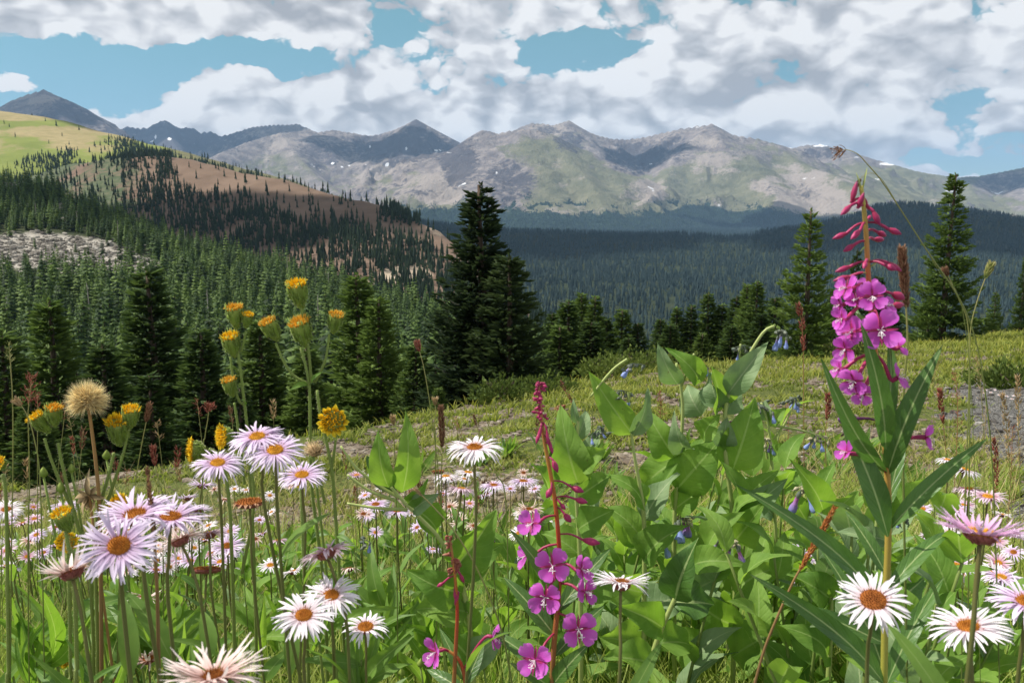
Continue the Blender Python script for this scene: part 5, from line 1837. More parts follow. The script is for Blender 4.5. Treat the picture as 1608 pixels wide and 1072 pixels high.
# ------------------------------------------------------------------ arnica
def arnica_head(root, P, w, axis, rs, kind='cup', floret=None):
    """a hairy green cup with a tuft of yellow florets; w is its width"""
    o = np.array(root.location)
    hd = bpy.data.objects.new('flower_head', None)
    COL.objects.link(hd)
    hd.parent = root
    x, y, a = frame(axis)
    floret = floret or M_ARN_Y
    h = w * 1.12 if kind == 'cup' else w * 0.55
    base = P - a * h
    mb = MB()
    lathe(mb, base - o, a, [(w * 0.08, -0.02 * w, 0), (w * 0.17, h * 0.12, 0.2), (w * 0.31, h * 0.36, 0.4), (w * 0.38, h * 0.64, 0.55), (w * 0.38, h * 0.86, 0.8), (w * 0.39, h * 1.0, 1.0), (w * 0.28, h * 0.99, 1.0), (0.0001, h * 0.96, 1)], 14, 0.03, rs)
    m = 70
    th, hh = rs.rand(m) * 6.283, rs.rand(m)
    rad = np.cos(th)[:, None] * x + np.sin(th)[:, None] * y
    rr = np.interp(hh, [0, 0.34, 0.62, 1], [0.12, 0.37, 0.43, 0.42]) * w
    spikes(mb, base - o + a * (h * hh)[:, None] + rad * (rr * 0.97)[:, None], a * 0.9 + rad * 0.12, np.full(m, h * 0.34), np.full(m, w * 0.045), rs, 0.3, 1.0)
    mb.build('cup', M_ARN_CUP, hd, smooth=True)
    mb = MB()
    m = 150
    th, hh = rs.rand(m) * 6.283, rs.rand(m)
    rad = np.cos(th)[:, None] * x + np.sin(th)[:, None] * y
    spikes(mb, base - o + a * (h * hh)[:, None] + rad * (np.interp(hh, [0, 0.34, 0.62, 1], [0.12, 0.37, 0.43, 0.42]) * w)[:, None], rad + 0.5 * a + 0.3 * rs.normal(size=(m, 3)), np.full(m, w * 0.085), np.full(m, w * 0.007), rs)
    mb.build('hairs', M_ARN_HAIR, hd)
    mb = MB()
    m = 110 if kind == 'cup' else 170
    q = np.sqrt(rs.rand(m))
    th = rs.rand(m) * 6.283
    rad = np.cos(th)[:, None] * x + np.sin(th)[:, None] * y
    wide = 0.46 if kind == 'cup' else 0.50
    fp = P - o + rad * (q * w * wide * 0.92)[:, None] + a * (w * 0.12 * (1 - q ** 2))[:, None] - a * 0.03 * w
    spikes(mb, fp, a + rad * (0.65 * q)[:, None] + 0.22 * rs.normal(size=(m, 3)), w * (0.13 + 0.16 * rs.rand(m)), np.full(m, w * 0.036), rs, 0.05, 1.0)
    # short ragged rays round the rim
    nr = 14 if kind == 'cup' else 26
    for i in range(nr):
        an = i * 2 * pi / nr + rs.normal() * 0.15
        dv = x * cos(an) + y * sin(an)
        L = w * (0.20 if kind == 'cup' else 0.24) * (0.7 + 0.6 * rs.rand())
        out = 0.55 if kind == 'cup' else 1.1
        b = P - o + dv * w * wide * 0.80
        blade(mb, b, b + nrm(a * 0.9 * (1 - out * 0.4) + dv * out + 0.25 * rs.normal(size=3)) * L, w * (0.13 if kind == 'cup' else 0.20), a - dv * 0.4, 0.12, 0.4, 'x', 4, 2)
    mb.build('florets', floret, hd, smooth=False)
    return base


def hairy_stem(root, P, r0, r1, rs, name='stem', m=None, hairs=True):
    o = np.array(root.location)
    mb = MB()
    mb.tube(P - o, np.linspace(r0, r1, len(P)), 7)
    ob = mb.build(name, m or M_ARN_STEM, root)
    if hairs:
        hb = MB()
        L = np.linalg.norm(np.diff(P, axis=0), axis=1).sum()
        n = int(L / 0.00075)
        f = rs.rand(n) * (len(P) - 1)
        i = f.astype(int)
        c = P[i] + (P[np.minimum(i + 1, len(P) - 1)] - P[i]) * (f - i)[:, None]
        T_ = nrm_rows(np.gradient(P, axis=0))[i]
        N = nrm_rows(np.cross(T_, rs.normal(size=(n, 3))))
        spikes(hb, c - o + N * (r0 + r1) * 0.45, N + 0.35 * rs.normal(size=(n, 3)), 0.0011 + 0.0014 * rs.rand(n), np.full(n, 0.00013), rs)
        hb.build('hairs', M_ARN_HAIR, ob)
    return ob


def arnica(label, d, stems, heads, leaves=(), rs=None, r=0.0019, foot_lean=(0, .04), hairs=True, stem_m=None):
    """stems: pixel lines from top to bottom, the first reaches the ground; heads: (px, py, width px, (ax, ay, az), kind, florets)"""
    s = px_m(d)
    main = path(stems[0], d, 26)
    foot = to_ground(main[-1], foot_lean)
    root = empty('arnica', foot, label, 'arnica')
    full = spline(np.concatenate([main[::-2][::-1], [(main[-1] * 0.5 + foot * 0.5), foot]]), 34)
    hairy_stem(root, full[::-1], r * 1.25, r * 0.85, rs, m=stem_m, hairs=hairs)
    for st in stems[1:]:
        hairy_stem(root, path(st, d, 18)[::-1], r, r * 0.75, rs, 'branch', m=stem_m, hairs=hairs)
    for (x, y, w, ax, kind, fm) in heads:
        arnica_head(root, at(x, y, d - 0.004), w * 1.06 * s, nrm(ax), rs, kind, fm)
    for (b, t, w) in leaves:
        B, T_ = at(*b, d), at(*t, d - .02)
        leaf_obj('leaf', root, B, T_, w * s, facing(B, 0.6), M_ASTERLEAF, prof='lance', n=8, m=4, curl=.12, fold=.3)
    return root


R0 = np.random.RandomState
arnica('tallest arnica with four yellow tipped green cups on forked stems', 1.0,
       [[(471, 540), (479, 570), (486, 610), (487, 680), (489, 760), (500, 850), (510, 940), (515, 1085)], [(472, 478), (477, 510), (484, 545), (489, 600)], [(433, 538), (446, 568), (462, 590), (487, 604)], [(517, 524), (512, 560), (504, 582), (494, 600)],
        ],
       [(465, 447, 34, (-.12, -.25, 1), 'cup', M_ARN_Y), (470, 506, 36, (-.18, -.3, 1), 'cup', M_ARN_O), (420, 506, 29, (-.42, -.25, 1), 'cup', M_ARN_O), (528, 495, 26, (.25, -.2, 1), 'cup', M_ARN_O)],
       [((484, 602), (455, 612), 10), ((489, 604), (508, 583), 8)], R0(1))
arnica('arnica with an open yellow bloom facing the camera right of the forked stems', 0.97,
       [[(497, 605), (503, 650), (514, 700), (522, 745), (528, 830), (535, 930), (545, 1085)], [(527, 690), (524, 715), (520, 738)], [(489, 715), (500, 745), (510, 790)]],
       [(523, 660, 38, (0.02, -1, .12), 'open', M_ARN_Y)],
       [((535, 945), (533, 905), 16), ((528, 840), (560, 860), 10)], R0(2))
arnica('slim arnica with four small yellow topped cups, left of the forked one', 1.05,
       [[(367, 520), (374, 555), (381, 610), (388, 670), (393, 740), (398, 860), (405, 1085)], [(386, 520), (379, 550), (373, 545)], [(362, 560), (367, 600), (375, 628), (384, 635)], [(368, 632), (373, 665), (378, 705), (384, 760)]],
       [(367, 484, 28, (-.05, -.2, 1), 'cup', M_ARN_O), (389, 494, 19, (.25, -.2, 1), 'cup', M_ARN_Y), (361, 529, 30, (-.1, -.3, 1), 'cup', M_ARN_Y), (359, 597, 24, (-.15, -.2, 1), 'cup', M_ARN_O)],
       [((385, 636), (378, 628), 6)], R0(3))
arnica('arnica with two nodding yellow blooms turned left above the white asters', 0.95,
       [[(326, 704), (340, 712), (352, 735), (360, 790), (365, 900), (370, 1085)], [(368, 694), (385, 710), (395, 740), (398, 800), (380, 900)]],
       [(303, 707, 34, (-1, -.3, .05), 'open', M_ARN_Y), (350, 685, 33, (-.75, -.65, .1), 'open', M_ARN_Y)], [], R0(4))
arnica('low arnica with one drooping yellow bloom in front of an aster', 0.95,
       [[(473, 762), (474, 800), (476, 860), (480, 960), (485, 1085)]],
       [(467, 748, 28, (-.2, -1, -.1), 'open', M_ARN_Y)], [], R0(5))
arnica('arnica with two yellow budding cups just left of the round seed head', 0.95,
       [[(90, 690), (98, 730), (110, 780), (124, 830), (140, 880), (150, 1085)], [(70, 688), (80, 720), (96, 760), (114, 800)]],
       [(84, 641, 27, (.1, -.2, 1), 'cup', M_ARN_O), (56, 655, 28, (-.45, -.35, .9), 'cup', M_ARN_Y)], [], R0(6))
arnica('arnica with two yellow cups just right of the round seed head', 0.94,
       [[(180, 706), (172, 740), (162, 775), (152, 815), (150, 890), (156, 1085)], [(202, 672), (194, 710), (183, 745), (168, 790)]],
       [(184, 662, 38, (.08, -.3, 1), 'cup', M_ARN_Y), (205, 643, 28, (.15, -.25, 1), 'cup', M_ARN_Y)], [], R0(7))
arnica('short arnica with a plump yellow head above the left white asters', 0.80,
       [[(103, 832), (108, 860), (116, 890), (122, 1085)]],
       [(96, 806, 31, (-.15, -.3, 1), 'cup', M_ARN_Y)], [], R0(8))
arnica('arnica bloom half hidden behind the big lilac aster', 0.95, [[(190, 805), (190, 850), (185, 1085)]], [(186, 790, 28, (-.1, -.6, .8), 'open', M_ARN_Y)], [], R0(9))
arnica('orange yellow arnica bloom below the plump yellow head at the left', 0.92, [[(106, 862), (108, 900), (112, 1085)]], [(106, 850, 30, (0, -1, .2), 'open', M_ARN_Y)], [], R0(10))
arnica('arnica bloom cut by the left edge of the view', 0.9, [[(4, 742), (10, 800), (14, 1085)]], [(-2, 728, 22, (-.3, -.7, .6), 'open', M_ARN_Y)], [], R0(11))
arnica('small yellow arnica bloom low in the grass at the bottom left', 1.05, [[(104, 1048), (106, 1090)]], [(103, 1036, 20, (0, -1, .3), 'open', M_ARN_Y)], [], R0(12))
arnica('smallest yellow arnica bloom in the grass, beside another at the bottom left', 1.15, [[(66, 1038), (68, 1090)]], [(65, 1028, 15, (0, -.8, .6), 'open', M_ARN_Y)], [], R0(13))


def green_bud(x, y, d, w, foot_px, label):
    s = px_m(d)
    P = at(x, y, d)
    foot = to_ground(P, (0.02, .03))
    root = empty('arnica_bud', foot, label, 'flower bud', 'green arnica buds')
    mb = MB()
    lathe(mb, P - foot - UP * w * s * .6, nrm((.1, -.1, 1)), [(w * s * .1, 0, 0), (w * s * .42, w * s * .3, .4), (w * s * .46, w * s * .6, .7), (w * s * .2, w * s * 1.05, 1), (.0001, w * s * 1.3, 1)], 9, .06)
    mb.build('bud', M_ARN_CUP, root)
    mb = MB()
    mb.tube(spline([foot, (foot + P) / 2 + np.array([.01, 0, 0]), P - UP * w * s * .55], 12) - foot, .0013, 6)
    mb.build('stem', M_ARN_STEM, root)


for i, (x, y, w, lb) in enumerate(((68, 741, 15, 'closed green bud on a thin stem left of the seed head stalk'), (112, 735, 13, 'closed green bud between the left yellow cups and the seed head stalk'), (167, 714, 14, 'closed green bud under the right pair of yellow cups'), (95, 765, 16, 'low green bud below the left yellow cups'),
                                   (680, 880, 12, 'yellow green bud beside the withered little fireweed'), (690, 955, 12, 'yellow green bud below the withered little fireweed'), (660, 1040, 14, 'green bud at the bottom left of centre'), (630, 1055, 13, 'green bud beside the low magenta blooms'), (760, 1045, 12, 'green bud right of the low magenta blooms'))):
    green_bud(x, y, 0.95, w, 0, lb)


# the round seed head, and a withered star below it
def build_seed_heads():
    rs = R0(21)
    d = 0.93
    s = px_m(d)
    P = at(137, 629, d)
    st = path([(139, 640), (145, 680), (151, 730), (156, 790), (158, 880), (160, 1085)], d, 26)
    foot = to_ground(st[-1], (0, .04))
    root = empty('arnica_seed_head', foot, 'round fluffy tan seed head on a brown stalk', 'seed head')
    mb = MB()
    mb.tube(np.concatenate([[foot], st[::-1]]) - foot, np.linspace(.0024, .0018, 27), 7)
    mb.build('stalk', M_DRYSTEM, root)
    n = 420
    D = nrm_rows(rs.normal(size=(n, 3)))
    D = D[D[:, 2] > -0.62]
    n = len(D)
    mb = MB()
    R = 36 * s
    lathe(mb, P - foot - UP * 0.22 * R, UP, [(.05 * R, -.2 * R, 0), (.34 * R, 0, 0), (.36 * R, .2 * R, 0.05), (.2 * R, .4 * R, 0.05), (.0001, .45 * R, 0.05)], 10)
    spikes(mb, P - foot + D * 0.2 * R, D, R * (0.55 + 0.2 * rs.rand(n)), np.full(n, R * .018), rs, 0, .25)
    # feathery tufts at the tips
    for q in range(5):
        J = nrm_rows(D + 0.42 * rs.normal(size=D.shape))
        spikes(mb, P - foot + D * (R * 0.36), J, R * (0.38 + 0.40 * rs.rand(n)), np.full(n, R * .014), rs, .35, 1.0)
    mb.build('pappus', M_PAPPUS, root, smooth=False)
    # withered star
    d = 0.93
    P = at(140, 778, d)
    foot = to_ground(P, (.01, .04))
    root = empty('withered_flower', foot, 'withered tan star of dry bracts hanging at the foot of the seed head stalk', 'withered flower')
    mb = MB()
    for i in range(14):
        a = rs.rand() * 6.28
        dv = nrm([cos(a), -.5 + rs.normal() * .4, sin(a) * 1.0 - .15])
        blade(mb, P - foot, P - foot + dv * s * (22 + 14 * rs.rand()), s * 9, nrm(rs.normal(size=3) + np.array([0, -1.5, 0])), .25 * rs.normal(), .4, 'lance', 6, 2, tipcurl=.3 * rs.normal())
    mb.build('dry_bracts', M_TAN, root)
    mb = MB()
    mb.tube(spline([foot, (foot + P) / 2, P], 10) - foot, .0016, 6)
    mb.build('stem', M_DRYSTEM, root)
    # fluffy brown spent head by the arnica stem
    P = at(491, 704, .97)
    s = px_m(.97)
    foot = to_ground(P, (.01, .05))
    root = empty('withered_flower', foot, 'fluffy brown spent head beside the open yellow arnica bloom', 'withered flower')
    mb = MB()
    n = 160
    D = nrm_rows(np.stack([rs.normal(size=n) * .5, rs.normal(size=n) * .5, np.abs(rs.normal(size=n)) * .6 + .2], 1) + np.array([-.25, 0, 0]))
    spikes(mb, np.repeat((P - foot + np.array([.003, 0, -.006]))[None], n, 0) + rs.normal(size=(n, 3)) * .002, D, s * (17 + 9 * rs.rand(n)), np.full(n, s * .9), rs)
    mb.build('dry_florets', M_TAN, root)
    mb = MB()
    mb.tube(spline([foot, (foot + P) / 2 + np.array([.01, 0, 0]), P - UP * .006], 10) - foot, .0017, 6)
    mb.build('stem', M_ARN_STEM, root)


build_seed_heads()


# ------------------------------------------------------------------ asters in view
A_ = aster
A_(187, 857, 126, .86, 'lilac', 'largest lilac aster with orange red disc at the lower left', n=52, discr=.27, droop=.10)
A_(212, 808, 128, .42, 'lilac', 'lilac aster seen edge-on just behind the largest one at the lower left', droop=.02, lean=-.1, d=.54)
A_(268, 812, 118, .40, 'lilac', 'lilac aster behind the brown grass spike at the lower left', droop=.05, lean=.1, d=.58)
A_(112, 898, 104, .08, 'wilted', 'faded pale aster with brown underside below and left of the largest aster', droop=-.30, lean=-.15, n=36)
A_(283, 848, 84, .06, 'wilted', 'reddish aster seen from the side with ragged rays behind the brown grass spike', droop=-.10, lean=-.35)
A_(328, 838, 66, .10, 'pink', 'pink aster seen from the side, right of the ragged reddish one', droop=.10)
A_(357, 857, 58, .62, 'lilac', 'small lilac aster with open orange disc above the brown spent head')
A_(392, 788, 74, .22, 'spent', 'spent brown aster with short curled rays on a tall brown stem', droop=.55, plen=.55, discr=.55, n=40)
A_(325, 893, 66, .12, 'spent', 'spent brown aster head with almost no rays left', droop=-.25, plen=.35, discr=.62, lean=.12, n=34)
A_(342, 727, 84, .52, 'lilacy', 'lilac aster with yellow disc under the two nodding arnica blooms', droop=.30)
A_(432, 707, 94, .60, 'lilacy', 'lilac aster with orange yellow disc in front of the tall arnica stems', droop=.26)
A_(404, 686, 92, .46, 'lilacy', 'lilac aster behind the left arnica stems, topmost of its cluster', droop=.30, lean=-.1)
A_(318, 762, 46, .12, 'lilac', 'small lilac aster seen from the side under the yellow disc aster', droop=.0, lean=.2)
A_(312, 800, 44, .10, 'lilac', 'small pointed lilac aster left of the spent brown one', droop=-.15, lean=.3)
A_(294, 782, 36, .10, 'lilac', 'smaller lilac aster behind the pointed one at the left', droop=-.1)
A_(100, 797, 48, .42, 'lilacy', 'lilac aster above the plump yellow arnica head at the left')
A_(10, 800, 54, .5, 'whiteorange', 'white aster at the left edge beside brown grass')
A_(474, 746, 80, .5, 'lilacy', 'lilac aster behind the drooping yellow arnica bloom', droop=.2)
A_(512, 868, 92, .05, 'pink', 'ragged pink aster seen from the side below the tall arnica', droop=.18, lean=-.3, n=40)
A_(477, 966, 104, .72, 'whiteorange', 'white aster with orange disc, left of the front pair', n=40, droop=.12)
A_(520, 935, 96, .66, 'whiteorange', 'white aster behind the arnica leaf, uppermost of the front three', n=40, droop=.16)
A_(574, 984, 78, .62, 'whiteorange', 'white aster with sparse drooping rays, right of the front three', n=30, droop=.22, discr=.32)
A_(233, 1034, 64, .5, 'faded', 'withered white and brown aster near the bottom left', n=26, droop=-.2)
A_(335, 1062, 170, .34, 'wilted', 'large blurred wilting pale pink aster cut by the bottom edge', n=64, droop=-.1, d=.40, discr=.2)
A_(548, 893, 40, .1, 'faded', 'withered little aster behind the front white asters', n=20, droop=.3)
A_(226, 938, 54, .12, 'faded', 'withered aster on a bent stem right of the largest lilac one', n=22, droop=.1, lean=.4)
A_(745, 703, 90, .36, 'whiteorange', 'white aster with orange disc standing alone before the big spruce', n=52, droop=.22)
A_(975, 915, 98, .16, 'whitebrown', 'cream aster seen from the side with dark underside, right of the magenta flowers', n=50, droop=-.02)
A_(1371, 942, 114, .78, 'whitebrown', 'white aster with the largest brown disc below the tall fireweed', n=46, discr=.36, droop=.16)
A_(1520, 984, 128, .48, 'whiteorange', 'large white aster with folded rays at the lower right', n=52, droop=.12, lean=-.15)
A_(1540, 838, 138, .16, 'lilacpink', 'large pink aster seen from the side at the right edge', n=60, droop=-.22, discr=.3)
A_(1612, 945, 120, .5, 'lilac', 'lilac aster cut by the right edge of the view', n=46, droop=.15)
A_(1515, 738, 52, .2, 'white', 'white aster by the gravel, behind the long fireweed leaf', droop=.3, lean=.3)
A_(1522, 768, 52, .15, 'pink', 'pink aster with curled rays by the gravel', droop=.4)
A_(1551, 780, 58, .3, 'pink', 'open pink aster with yellow centre by the gravel', droop=.1, n=30)
A_(1488, 722, 36, .2, 'white', 'small white aster behind the long fireweed leaf', droop=.3)
A_(1502, 888, 64, .4, 'lilacy', 'lilac white aster left of the large pink side-facing one', n=34, droop=.05)
A_(1572, 906, 62, .45, 'lilacy', 'lilac white aster under the large pink side-facing one', n=40)
A_(1505, 800, 48, .3, 'lilac', 'pale aster half hidden behind the large pink one', n=34)
A_(1330, 866, 40, .35, 'lilac', 'pale aster low behind the tall fireweed stem', droop=.4, n=40)
A_(1374, 882, 36, .1, 'pink', 'pink white aster bud opening under the tall fireweed leaves', droop=-.3)
A_(1250, 860, 36, .4, 'lilac', 'pale aster behind the orange grass spike', n=36)
A_(700, 748, 44, .2, 'white', 'white aster with reflexed rays left of the lone white one', droop=.4)
A_(735, 742, 44, .15, 'white', 'white aster right below the lone white one', droop=.3, lean=.15)
A_(725, 768, 50, .12, 'pink', 'pink white aster with curled rays below the lone white one', droop=.35, lean=.15)
A_(775, 762, 46, .25, 'lilac', 'lilac white aster right of the lone white stem', droop=.3)
A_(822, 756, 50, .2, 'lilac', 'lilac white aster beside the short fireweed stem', droop=.2)
A_(590, 792, 46, .4, 'lilac', 'lilac aster under the two broad pointed leaves', droop=.2)
A_(624, 803, 46, .25, 'lilac', 'lilac aster right under the two broad pointed leaves', droop=.3)
A_(560, 746, 30, .3, 'pink', 'tiny pink aster by the stony ground left of the broad leaves', droop=.05)
A_(680, 862, 28, .3, 'lilac', 'tiny lilac aster by the withered little fireweed', droop=.3)
A_(830, 800, 52, .2, 'faded', 'pale aster behind the top magenta bloom of the shorter fireweed', droop=.2)
A_(688, 740, 34, .1, 'spent', 'brown spent aster behind the dark grass spike', plen=.4, discr=.5)

# the asters further off, scattered over the slope
rs = R0(64)
zones = [((-10, 300), (795, 905), 64, 'white asters scattered in the grass at the lower left', 'white lilac aster scattered in the grass at the lower left'),
         ((230, 470), (760, 900), 30, 'white asters behind the tall arnicas', 'white lilac aster in the grass below the tall arnicas'),
         ((570, 860), (735, 850), 34, 'white asters on the stony slope', 'white lilac aster on the stony slope in front of the big spruce'),
         ((1200, 1400), (830, 960), 18, 'white asters behind the fireweed leaves', 'white lilac aster glimpsed between the tall fireweed leaves'),
         ((1430, 1600), (770, 930), 22, 'white asters beside the gravel', 'white lilac aster in the grass beside the gravel')]
for (xr, yr, n, grp, lb) in zones:
    for i in range(n):
        x, y = rs.uniform(*xr), rs.uniform(*yr)
        # distance where its head would stand 25-40 cm over the ground
        hgt = 0.22 + 0.16 * rs.rand()
        r = ray(x, y)
        sl = r[2] / r[1]
        tx = r[0] / r[1]
        dd = (CAM[2] - hgt) / max(-sl - 0.17 + 0.06 * tx, 0.12)
        dd = float(np.clip(dd, 1.2, 3.4))
        st = ['lilac', 'lilac', 'white', 'lilacy', 'pink', 'white', 'faded'][rs.randint(7)]
        aster(x, y, 0.046 * F / dd, [.15, .3, .5, .7][rs.randint(4)], st, lb, grp, d=dd, lean=rs.normal() * .2, droop=.12 + .14 * rs.normal(), n=26, seed=i, leaves=2)


# ------------------------------------------------------------------ bluebells
def bell_cluster(root, P, s, n, rs, young=False, size=17, open_=True):
    size = size * 1.08
    """nodding tubular bells under grey green calyces"""
    o = np.array(root.location)
    for i in range(n):
        off = np.array([rs.normal() * 11 * s, rs.normal() * 8 * s, -abs(rs.normal()) * 5 * s])
        b = P + off
        ax = nrm([rs.normal() * .28 + np.sign(off[0]) * .15, rs.normal() * .2 - .1, -1])
        L = size * s * (.85 + .35 * rs.rand())
        w = L * .34
        fl = bpy.data.objects.new('bell', None)
        COL.objects.link(fl)
        fl.parent = root
        mb = MB()
        lathe(mb, b - o, ax, [(w * .26, 0, 0), (w * .30, L * .35, .3), (w * .36, L * .5, .5), (w * .62, L * .72, .75), (w * .60, L * .92, .9), (w * .50, L * 1.0, 1), (w * .40, L * .9, .9), (.0001, L * .8, .6)], 9, .04)
        mb.build('corolla', M_BELL_PINK if (young and rs.rand() < .5) else M_BELL, fl)
        mb = MB()
        lathe(mb, b - o - ax * L * .16, ax, [(w * .08, -L * .04, 0), (w * .32, L * .06, .4), (w * .38, L * .22, .8), (w * .22, L * .42, 1)], 7, .12)
        mb.tube(spline([P + UP * 6 * s, (P + b) / 2 + UP * 5 * s, b - ax * L * .14], 7) - o, .0006, 4)
        mb.build('calyx', M_CALYX, fl)
    mb = MB()
    for i in range(n + 4):
        b = P + np.array([rs.normal() * 9 * s, rs.normal() * 7 * s, rs.normal() * 4 * s])
        ax = nrm([rs.normal(), rs.normal() - .3, -.4 + rs.normal() * .5])
        lathe(mb, b - o, ax, [(2 * s, 0, 0), (3.4 * s, 4 * s, .5), (.0002, 9 * s, 1)], 5, .1)
        blade(mb, b - o, b - o + ax * s * 14, 2.2 * s, rs.normal(size=3), .1, .3, 'lance', 4, 2)
        mb.tube(spline([P + UP * 6 * s, (P + b) / 2 + UP * 4 * s, b], 5) - o, .0006, 4)
    mb.build('calyx_tuft', M_CALYX if not young else M_CALYX_DRY, root)


def bluebell(label, d, stems, leaves, bells=(), rs=None, group=None, pale=.25, r=.0036):
    s = px_m(d)
    main = path(stems[0], d, 24)
    foot = to_ground(main[-1], (0.01, .03))
    root = empty('bluebell_plant', foot, label, 'bluebell plant', group)
    full = np.concatenate([main, [(main[-1] + foot) / 2, foot]])
    mb = MB()
    mb.tube(full[::-1] - foot, np.linspace(r, r * .45, len(full)), 7)
    mb.build('stem', M_STEM_PALE, root)
    for st in stems[1:]:
        mb = MB()
        mb.tube(path(st, d, 14)[::-1] - foot, np.linspace(r * .6, r * .35, 14), 6)
        mb.build('branch', M_STEM_PALE, root)
    for lf in leaves:
        b, t, w = lf[:3]
        q = lf[3] if len(lf) > 3 else {}
        dd = q.get('dd', rs.normal() * .02)
        B, T_ = at(*b, d + dd * .3), at(*t, d + dd)
        m = q.get('m', M_LEAF_PALE if rs.rand() < pale else M_LEAF)
        leaf_obj('leaf', root, B, T_, w * s, facing((B + T_) / 2, q.get('up', .35), q.get('lat', rs.normal() * .6)), m, prof=q.get('prof', 'ovate'), n=12, m=6,
                 curl=q.get('curl', .08 + .10 * rs.rand()), fold=q.get('fold', .25 + .45 * rs.rand()), wave=.09, rnd=rs.rand(), tipcurl=q.get('tip', .05 + .12 * rs.normal()), twist=q.get('tw', rs.normal() * .7))
    for (x, y, n, young, size) in bells:
        bell_cluster(root, at(x, y, d), s, n, rs, young, size)
    return root


bluebell('bluebell plant with the tallest narrow pointed leaf pair on a pale stem', 1.02,
         [[(991, 676), (996, 715), (1004, 760), (1010, 800), (1012, 880), (1010, 1085)], [(928, 622), (945, 600), (965, 578), (985, 564)], [(986, 665), (987, 630), (988, 615)]],
         [((993, 682), (925, 582), 50, dict(lat=-.5, fold=.35, curl=.05, m=M_LEAF)), ((994, 682), (1022, 615), 34, dict(lat=.6, fold=.4, m=M_LEAF_PALE)),
          ((1012, 800), (968, 735), 42, dict(m=M_LEAF)), ((1011, 815), (1062, 740), 48, dict()), ((1011, 850), (950, 790), 56, dict(m=M_LEAF)), ((1011, 880), (1075, 820), 60, dict()), ((1010, 930), (930, 900), 64, dict(m=M_LEAF)), ((1010, 960), (1085, 930), 70, dict()), ((1010, 1010), (940, 1000), 70, dict())],
         [(993, 577, 1, False, 22), (976, 618, 2, False, 12), (1036, 840, 1, False, 22)], R0(201))
bluebell('bluebell plant with many folded broad leaves, upper centre right', 1.08,
         [[(1062, 570), (1068, 600), (1072, 640), (1070, 690), (1066, 740), (1060, 800), (1058, 900), (1060, 1085)], [(1090, 555), (1080, 580), (1070, 605)]],
         [((1064, 603), (1033, 536), 36, dict(lat=-.4, m=M_LEAF_PALE, fold=.35)), ((1100, 600), (1053, 546), 40, dict(m=M_LEAF, lat=.2)), ((1102, 652), (1076, 603), 50, dict(m=M_LEAF_PALE, lat=-.5)), ((1128, 645), (1112, 573), 46, dict(lat=.4)),
          ((1060, 718), (1014, 646), 56, dict(m=M_LEAF, lat=-.3)), ((1078, 705), (1058, 648), 38, dict(m=M_LEAF_PALE, curl=.3)), ((1104, 690), (1132, 650), 40, dict()), ((1062, 768), (1133, 688), 78, dict(m=M_LEAF, fold=.15, up=.2)), ((1064, 722), (1004, 772), 62, dict(m=M_LEAF)),
          ((1030, 800), (1060, 728), 48, dict(m=M_LEAF)), ((1058, 800), (1110, 770), 50, dict()), ((1058, 850), (1000, 830), 60, dict(m=M_LEAF)), ((1058, 870), (1130, 830), 64, dict(m=M_LEAF)), ((1059, 940), (1140, 900), 70, dict()), ((1060, 1000), (980, 960), 70, dict()), ((1060, 1030), (1140, 1000), 74, dict(m=M_LEAF))],
         [(1096, 572, 2, False, 12), (1075, 815, 4, True, 26)], R0(202))
bluebell('bluebell plant arching right to a nodding blue cluster before the thin-topped spruce', 1.05,
         [[(1216, 512), (1200, 520), (1180, 550), (1160, 585), (1145, 615), (1138, 660), (1140, 720), (1150, 800), (1155, 900), (1150, 1085)], [(1163, 540), (1160, 560), (1152, 600)]],
         [((1143, 618), (1206, 536), 44, dict(lat=.2, fold=.5, m=M_LEAF_PALE)), ((1130, 640), (1115, 585), 44, dict(m=M_LEAF_PALE)), ((1138, 650), (1150, 605), 40, dict()), ((1150, 738), (1186, 622), 72, dict(m=M_LEAF, lat=.2, fold=.2)), ((1128, 700), (1142, 655), 40, dict(m=M_LEAF_PALE)),
          ((1150, 800), (1145, 725), 46, dict(m=M_LEAF)), ((1155, 800), (1222, 735), 44, dict()), ((1160, 815), (1238, 752), 44, dict(m=M_LEAF_PALE)), ((1152, 850), (1200, 790), 60, dict()), ((1153, 890), (1090, 830), 64, dict(m=M_LEAF)), ((1154, 930), (1230, 880), 66, dict(m=M_LEAF)), ((1152, 980), (1075, 930), 70, dict()), ((1150, 1030), (1230, 990), 74, dict(m=M_LEAF))],
         [(1228, 524, 4, False, 17), (1168, 548, 1, False, 9)], R0(203))
bluebell('bluebell plant with upright broad leaf just right of the short fireweed', 1.0,
         [[(908, 660), (906, 690), (903, 720), (905, 780), (910, 860), (912, 960), (912, 1085)]],
         [((908, 760), (878, 642), 66, dict(m=M_LEAF, lat=-.2, fold=.18)), ((928, 752), (886, 648), 44, dict(m=M_LEAF, dd=.03)), ((862, 768), (832, 728), 40, dict(m=M_LEAF)), ((908, 735), (948, 668), 34, dict(m=M_LEAF_PALE, fold=.5)), ((912, 730), (955, 705), 46, dict()), ((905, 690), (925, 640), 26, dict(m=M_LEAF_PALE, fold=.6)), ((906, 665), (900, 625), 14, dict(m=M_LEAF_PALE, fold=.6)), ((906, 780), (960, 745), 48, dict(m=M_LEAF)), ((908, 830), (965, 800), 54, dict()), ((909, 870), (850, 840), 54, dict(m=M_LEAF)), ((911, 930), (980, 900), 60, dict())],
         [(943, 675, 2, False, 10)], R0(204))
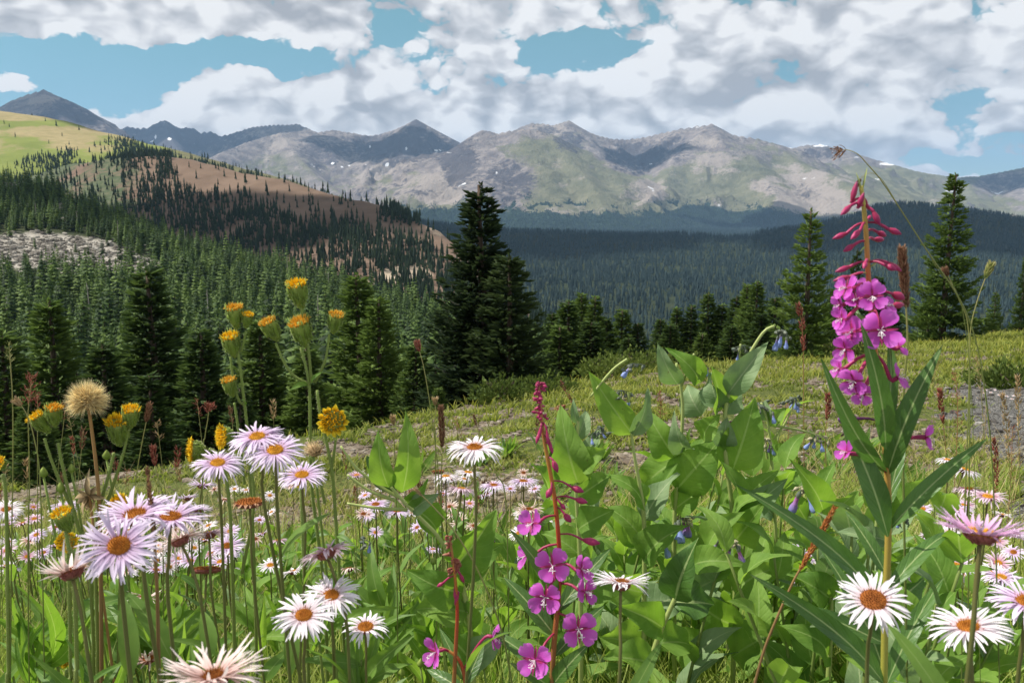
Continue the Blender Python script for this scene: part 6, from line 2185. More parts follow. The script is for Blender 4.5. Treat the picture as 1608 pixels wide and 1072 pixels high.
bluebell('bluebell plant with two large pointed leaves joined on a leaning stem, left of centre', .95,
         [[(612, 762), (632, 785), (662, 815), (690, 845), (715, 890), (735, 960), (745, 1085)], [(535, 700), (560, 735), (600, 765), (625, 780)], [(545, 745), (580, 770), (620, 785)], [(545, 790), (590, 797), (640, 800)]],
         [((632, 772), (641, 648), 46, dict(m=M_LEAF, lat=.3, fold=.2, tw=0)), ((610, 765), (595, 674), 44, dict(m=M_LEAF, lat=-.4, fold=.3)), ((622, 770), (572, 715), 30, dict(m=M_FIRELEAF, lat=-.9, dd=.03)), ((640, 790), (672, 752), 26, dict(m=M_LEAF)), ((655, 800), (690, 840), 56, dict(m=M_LEAF, lat=.4)), ((650, 800), (690, 775), 36, dict(m=M_LEAF_PALE)), ((715, 890), (780, 800), 70, dict(m=M_LEAF)), ((720, 900), (790, 852), 60, dict(m=M_LEAF)), ((725, 930), (640, 900), 64, dict(m=M_LEAF)), ((735, 960), (650, 955), 66, dict(m=M_LEAF)), ((738, 990), (700, 920), 60, dict()), ((742, 1040), (690, 985), 70, dict(m=M_LEAF)), ((742, 1050), (800, 990), 60, dict())],
         [(571, 852, 1, False, 14)], R0(205))
bluebell('bluebell plant holding three bright blue bells low at the centre right', .92,
         [[(1128, 835), (1110, 860), (1080, 900), (1055, 950), (1030, 1010), (1010, 1085)]],
         [((1110, 862), (1165, 800), 44, dict(m=M_LEAF)), ((1060, 940), (1100, 840), 60, dict(m=M_FIRELEAF, up=.1)), ((1055, 945), (1120, 950), 66, dict(m=M_FIRELEAF)), ((1040, 985), (960, 950), 60, dict(m=M_LEAF)), ((1030, 1010), (1090, 1010), 60, dict(m=M_LEAF)), ((1020, 1040), (950, 1030), 64, dict(m=M_LEAF)), ((1090, 885), (1165, 880), 50, dict(m=M_LEAF))],
         [(1143, 852, 5, True, 24)], R0(206))
bluebell('bluebell plant with drooping lilac blue bells in front of the tall fireweed leaves', .95,
         [[(1262, 758), (1275, 775), (1290, 810), (1300, 870), (1305, 960), (1300, 1085)]],
         [((1292, 800), (1240, 720), 46, dict(m=M_LEAF)), ((1296, 820), (1345, 770), 46, dict(m=M_LEAF)), ((1290, 790), (1310, 725), 40, dict(m=M_LEAF)), ((1298, 850), (1250, 815), 50, dict()), ((1302, 900), (1370, 850), 50, dict(m=M_LEAF)), ((1304, 940), (1240, 900), 60, dict(m=M_LEAF)), ((1303, 980), (1370, 960), 60, dict()), ((1300, 1030), (1240, 980), 66, dict(m=M_LEAF))],
         [(1263, 768, 3, True, 26)], R0(207))
bluebell('bluebell plant with small grey budded sprays beside the tall fireweed leaves', 1.25,
         [[(1195, 632), (1205, 660), (1210, 700), (1215, 780), (1220, 900), (1220, 1085)], [(1248, 628), (1235, 660), (1215, 690)], [(1280, 682), (1260, 676), (1215, 668)], [(1200, 690), (1205, 720)]],
         [((1208, 668), (1235, 640), 26, dict(m=M_LEAF)), ((1208, 660), (1200, 628), 26, dict(m=M_LEAF_PALE)), ((1210, 720), (1255, 700), 30, dict(m=M_LEAF)), ((1214, 770), (1270, 740), 36, dict()), ((1216, 810), (1170, 780), 40, dict())],
         [(1190, 638, 3, False, 13), (1249, 630, 3, False, 13), (1203, 694, 3, True, 12), (1281, 688, 3, True, 14)], R0(208))
bluebell('bluebell plant with broad pale leaves under the tall fireweed at the right', .80,
         [[(1400, 740), (1398, 790), (1396, 850), (1396, 920), (1396, 1085)]],
         [((1398, 810), (1408, 735), 44, dict(m=M_LEAF, lat=-.2)), ((1400, 805), (1460, 748), 52, dict(m=M_LEAF, lat=.3)), ((1398, 840), (1445, 805), 30, dict(m=M_LEAF_PALE)), ((1396, 850), (1305, 835), 30, dict(m=M_LEAF_PALE)), ((1396, 890), (1370, 850), 30, dict(m=M_LEAF)), ((1397, 880), (1430, 860), 26, dict(m=M_LEAF)), ((1396, 950), (1455, 905), 50, dict(m=M_FIRELEAF)), ((1396, 1010), (1480, 1000), 60, dict(m=M_LEAF)), ((1396, 1050), (1330, 1030), 60, dict(m=M_LEAF)), ((1396, 900), (1500, 885), 22, dict(m=M_LEAF))],
         [(1418, 815, 1, False, 10)], R0(209))


# more of them fill the lower right and centre
def leafy_plant(x, y, h, rs, label, group, big=1.0):
    g = np.array([x, y, float(meadow_z(x, y)) - .01])
    root = empty('bluebell_plant', g, label, 'leafy plant', group)
    lean = np.array([rs.normal() * .10, rs.normal() * .08, 1])
    st = spline([np.zeros(3), lean * h * .5 + np.array([rs.normal() * .02, 0, 0]), lean * h], 12)
    mb = MB()
    mb.tube(st, np.linspace(.0034, .0014, 12), 6)
    mb.build('stem', M_STEM, root)
    mbs = (MB(), MB())
    n = int(11 + rs.randint(7))
    a = rs.rand() * 6.28
    for i in range(n):
        t = .12 + .88 * i / (n - 1)
        p = st[min(int(t * 11), 11)]
        a += 2.4 + rs.normal() * .3
        L = big * (.060 + .055 * (1 - t) + .02 * rs.rand())
        dv = nrm([cos(a), sin(a), .35 + .9 * t + rs.normal() * .15])
        blade(mbs[0 if rs.rand() < .78 else 1], p, p + dv * L, L * (.40 + .1 * rs.rand()), nrm(UP + rs.normal(size=3) * .25 - dv * .2), .12, .2 + .2 * rs.rand(), 'ovate', 9, 4, .05, rs.rand(), .15, rs.normal() * .3)
    mbs[0].build('foliage', M_LEAF, root)
    if mbs[1].n:
        mbs[1].build('young_foliage', M_LEAF_PALE, root)


rs = R0(301)
cnt = 0
while cnt < 105:
    px_, py_ = rs.uniform(520, 1640), rs.uniform(760, 1300)
    d = rs.uniform(.95, 2.1) if px_ > 860 else rs.uniform(1.2, 2.1)
    if px_ < 860 and rs.rand() < .45:
        continue
    x = at(px_, py_, d)[0]
    top_lim = np.interp(px_, [520, 640, 860, 900, 1200, 1300, 1450, 1640], [930, 900, 850, 800, 820, 850, 880, 960])
    zt = at(px_, top_lim + abs(rs.normal()) * 50, d)[2]
    h = zt - float(meadow_z(x, d))
    if h < .12:
        continue
    if h > .62:
        continue
    side = 'behind the magenta flowers at the lower centre' if px_ < 930 else ('among the leaves below the blue bells' if px_ < 1260 else 'among the leaves round the tall fireweed')
    leafy_plant(x, d, h, rs, 'leafy green plant ' + side, 'leafy plants ' + side)
    cnt += 1
rs = R0(305)
for i in range(13):
    px_ = 880 + 370 * (i + rs.rand()) / 13
    d = 1.12 + .35 * rs.rand()
    x = at(px_, 800, d)[0]
    tp = np.interp(px_, [880, 960, 1060, 1160, 1250], [700, 690, 650, 660, 740]) + 90 * rs.rand()
    leafy_plant(x, d, at(px_, tp, d)[2] - float(meadow_z(x, d)), rs, 'leafy green plant in the tall clump of bluebell leaves', 'leafy plants in the tall bluebell clump', .95)
for i in range(12):
    px_ = rs.uniform(1310, 1480)
    d = .72 + .4 * rs.rand()
    x = at(px_, 800, d)[0]
    leafy_plant(x, d, at(px_, 800 + 120 * rs.rand(), d)[2] - float(meadow_z(x, d)), rs, 'leafy green plant round the foot of the tall fireweed', 'leafy plants round the tall fireweed', .8)
# and sparser, narrower ones at the lower left


def lance_plant(x, y, h, rs, label, group):
    g = np.array([x, y, float(meadow_z(x, y)) - .01])
    root = empty('aster_plant', g, label, 'leafy plant', group)
    mb = MB()
    for i in range(9 + rs.randint(6)):
        a = rs.rand() * 6.28
        L = h * (.6 + .5 * rs.rand())
        b = np.array([rs.normal() * .02, rs.normal() * .02, 0])
        dv = nrm([cos(a) * .6, sin(a) * .6, 1])
        blade(mb, b, b + dv * L, L * (.15 + .10 * rs.rand()), nrm(UP * .5 - dv * .3 + rs.normal(size=3) * .4), -.1, .25, 'lance', 9, 2, .02, rs.rand(), .25, rs.normal() * .4)
    mb.build('foliage', M_ASTERLEAF, root, smooth=True)


rs = R0(302)
for i in range(210):
    px_, d = rs.uniform(-60, 900), rs.uniform(1.3, 2.8)
    x = at(px_, 1000, d)[0]
    lance_plant(x, d, rs.uniform(.15, .30) * np.interp(d, [1.3, 2.0, 2.8], [1.1, 1, .75]), rs, 'tuft of narrow green leaves in the grass at the lower left', 'narrow leaf tufts at the lower left')


rs = R0(303)
for i in range(60):
    px_, d = rs.uniform(500, 1500), rs.uniform(2.4, 5.5)
    x = at(px_, 900, d)[0]
    if path_mask(x, d) < .6:
        lance_plant(x, d, rs.uniform(.10, .22), rs, 'tuft of green leaves on the stony slope behind the flowers', 'leaf tufts on the stony slope')
for i in range(26):
    px_, d = rs.uniform(150, 640), rs.uniform(1.7, 2.4)
    x = at(px_, 900, d)[0]
    leafy_plant(x, d, rs.uniform(.18, .30), rs, 'leafy green plant low among the asters at the left', 'leafy plants among the asters')


def near_leaves(cx, cy, n, d, rs, label, m, size=95, wid=.24):
    s = px_m(d)
    P = at(cx, cy + 40, d)
    foot = to_ground(P, (0, .03))
    root = empty('aster_plant', foot, label, 'leafy plant', 'leafy aster shoots at the bottom of the view')
    mb = MB()
    mb.tube(spline([foot, (foot + P) / 2 + np.array([.008, 0, 0]), P], 10) - foot, np.linspace(.0024, .0014, 10), 6)
    mb.build('stem', M_STEM, root)
    mb = MB()
    for i in range(n):
        a = -1.25 + 2.5 * (i + .5) / n + rs.normal() * .25
        L = size * (.7 + .5 * rs.rand())
        b = at(cx + rs.normal() * 3, cy + 40 + 75 * rs.rand(), d)
        t = at(cx + L * sin(a), cy + 70 - L * cos(a) * (.85 + .3 * rs.rand()), d + rs.normal() * .05)
        blade(mb, b - foot, t - foot, L * wid * (.8 + .4 * rs.rand()) * s, facing(b, .5, rs.normal() * .6), .10, .25 + .3 * rs.rand(), 'lance', 10, 4, .05, rs.rand(), .1 + .12 * rs.normal(), rs.normal() * .5)
    mb.build('foliage', m, root)


rs = R0(304)
for i in range(30):
    cx = 10 + 720 * (i + rs.rand()) / 30
    near_leaves(cx, rs.uniform(925, 1040), 6 + rs.randint(5), rs.uniform(.85, 1.5), rs, 'leafy shoot of narrow green leaves among the stems at the bottom left', M_ASTERLEAF if rs.rand() < .7 else M_LEAF, rs.uniform(75, 115), rs.uniform(.18, .30))


# ------------------------------------------------------------------ grasses in seed
def seed_head(mb, sp, w, rs, kind, n):
    """kind: spike (dense), panicle (open, drooping)"""
    Tn = nrm_rows(np.gradient(sp, axis=0))
    f = rs.rand(n) * (len(sp) - 1)
    i = f.astype(int)
    c = sp[i] + (sp[np.minimum(i + 1, len(sp) - 1)] - sp[i]) * (f - i)[:, None]
    T_ = Tn[i]
    N = nrm_rows(np.cross(T_, rs.normal(size=(n, 3))))
    taper = np.sin(np.clip(f / (len(sp) - 1), 0.04, .97) * pi) ** .45
    if kind == 'spike':
        spikes(mb, c + N * (w * .32 * taper)[:, None], T_ * 1.0 + N * .55, w * (.7 + .5 * rs.rand(n)), np.full(n, w * .16), rs)
    else:
        ln = w * (.35 + .9 * rs.rand(n)) * (1.1 - f / len(sp) * .6)
        e = c + N * ln[:, None] * .8 + T_ * ln[:, None] * .8 - UP * (ln * .25)[:, None]
        for k_ in range(n):
            if k_ % 2 == 0:
                mb.tube(np.stack([c[k_], (c[k_] + e[k_]) / 2 + UP * ln[k_] * .1, e[k_]]), .00025, 3, False)
        spikes(mb, e, T_ + N * .5 - UP * .3, w * (.30 + .15 * rs.rand(n)), np.full(n, w * .065), rs)


def grass_stalk(label, d, line, head, w, kind, m_seed, rs, r=.0007, n=120, group=None, stem_m=None, ground=True):
    """line: pixels from the tip to the foot; the first share `head` of it carries seed"""
    sp = path(line, d, 40)
    foot = to_ground(sp[-1], (rs.normal() * .01, .03)) if ground else sp[-1]
    root = empty('seeding_grass', foot, label, 'grass stalk', group)
    full = np.concatenate([sp, [foot]]) if ground else sp
    mb = MB()
    mb.tube(full[::-1] - foot, np.linspace(r * 1.2, r * .6, len(full)), 5)
    mb.build('stalk', stem_m or M_GSTEM, root)
    k_ = max(4, int(40 * head))
    mb = MB()
    seed_head(mb, sp[:k_][::-1] - foot, w * px_m(d), rs, kind, n)
    mb.build('seed_head', m_seed, root, smooth=False)
    return root


G = grass_stalk
G('thick blurred dark brown grass spike in front of the lilac asters', .55, [(231, 735), (236, 780), (241, 830), (244, 880), (247, 940), (250, 1085)], .5, 7, 'spike', M_BROWNSEED, R0(401), n=260, r=.0012, stem_m=M_DRYSTEM)
G('tall dense brown grass spike beside the fireweed flowers', .66, [(1416, 392), (1420, 440), (1424, 500), (1425, 545), (1420, 600), (1418, 700), (1425, 1085)], .32, 11, 'spike', M_BROWNSEED, R0(402), n=420, r=.0009)
G('long arching green grass with drooping brown tip above the fireweed', .72, [(1316, 236), (1332, 236), (1348, 243), (1362, 258), (1385, 285), (1420, 338), (1460, 400), (1498, 455), (1525, 510), (1545, 600), (1560, 760), (1570, 1085)], .10, 12, 'panicle', M_BROWNSEED, R0(403), n=60, r=.0006)
G('thin curled grass tip hanging over the fireweed buds', .73, [(1346, 290), (1356, 276), (1370, 272), (1382, 279), (1392, 292), (1420, 338), (1470, 420), (1520, 540), (1540, 1085)], .12, 6, 'spike', M_BROWNSEED, R0(404), n=50, r=.0003)
G('pale green grass head leaning right at the right edge', .85, [(1556, 416), (1546, 440), (1534, 475), (1524, 520), (1522, 600), (1518, 720), (1512, 900), (1510, 1085)], .16, 9, 'spike', M_GSTEM, R0(405), n=140)
G('brown grass head leaning left at the right edge', .86, [(1484, 424), (1495, 446), (1508, 475), (1520, 510), (1523, 600), (1522, 760), (1520, 1085)], .12, 8, 'spike', M_BROWNSEED, R0(406), n=140)
G('very tall thin grass at the left edge with a faint head', .9, [(14, 540), (17, 580), (20, 640), (20, 740), (18, 860), (16, 1085)], .22, 9, 'panicle', M_GSTEM, R0(407), n=50)
G('reddish brown branching grass head at the left', .92, [(50, 592), (47, 620), (44, 650), (45, 690), (46, 760), (44, 880), (46, 1085)], .30, 15, 'panicle', M_REDSEED, R0(408), n=80)
G('tan drooping grass head above the left yellow cups', .9, [(26, 630), (36, 640), (46, 660), (54, 690), (62, 740), (66, 860), (70, 1085)], .16, 9, 'spike', M_TAN, R0(409), n=120)
G('slim brown grass spike right of the seed head', .95, [(235, 637), (229, 665), (222, 700), (212, 760), (205, 820), (200, 1085)], .22, 8, 'spike', M_BROWNSEED, R0(410), n=120)
G('short red brown grass spike right of the seed head', .95, [(240, 702), (244, 730), (250, 760), (255, 800), (258, 1085)], .28, 8, 'spike', M_REDSEED, R0(411), n=110)
G('feathery brown grass head left of the slim arnica', 1.0, [(328, 636), (326, 660), (322, 685), (318, 740), (316, 1085)], .18, 11, 'panicle', M_REDSEED, R0(412), n=100)
G('grass with a rusty tuft halfway between arnica and spruce', 1.0, [(655, 538), (660, 556), (666, 580), (676, 640), (688, 740), (695, 860), (700, 1085)], .16, 8, 'spike', M_REDSEED, R0(413), n=90)
G('dark brown seed spike standing before the big spruce', .98, [(692, 640), (694, 680), (694, 720), (693, 760), (694, 840), (698, 1085)], .34, 8, 'spike', M_BROWNSEED, R0(414), n=300)
G('tan grass spike beside the dark brown one', 1.02, [(683, 628), (684, 650), (682, 670), (684, 720), (686, 1085)], .14, 8, 'spike', M_TAN, R0(415), n=80)
G('pale tan grass ear left of the broad pointed leaf', 1.0, [(617, 655), (619, 680), (619, 700), (622, 780), (625, 1085)], .16, 7, 'spike', M_TAN, R0(416), n=80)
G('orange rusty grass spike slanting across the green leaves', .68, [(1310, 798), (1296, 824), (1278, 856), (1262, 884), (1246, 912), (1222, 965), (1200, 1020), (1182, 1085)], .52, 8, 'spike', M_ORANGESEED, R0(417), n=420, r=.0011, stem_m=M_DRYSTEM)
G('long yellow green grass blade stalk beside the withered fireweed', .76, [(652, 768), (680, 795), (712, 832), (745, 885), (772, 945), (790, 1000), (806, 1085)], .12, 5, 'spike', M_TAN, R0(418), n=90, r=.0009)
G('curved brown grass stalk crossing the lone white aster', .92, [(744, 652), (752, 680), (764, 710), (780, 745), (795, 800), (800, 1085)], .16, 4, 'spike', M_BROWNSEED, R0(419), n=70)
G('bent rusty dock stalk behind the short fireweed', 1.25, [(880, 597), (888, 612), (897, 628), (904, 645), (908, 700), (910, 1085)], .5, 5, 'spike', M_REDSEED, R0(420), n=60)
G('rusty brown drooping head beside the upright broad leaf', 1.25, [(884, 640), (892, 634), (908, 630), (924, 636), (930, 652), (930, 700), (928, 1085)], .16, 12, 'panicle', M_REDSEED, R0(421), n=80)
for i, (x0, y0, x1, y1, q, lb) in enumerate((
        (1500, 585, 1497, 800, 0, 'rusty grass stalk on the gravel edge, near the fireweed leaf'), (1476, 610, 1486, 720, 0, 'short rusty stalk behind the fireweed leaf tip'), (1549, 640, 1545, 800, 1, 'pale dry grass stalk standing on the gravel'),
        (1560, 690, 1556, 880, 0, 'rusty stalk rising from the dark gravel'), (1590, 670, 1578, 900, 0, 'rusty stalk at the right edge of the gravel'), (1574, 620, 1590, 840, 1, 'thin green grass before the gravel'), (1532, 560, 1545, 700, 1, 'thin dry grass above the gravel'),
        (1598, 590, 1602, 860, 1, 'thin green grass at the far right edge'), (1470, 560, 1466, 700, 1, 'dry brown grass left of the gravel'), (1254, 480, 1262, 620, 0, 'rusty stalk before the thin-topped spruce'), (1236, 630, 1232, 760, 0, 'dark rusty stalk on the stony ground by the fireweed'),
        (1300, 620, 1296, 700, 0, 'brown stalk left of the fireweed leaves'), (1035, 615, 1034, 700, 0, 'tan rusty stalk behind the pointed bluebell leaves'), (1196, 690, 1180, 760, 0, 'brown stalk beside the budded bluebell sprays'))):
    rr = R0(440 + i)
    G(lb, 1.5 + .5 * rr.rand(), [(x0, y0), ((x0 * 2 + x1) / 3 + rr.normal() * 3, (y0 * 2 + y1) / 3), (x1, y1), (x1 + rr.normal() * 4, y1 + 120)], .45, 8, 'spike' if i % 2 else 'panicle', (M_REDSEED, M_TAN)[q], rr, n=90, r=.0009, stem_m=M_DRYSTEM if q == 0 else None)
rs = R0(470)
for i in range(34):
    left = i < 22
    px_ = rs.uniform(-10, 440) if left else rs.uniform(540, 860)
    y0 = rs.uniform(610, 800) if left else rs.uniform(640, 780)
    d = rs.uniform(1.0, 1.7)
    lb = 'thin seeding grass among the arnicas and asters at the left' if left else 'thin seeding grass in front of the big dark spruce'
    dx = rs.normal() * 26
    G(lb, d, [(px_ + dx, y0), (px_ + dx * .75, y0 + 50), (px_ + dx * .35, y0 + 140), (px_, y0 + 300)], .25, 5 + 4 * rs.rand(), ['panicle', 'spike', 'spike'][rs.randint(3)], [M_REDSEED, M_TAN, M_BROWNSEED][rs.randint(3)], rs, n=30, r=.0006, group='thin grasses ' + lb.split(' grass ')[1])


# ------------------------------------------------------------------ ground cover
def grass_mass(name, X, Y, Hh, W, m, rs, bend=.35, nseg=3):
    n = len(X)
    Z = meadow_z(X, Y)
    a = rs.rand(n) * 6.283
    t = np.linspace(0, 1, nseg + 1)
    dx, dy = np.cos(a), np.sin(a)
    b = bend * (.4 + rs.rand(n)) * Hh
    c = np.stack([X[:, None] + dx[:, None] * b[:, None] * t ** 2, Y[:, None] + dy[:, None] * b[:, None] * t ** 2, Z[:, None] - .01 + Hh[:, None] * (t - .12 * t ** 2)], 2)
    a2 = a + 1.57 + rs.normal(size=n) * .6
    s = np.stack([np.cos(a2), np.sin(a2), 0 * a2], 1)
    w = W[:, None] * np.array([.8, 1.0, .7, .08])[None]
    l = c - s[:, None] * w[..., None] * .5
    r = c + s[:, None] * w[..., None] * .5
    Vv = np.stack([l, r], 2).reshape(-1, 3)
    k_ = np.arange(n)[:, None] * 8
    Q = np.concatenate([k_ + np.array([[0, 1, 3, 2]]) + 2 * i for i in range(nseg)])
    A = np.stack([np.tile(np.repeat(t, 2), n), np.repeat(rs.rand(n), 8)], 1)
    o = link(name, mesh_np(name, Vv, Q, m, attrs={'uvt': A}))
    return tag(o, kind='stuff')


M_GRASS = thin_mat('meadow_grass', grad((0.09, 0.15, 0.022), (0.195, 0.275, 0.045), (0.32, 0.37, 0.07), .55), .42, grad((0.18, 0.30, 0.025), (0.34, 0.48, 0.05), (0.48, 0.56, 0.1), .5), .5, .25)
M_GRASS_DRY = thin_mat('dry_grass', grad((0.20, 0.17, 0.06), (0.36, 0.30, 0.12), (0.46, 0.38, 0.19), .5), .3, None, .7, .15)
M_TUSSOCK = thin_mat('yellow_green_tussocks', grad((0.10, 0.13, 0.02), (0.25, 0.265, 0.045), (0.38, 0.36, 0.08), .5), .35, grad((0.2, 0.28, 0.02), (0.42, 0.46, 0.05), (0.55, 0.52, 0.1), .5), .6, .2)
M_MOSS = thin_mat('low_green_cushions', grad((0.05, 0.075, 0.014), (0.135, 0.17, 0.028), (0.26, 0.265, 0.05), .5), .33, grad((0.12, 0.2, 0.02), (0.28, 0.36, 0.04), (0.44, 0.44, 0.08), .5), .6, .2)


def scatter(n, d0, d1, rs, px0=-150, px1=1750, power=1.0):
    """points of the meadow between two distances, denser in front"""
    d = d0 * (d1 / d0) ** (rs.rand(n) ** power)
    t = (rs.uniform(px0, px1, n) - 804) / F
    return t * d, d


rs = R0(501)
x, y = scatter(90000, .8, 3.6, rs, power=1.15)
k_ = (path_mask(x, y) < .4) & ((fbm(x * 1.7, y * 1.7, 3) > -.35) | (y < 2.0))
x, y = x[k_], y[k_]
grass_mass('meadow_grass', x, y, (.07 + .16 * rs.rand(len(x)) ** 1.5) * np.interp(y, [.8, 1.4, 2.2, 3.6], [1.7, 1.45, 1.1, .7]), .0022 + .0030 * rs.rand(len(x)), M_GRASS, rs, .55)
x, y = scatter(9000, 1.0, 4.5, rs)
k_ = path_mask(x, y) < .6
x, y = x[k_], y[k_]
grass_mass('dry_grass', x, y, .10 + .20 * rs.rand(len(x)), .0014 + .0014 * rs.rand(len(x)), M_GRASS_DRY, rs, 1.0)
# low green cushions between the stones, thinning out into tussocks
x, y = scatter(230000, 2.3, 62, rs, -250, 1900, .85)
t = x / y
e = np.interp(t, EDGE[:, 0], EDGE[:, 1])
cush = fbm(x / .55, y / .8, 3) + .35 * fbm(x / 2.2, y / 2.6, 2)
far = sstep(12, 24, y)
k_ = (y < e * 1.12) & (path_mask(x, y) < .45 + .5 * rs.rand(len(x)) ** 3) & ((cush > .22 - .8 * far - .40 * (stony(x, y) < .3)))
x, y, cu = x[k_], y[k_], cush[k_]
sz = np.interp(y, [2.3, 6, 12, 25, 60], [.035, .05, .085, .14, .30]) * (.6 + .8 * rs.rand(len(x))) * (1 + .5 * np.clip(cu, 0, 1))
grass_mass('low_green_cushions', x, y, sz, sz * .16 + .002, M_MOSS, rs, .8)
x, y = scatter(30000, 7, 62, rs, -250, 1900, .8)
t = x / y
e = np.interp(t, EDGE[:, 0], EDGE[:, 1])
k_ = (y < e * 1.1) & (path_mask(x, y) < .4) & (fbm(x / 2.5, y / 4, 3) > -.05)
x, y = x[k_], y[k_]
sz = np.interp(y, [6, 12, 25, 60], [.07, .14, .24, .42]) * (.6 + .8 * rs.rand(len(x)))
grass_mass('yellow_tussocks', x, y, sz, sz * .07 + .002, M_TUSSOCK, rs, .55)


# stones: flat slabs of many sizes, too many to count
def stones(name, X, Y, S, cols, rs, flat=.35, Z=None):
    n = len(X)
    Z = meadow_z(X, Y) if Z is None else Z
    m = 7
    a = np.linspace(0, 2 * pi, m, endpoint=False)[None] + rs.rand(n, 1) * 6.28
    r = S[:, None] * (.7 + .5 * rs.rand(n, m))
    r2 = r * (.72 + .2 * rs.rand(n, m))
    hh = S * flat * (.5 + .9 * rs.rand(n))
    asp = .55 + .45 * rs.rand(n, 1)
    th = rs.rand(n, 1) * 6.28
    def ring(rr, z, jit):
        u, v = rr * np.cos(a), rr * np.sin(a) * asp
        xx = X[:, None] + u * np.cos(th) - v * np.sin(th)
        yy = Y[:, None] + u * np.sin(th) + v * np.cos(th)
        return np.stack([xx, yy, z + jit], 2)
    tilt = rs.normal(size=(n, 1)) * .12 * S[:, None]
    V0 = ring(r, (Z - S * .12)[:, None] + 0 * r, tilt * np.cos(a))
    V1 = ring(r * .98, (Z + hh * .55)[:, None] + 0 * r, tilt * np.cos(a) + S[:, None] * .06 * rs.normal(size=(n, m)))
    V2 = ring(r2, (Z + hh)[:, None] + 0 * r, tilt * np.cos(a) + S[:, None] * .05 * rs.normal(size=(n, m)))
    top = V2.mean(1, keepdims=True) + np.array([0, 0, 1.0]) * (S * .03)[:, None, None]
    Vv = np.concatenate([V0, V1, V2, top], 1).reshape(-1, 3)
    b = np.arange(n)[:, None] * (3 * m + 1)
    Q, T_ = [], []
    for q in range(m):
        q2 = (q + 1) % m
        Q.append(b + np.array([[q, q2, m + q2, m + q]]))
        Q.append(b + np.array([[m + q, m + q2, 2 * m + q2, 2 * m + q]]))
        T_.append(b + np.array([[2 * m + q, 2 * m + q2, 3 * m]]))
    A = np.stack([np.repeat(rs.rand(n), 3 * m + 1), np.repeat(rs.rand(n), 3 * m + 1)], 1)

    def f(k):
        u, v = uvt(k)
        P = geo_pos(k)
        n1 = k.noise(P, 40, 5, .65)
        col = k.ramp(u, cols)
        col = k.mix(k.mr(n1, .35, .7), col, (.10, .085, .07))
        col = k.mix(k.mr(k.noise(P, 18, 4, .7), .60, .68), col, (.34, .33, .25))
        return principled(k, col, .9, bump(k, n1, .7, .01), .15)
    o = link(name, mesh_np(name, Vv, [np.concatenate(Q), np.concatenate(T_)], mat(name + '_rock', f), smooth=False, attrs={'uvt': A}))
    return tag(o, kind='stuff')


WARM = ((0.0, (.09, .066, .045)), (.45, (.165, .125, .088)), (.8, (.24, .195, .145)), (1.0, (.36, .32, .26)))
GREY = ((0.0, (.03, .03, .031)), (.5, (.068, .066, .063)), (.9, (.13, .126, .118)), (1.0, (.30, .29, .27)))
rs = R0(601)
x, y = scatter(42000, 2.0, 26, rs, -200, 1850, .9)
e = np.interp(x / y, EDGE[:, 0], EDGE[:, 1])
k_ = (y < e) & (stony(x, y) + .3 * rs.rand(len(x)) > .32) & (path_mask(x, y) < .5)
x, y = x[k_], y[k_]
stones('loose_stones', x, y, (.009 + .032 * rs.rand(len(x)) ** 2.6) * np.interp(y, [2, 8, 26], [.8, 1.25, 1.8]), WARM, rs)
x, y = scatter(15000, 1.6, 16, rs, 900, 1900, .8)
k_ = path_mask(x, y) + .15 * rs.normal(size=len(x)) > .5
x, y = x[k_], y[k_]
stones('gravel', x, y, (.003 + .030 * rs.rand(len(x)) ** 5) * np.interp(y, [1.6, 6, 16], [.8, 1.3, 2.0]), GREY, rs, .5)
# the talus under the trees on the near slope
q = NEAR.sample(9000, rs, weight=np.clip(TAL, 0, 1) ** 1.5 + .002)
stones('talus', q[:, 0], q[:, 1], .25 + 1.0 * rs.rand(len(q)) ** 2.2, ((0.0, (.12, .105, .09)), (.4, (.27, .245, .21)), (.8, (.40, .37, .32)), (1.0, (.52, .49, .43))), rs, .55, q[:, 2])

# tiny white blossoms by the gravel, and bushes at the meadow edge
rs = R0(701)
tw = [(1562, 612), (1569, 620), (1575, 619), (1581, 622), (1589, 626), (1592, 621), (1597, 621), (1548, 612), (1556, 616), (1545, 617)]
for i, (px_, py_) in enumerate(tw):
    r = ray(px_, py_)
    d = (CAM[2] - .12) / (-r[2] / r[1] - .17 + .06 * r[0] / r[1])
    aster(px_, py_, .034 * F / d, .35, 'white', 'tiny white blossom on the green bank above the gravel', 'tiny white blossoms above the gravel', d=d, n=16, seed=i, leaves=0, real=.034)


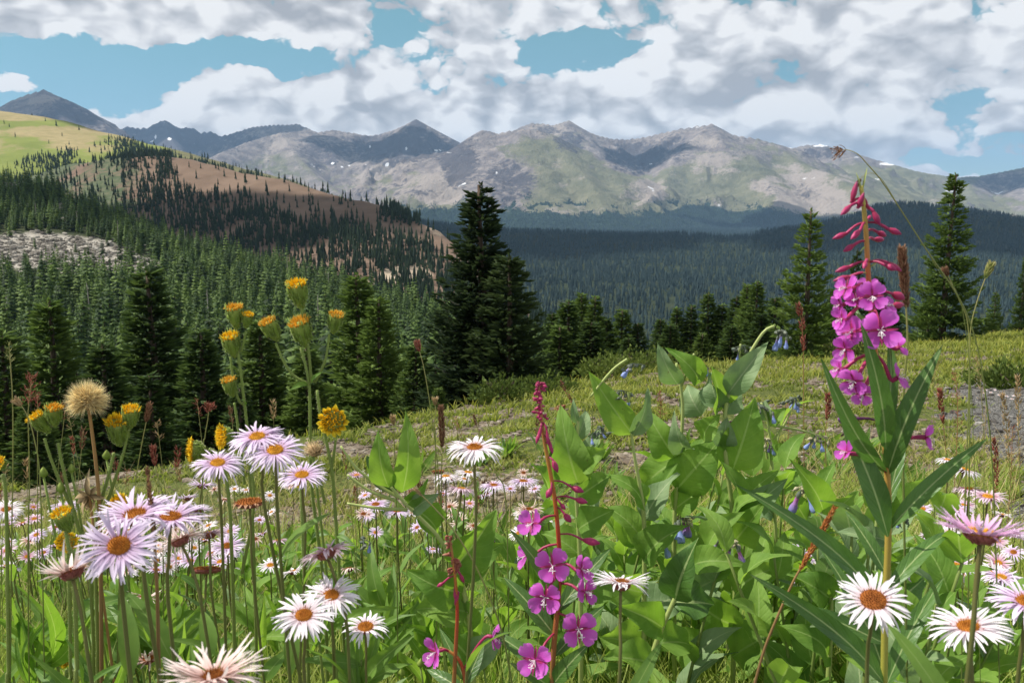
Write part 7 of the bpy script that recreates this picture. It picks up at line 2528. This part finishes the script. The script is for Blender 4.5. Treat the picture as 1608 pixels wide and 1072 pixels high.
def bush(px_, py_, d, w, h, m, label, seed, group='low bushes along the meadow edge'):
    rs = R0(seed)
    P = at(px_, py_, d)
    P[2] = float(meadow_z(P[0], P[1]))
    root = empty('low_bush', P, label, 'bush', group)
    mb, st = MB(), MB()
    n = 900
    D = nrm_rows(rs.normal(size=(n, 3)) * np.array([1, 1, .8]))
    D[:, 2] = np.abs(D[:, 2])
    lump = 1 + .35 * np.sin(D[:, 0] * 7 + seed) * np.sin(D[:, 1] * 6)
    q = D * np.array([w, w, h]) * ((.35 + .65 * rs.rand(n) ** .5) * lump)[:, None]
    dirs = nrm_rows(D + .7 * rs.normal(size=(n, 3)) + np.array([0, 0, .5]))
    L = (.05 + .05 * rs.rand(n)) * (w / .5) ** .5
    twig_cards(mb, q, dirs, L, L * .42, rs, .3 + .7 * rs.rand(n))
    for i in range(14):
        a = rs.rand() * 6.28
        st.tube(spline([np.zeros(3), np.array([cos(a) * w * .3, sin(a) * w * .3, h * .5]), np.array([cos(a) * w * .6, sin(a) * w * .6, h * .8])], 6), np.linspace(.008, .003, 6), 4)
    st.build('stems', M_BARK, root)
    mb.build('foliage', m, root, smooth=False)


M_BUSH = mat('willow_leaves', m_needles((0.05, 0.085, 0.022), (0.10, 0.15, 0.03), (0.19, 0.24, 0.05)))
for i, (x_, y_, d, w, h, lb) in enumerate(((1000, 612, 19, .9, .5, 'low green bush at the meadow edge left of the bluebell leaves'), (960, 622, 17, .7, .4, 'low green bush behind the tallest pointed bluebell leaf'), (1065, 604, 21, 1.2, .6, 'broad green bush at the meadow edge behind the bluebell leaves'), (1140, 600, 22, 1.0, .5, 'low green bush left of the thin-topped spruce'),
                                           (1315, 588, 22, .8, .4, 'low green bush right of the thin-topped spruce'), (860, 642, 12, .45, .3, 'small bush below the slim spruces right of the big one'), (785, 655, 11, .32, .34, 'small leafy bush before the foot of the big spruce'), (1590, 640, 8.5, .40, .22, 'green bank of leaves below the tiny white blossoms'))):
    bush(x_, y_, d, w, h, M_BUSH, lb, 800 + i)

# ------------------------------------------------------------------ the mountain air
def build_haze():
    x0, x1, y0, y1, z0, z1 = -12500, 12500, -700, 15000, -420, 900
    V = [(x, y, z) for z in (z0, z1) for y in (y0, y1) for x in (x0, x1)]
    Fc = np.array([(0, 2, 3, 1), (4, 5, 7, 6), (0, 1, 5, 4), (2, 6, 7, 3), (0, 4, 6, 2), (1, 3, 7, 5)])
    m = bpy.data.materials.new('mountain_air')
    m.use_nodes = True
    k = NT(m.node_tree)
    v = k.n('ShaderNodeVolumePrincipled')
    v.inputs['Color'].default_value = (0.40, 0.65, 1.0, 1)
    v.inputs['Density'].default_value = HAZE
    v.inputs['Anisotropy'].default_value = 0.0
    o_ = k.n('ShaderNodeOutputMaterial')
    k.set(o_.inputs['Volume'], v.outputs[0])
    o = link('haze', mesh_np('haze', V, Fc, m, smooth=False))
    tag(o, kind='stuff')


HAZE = 4.8e-5
build_haze()
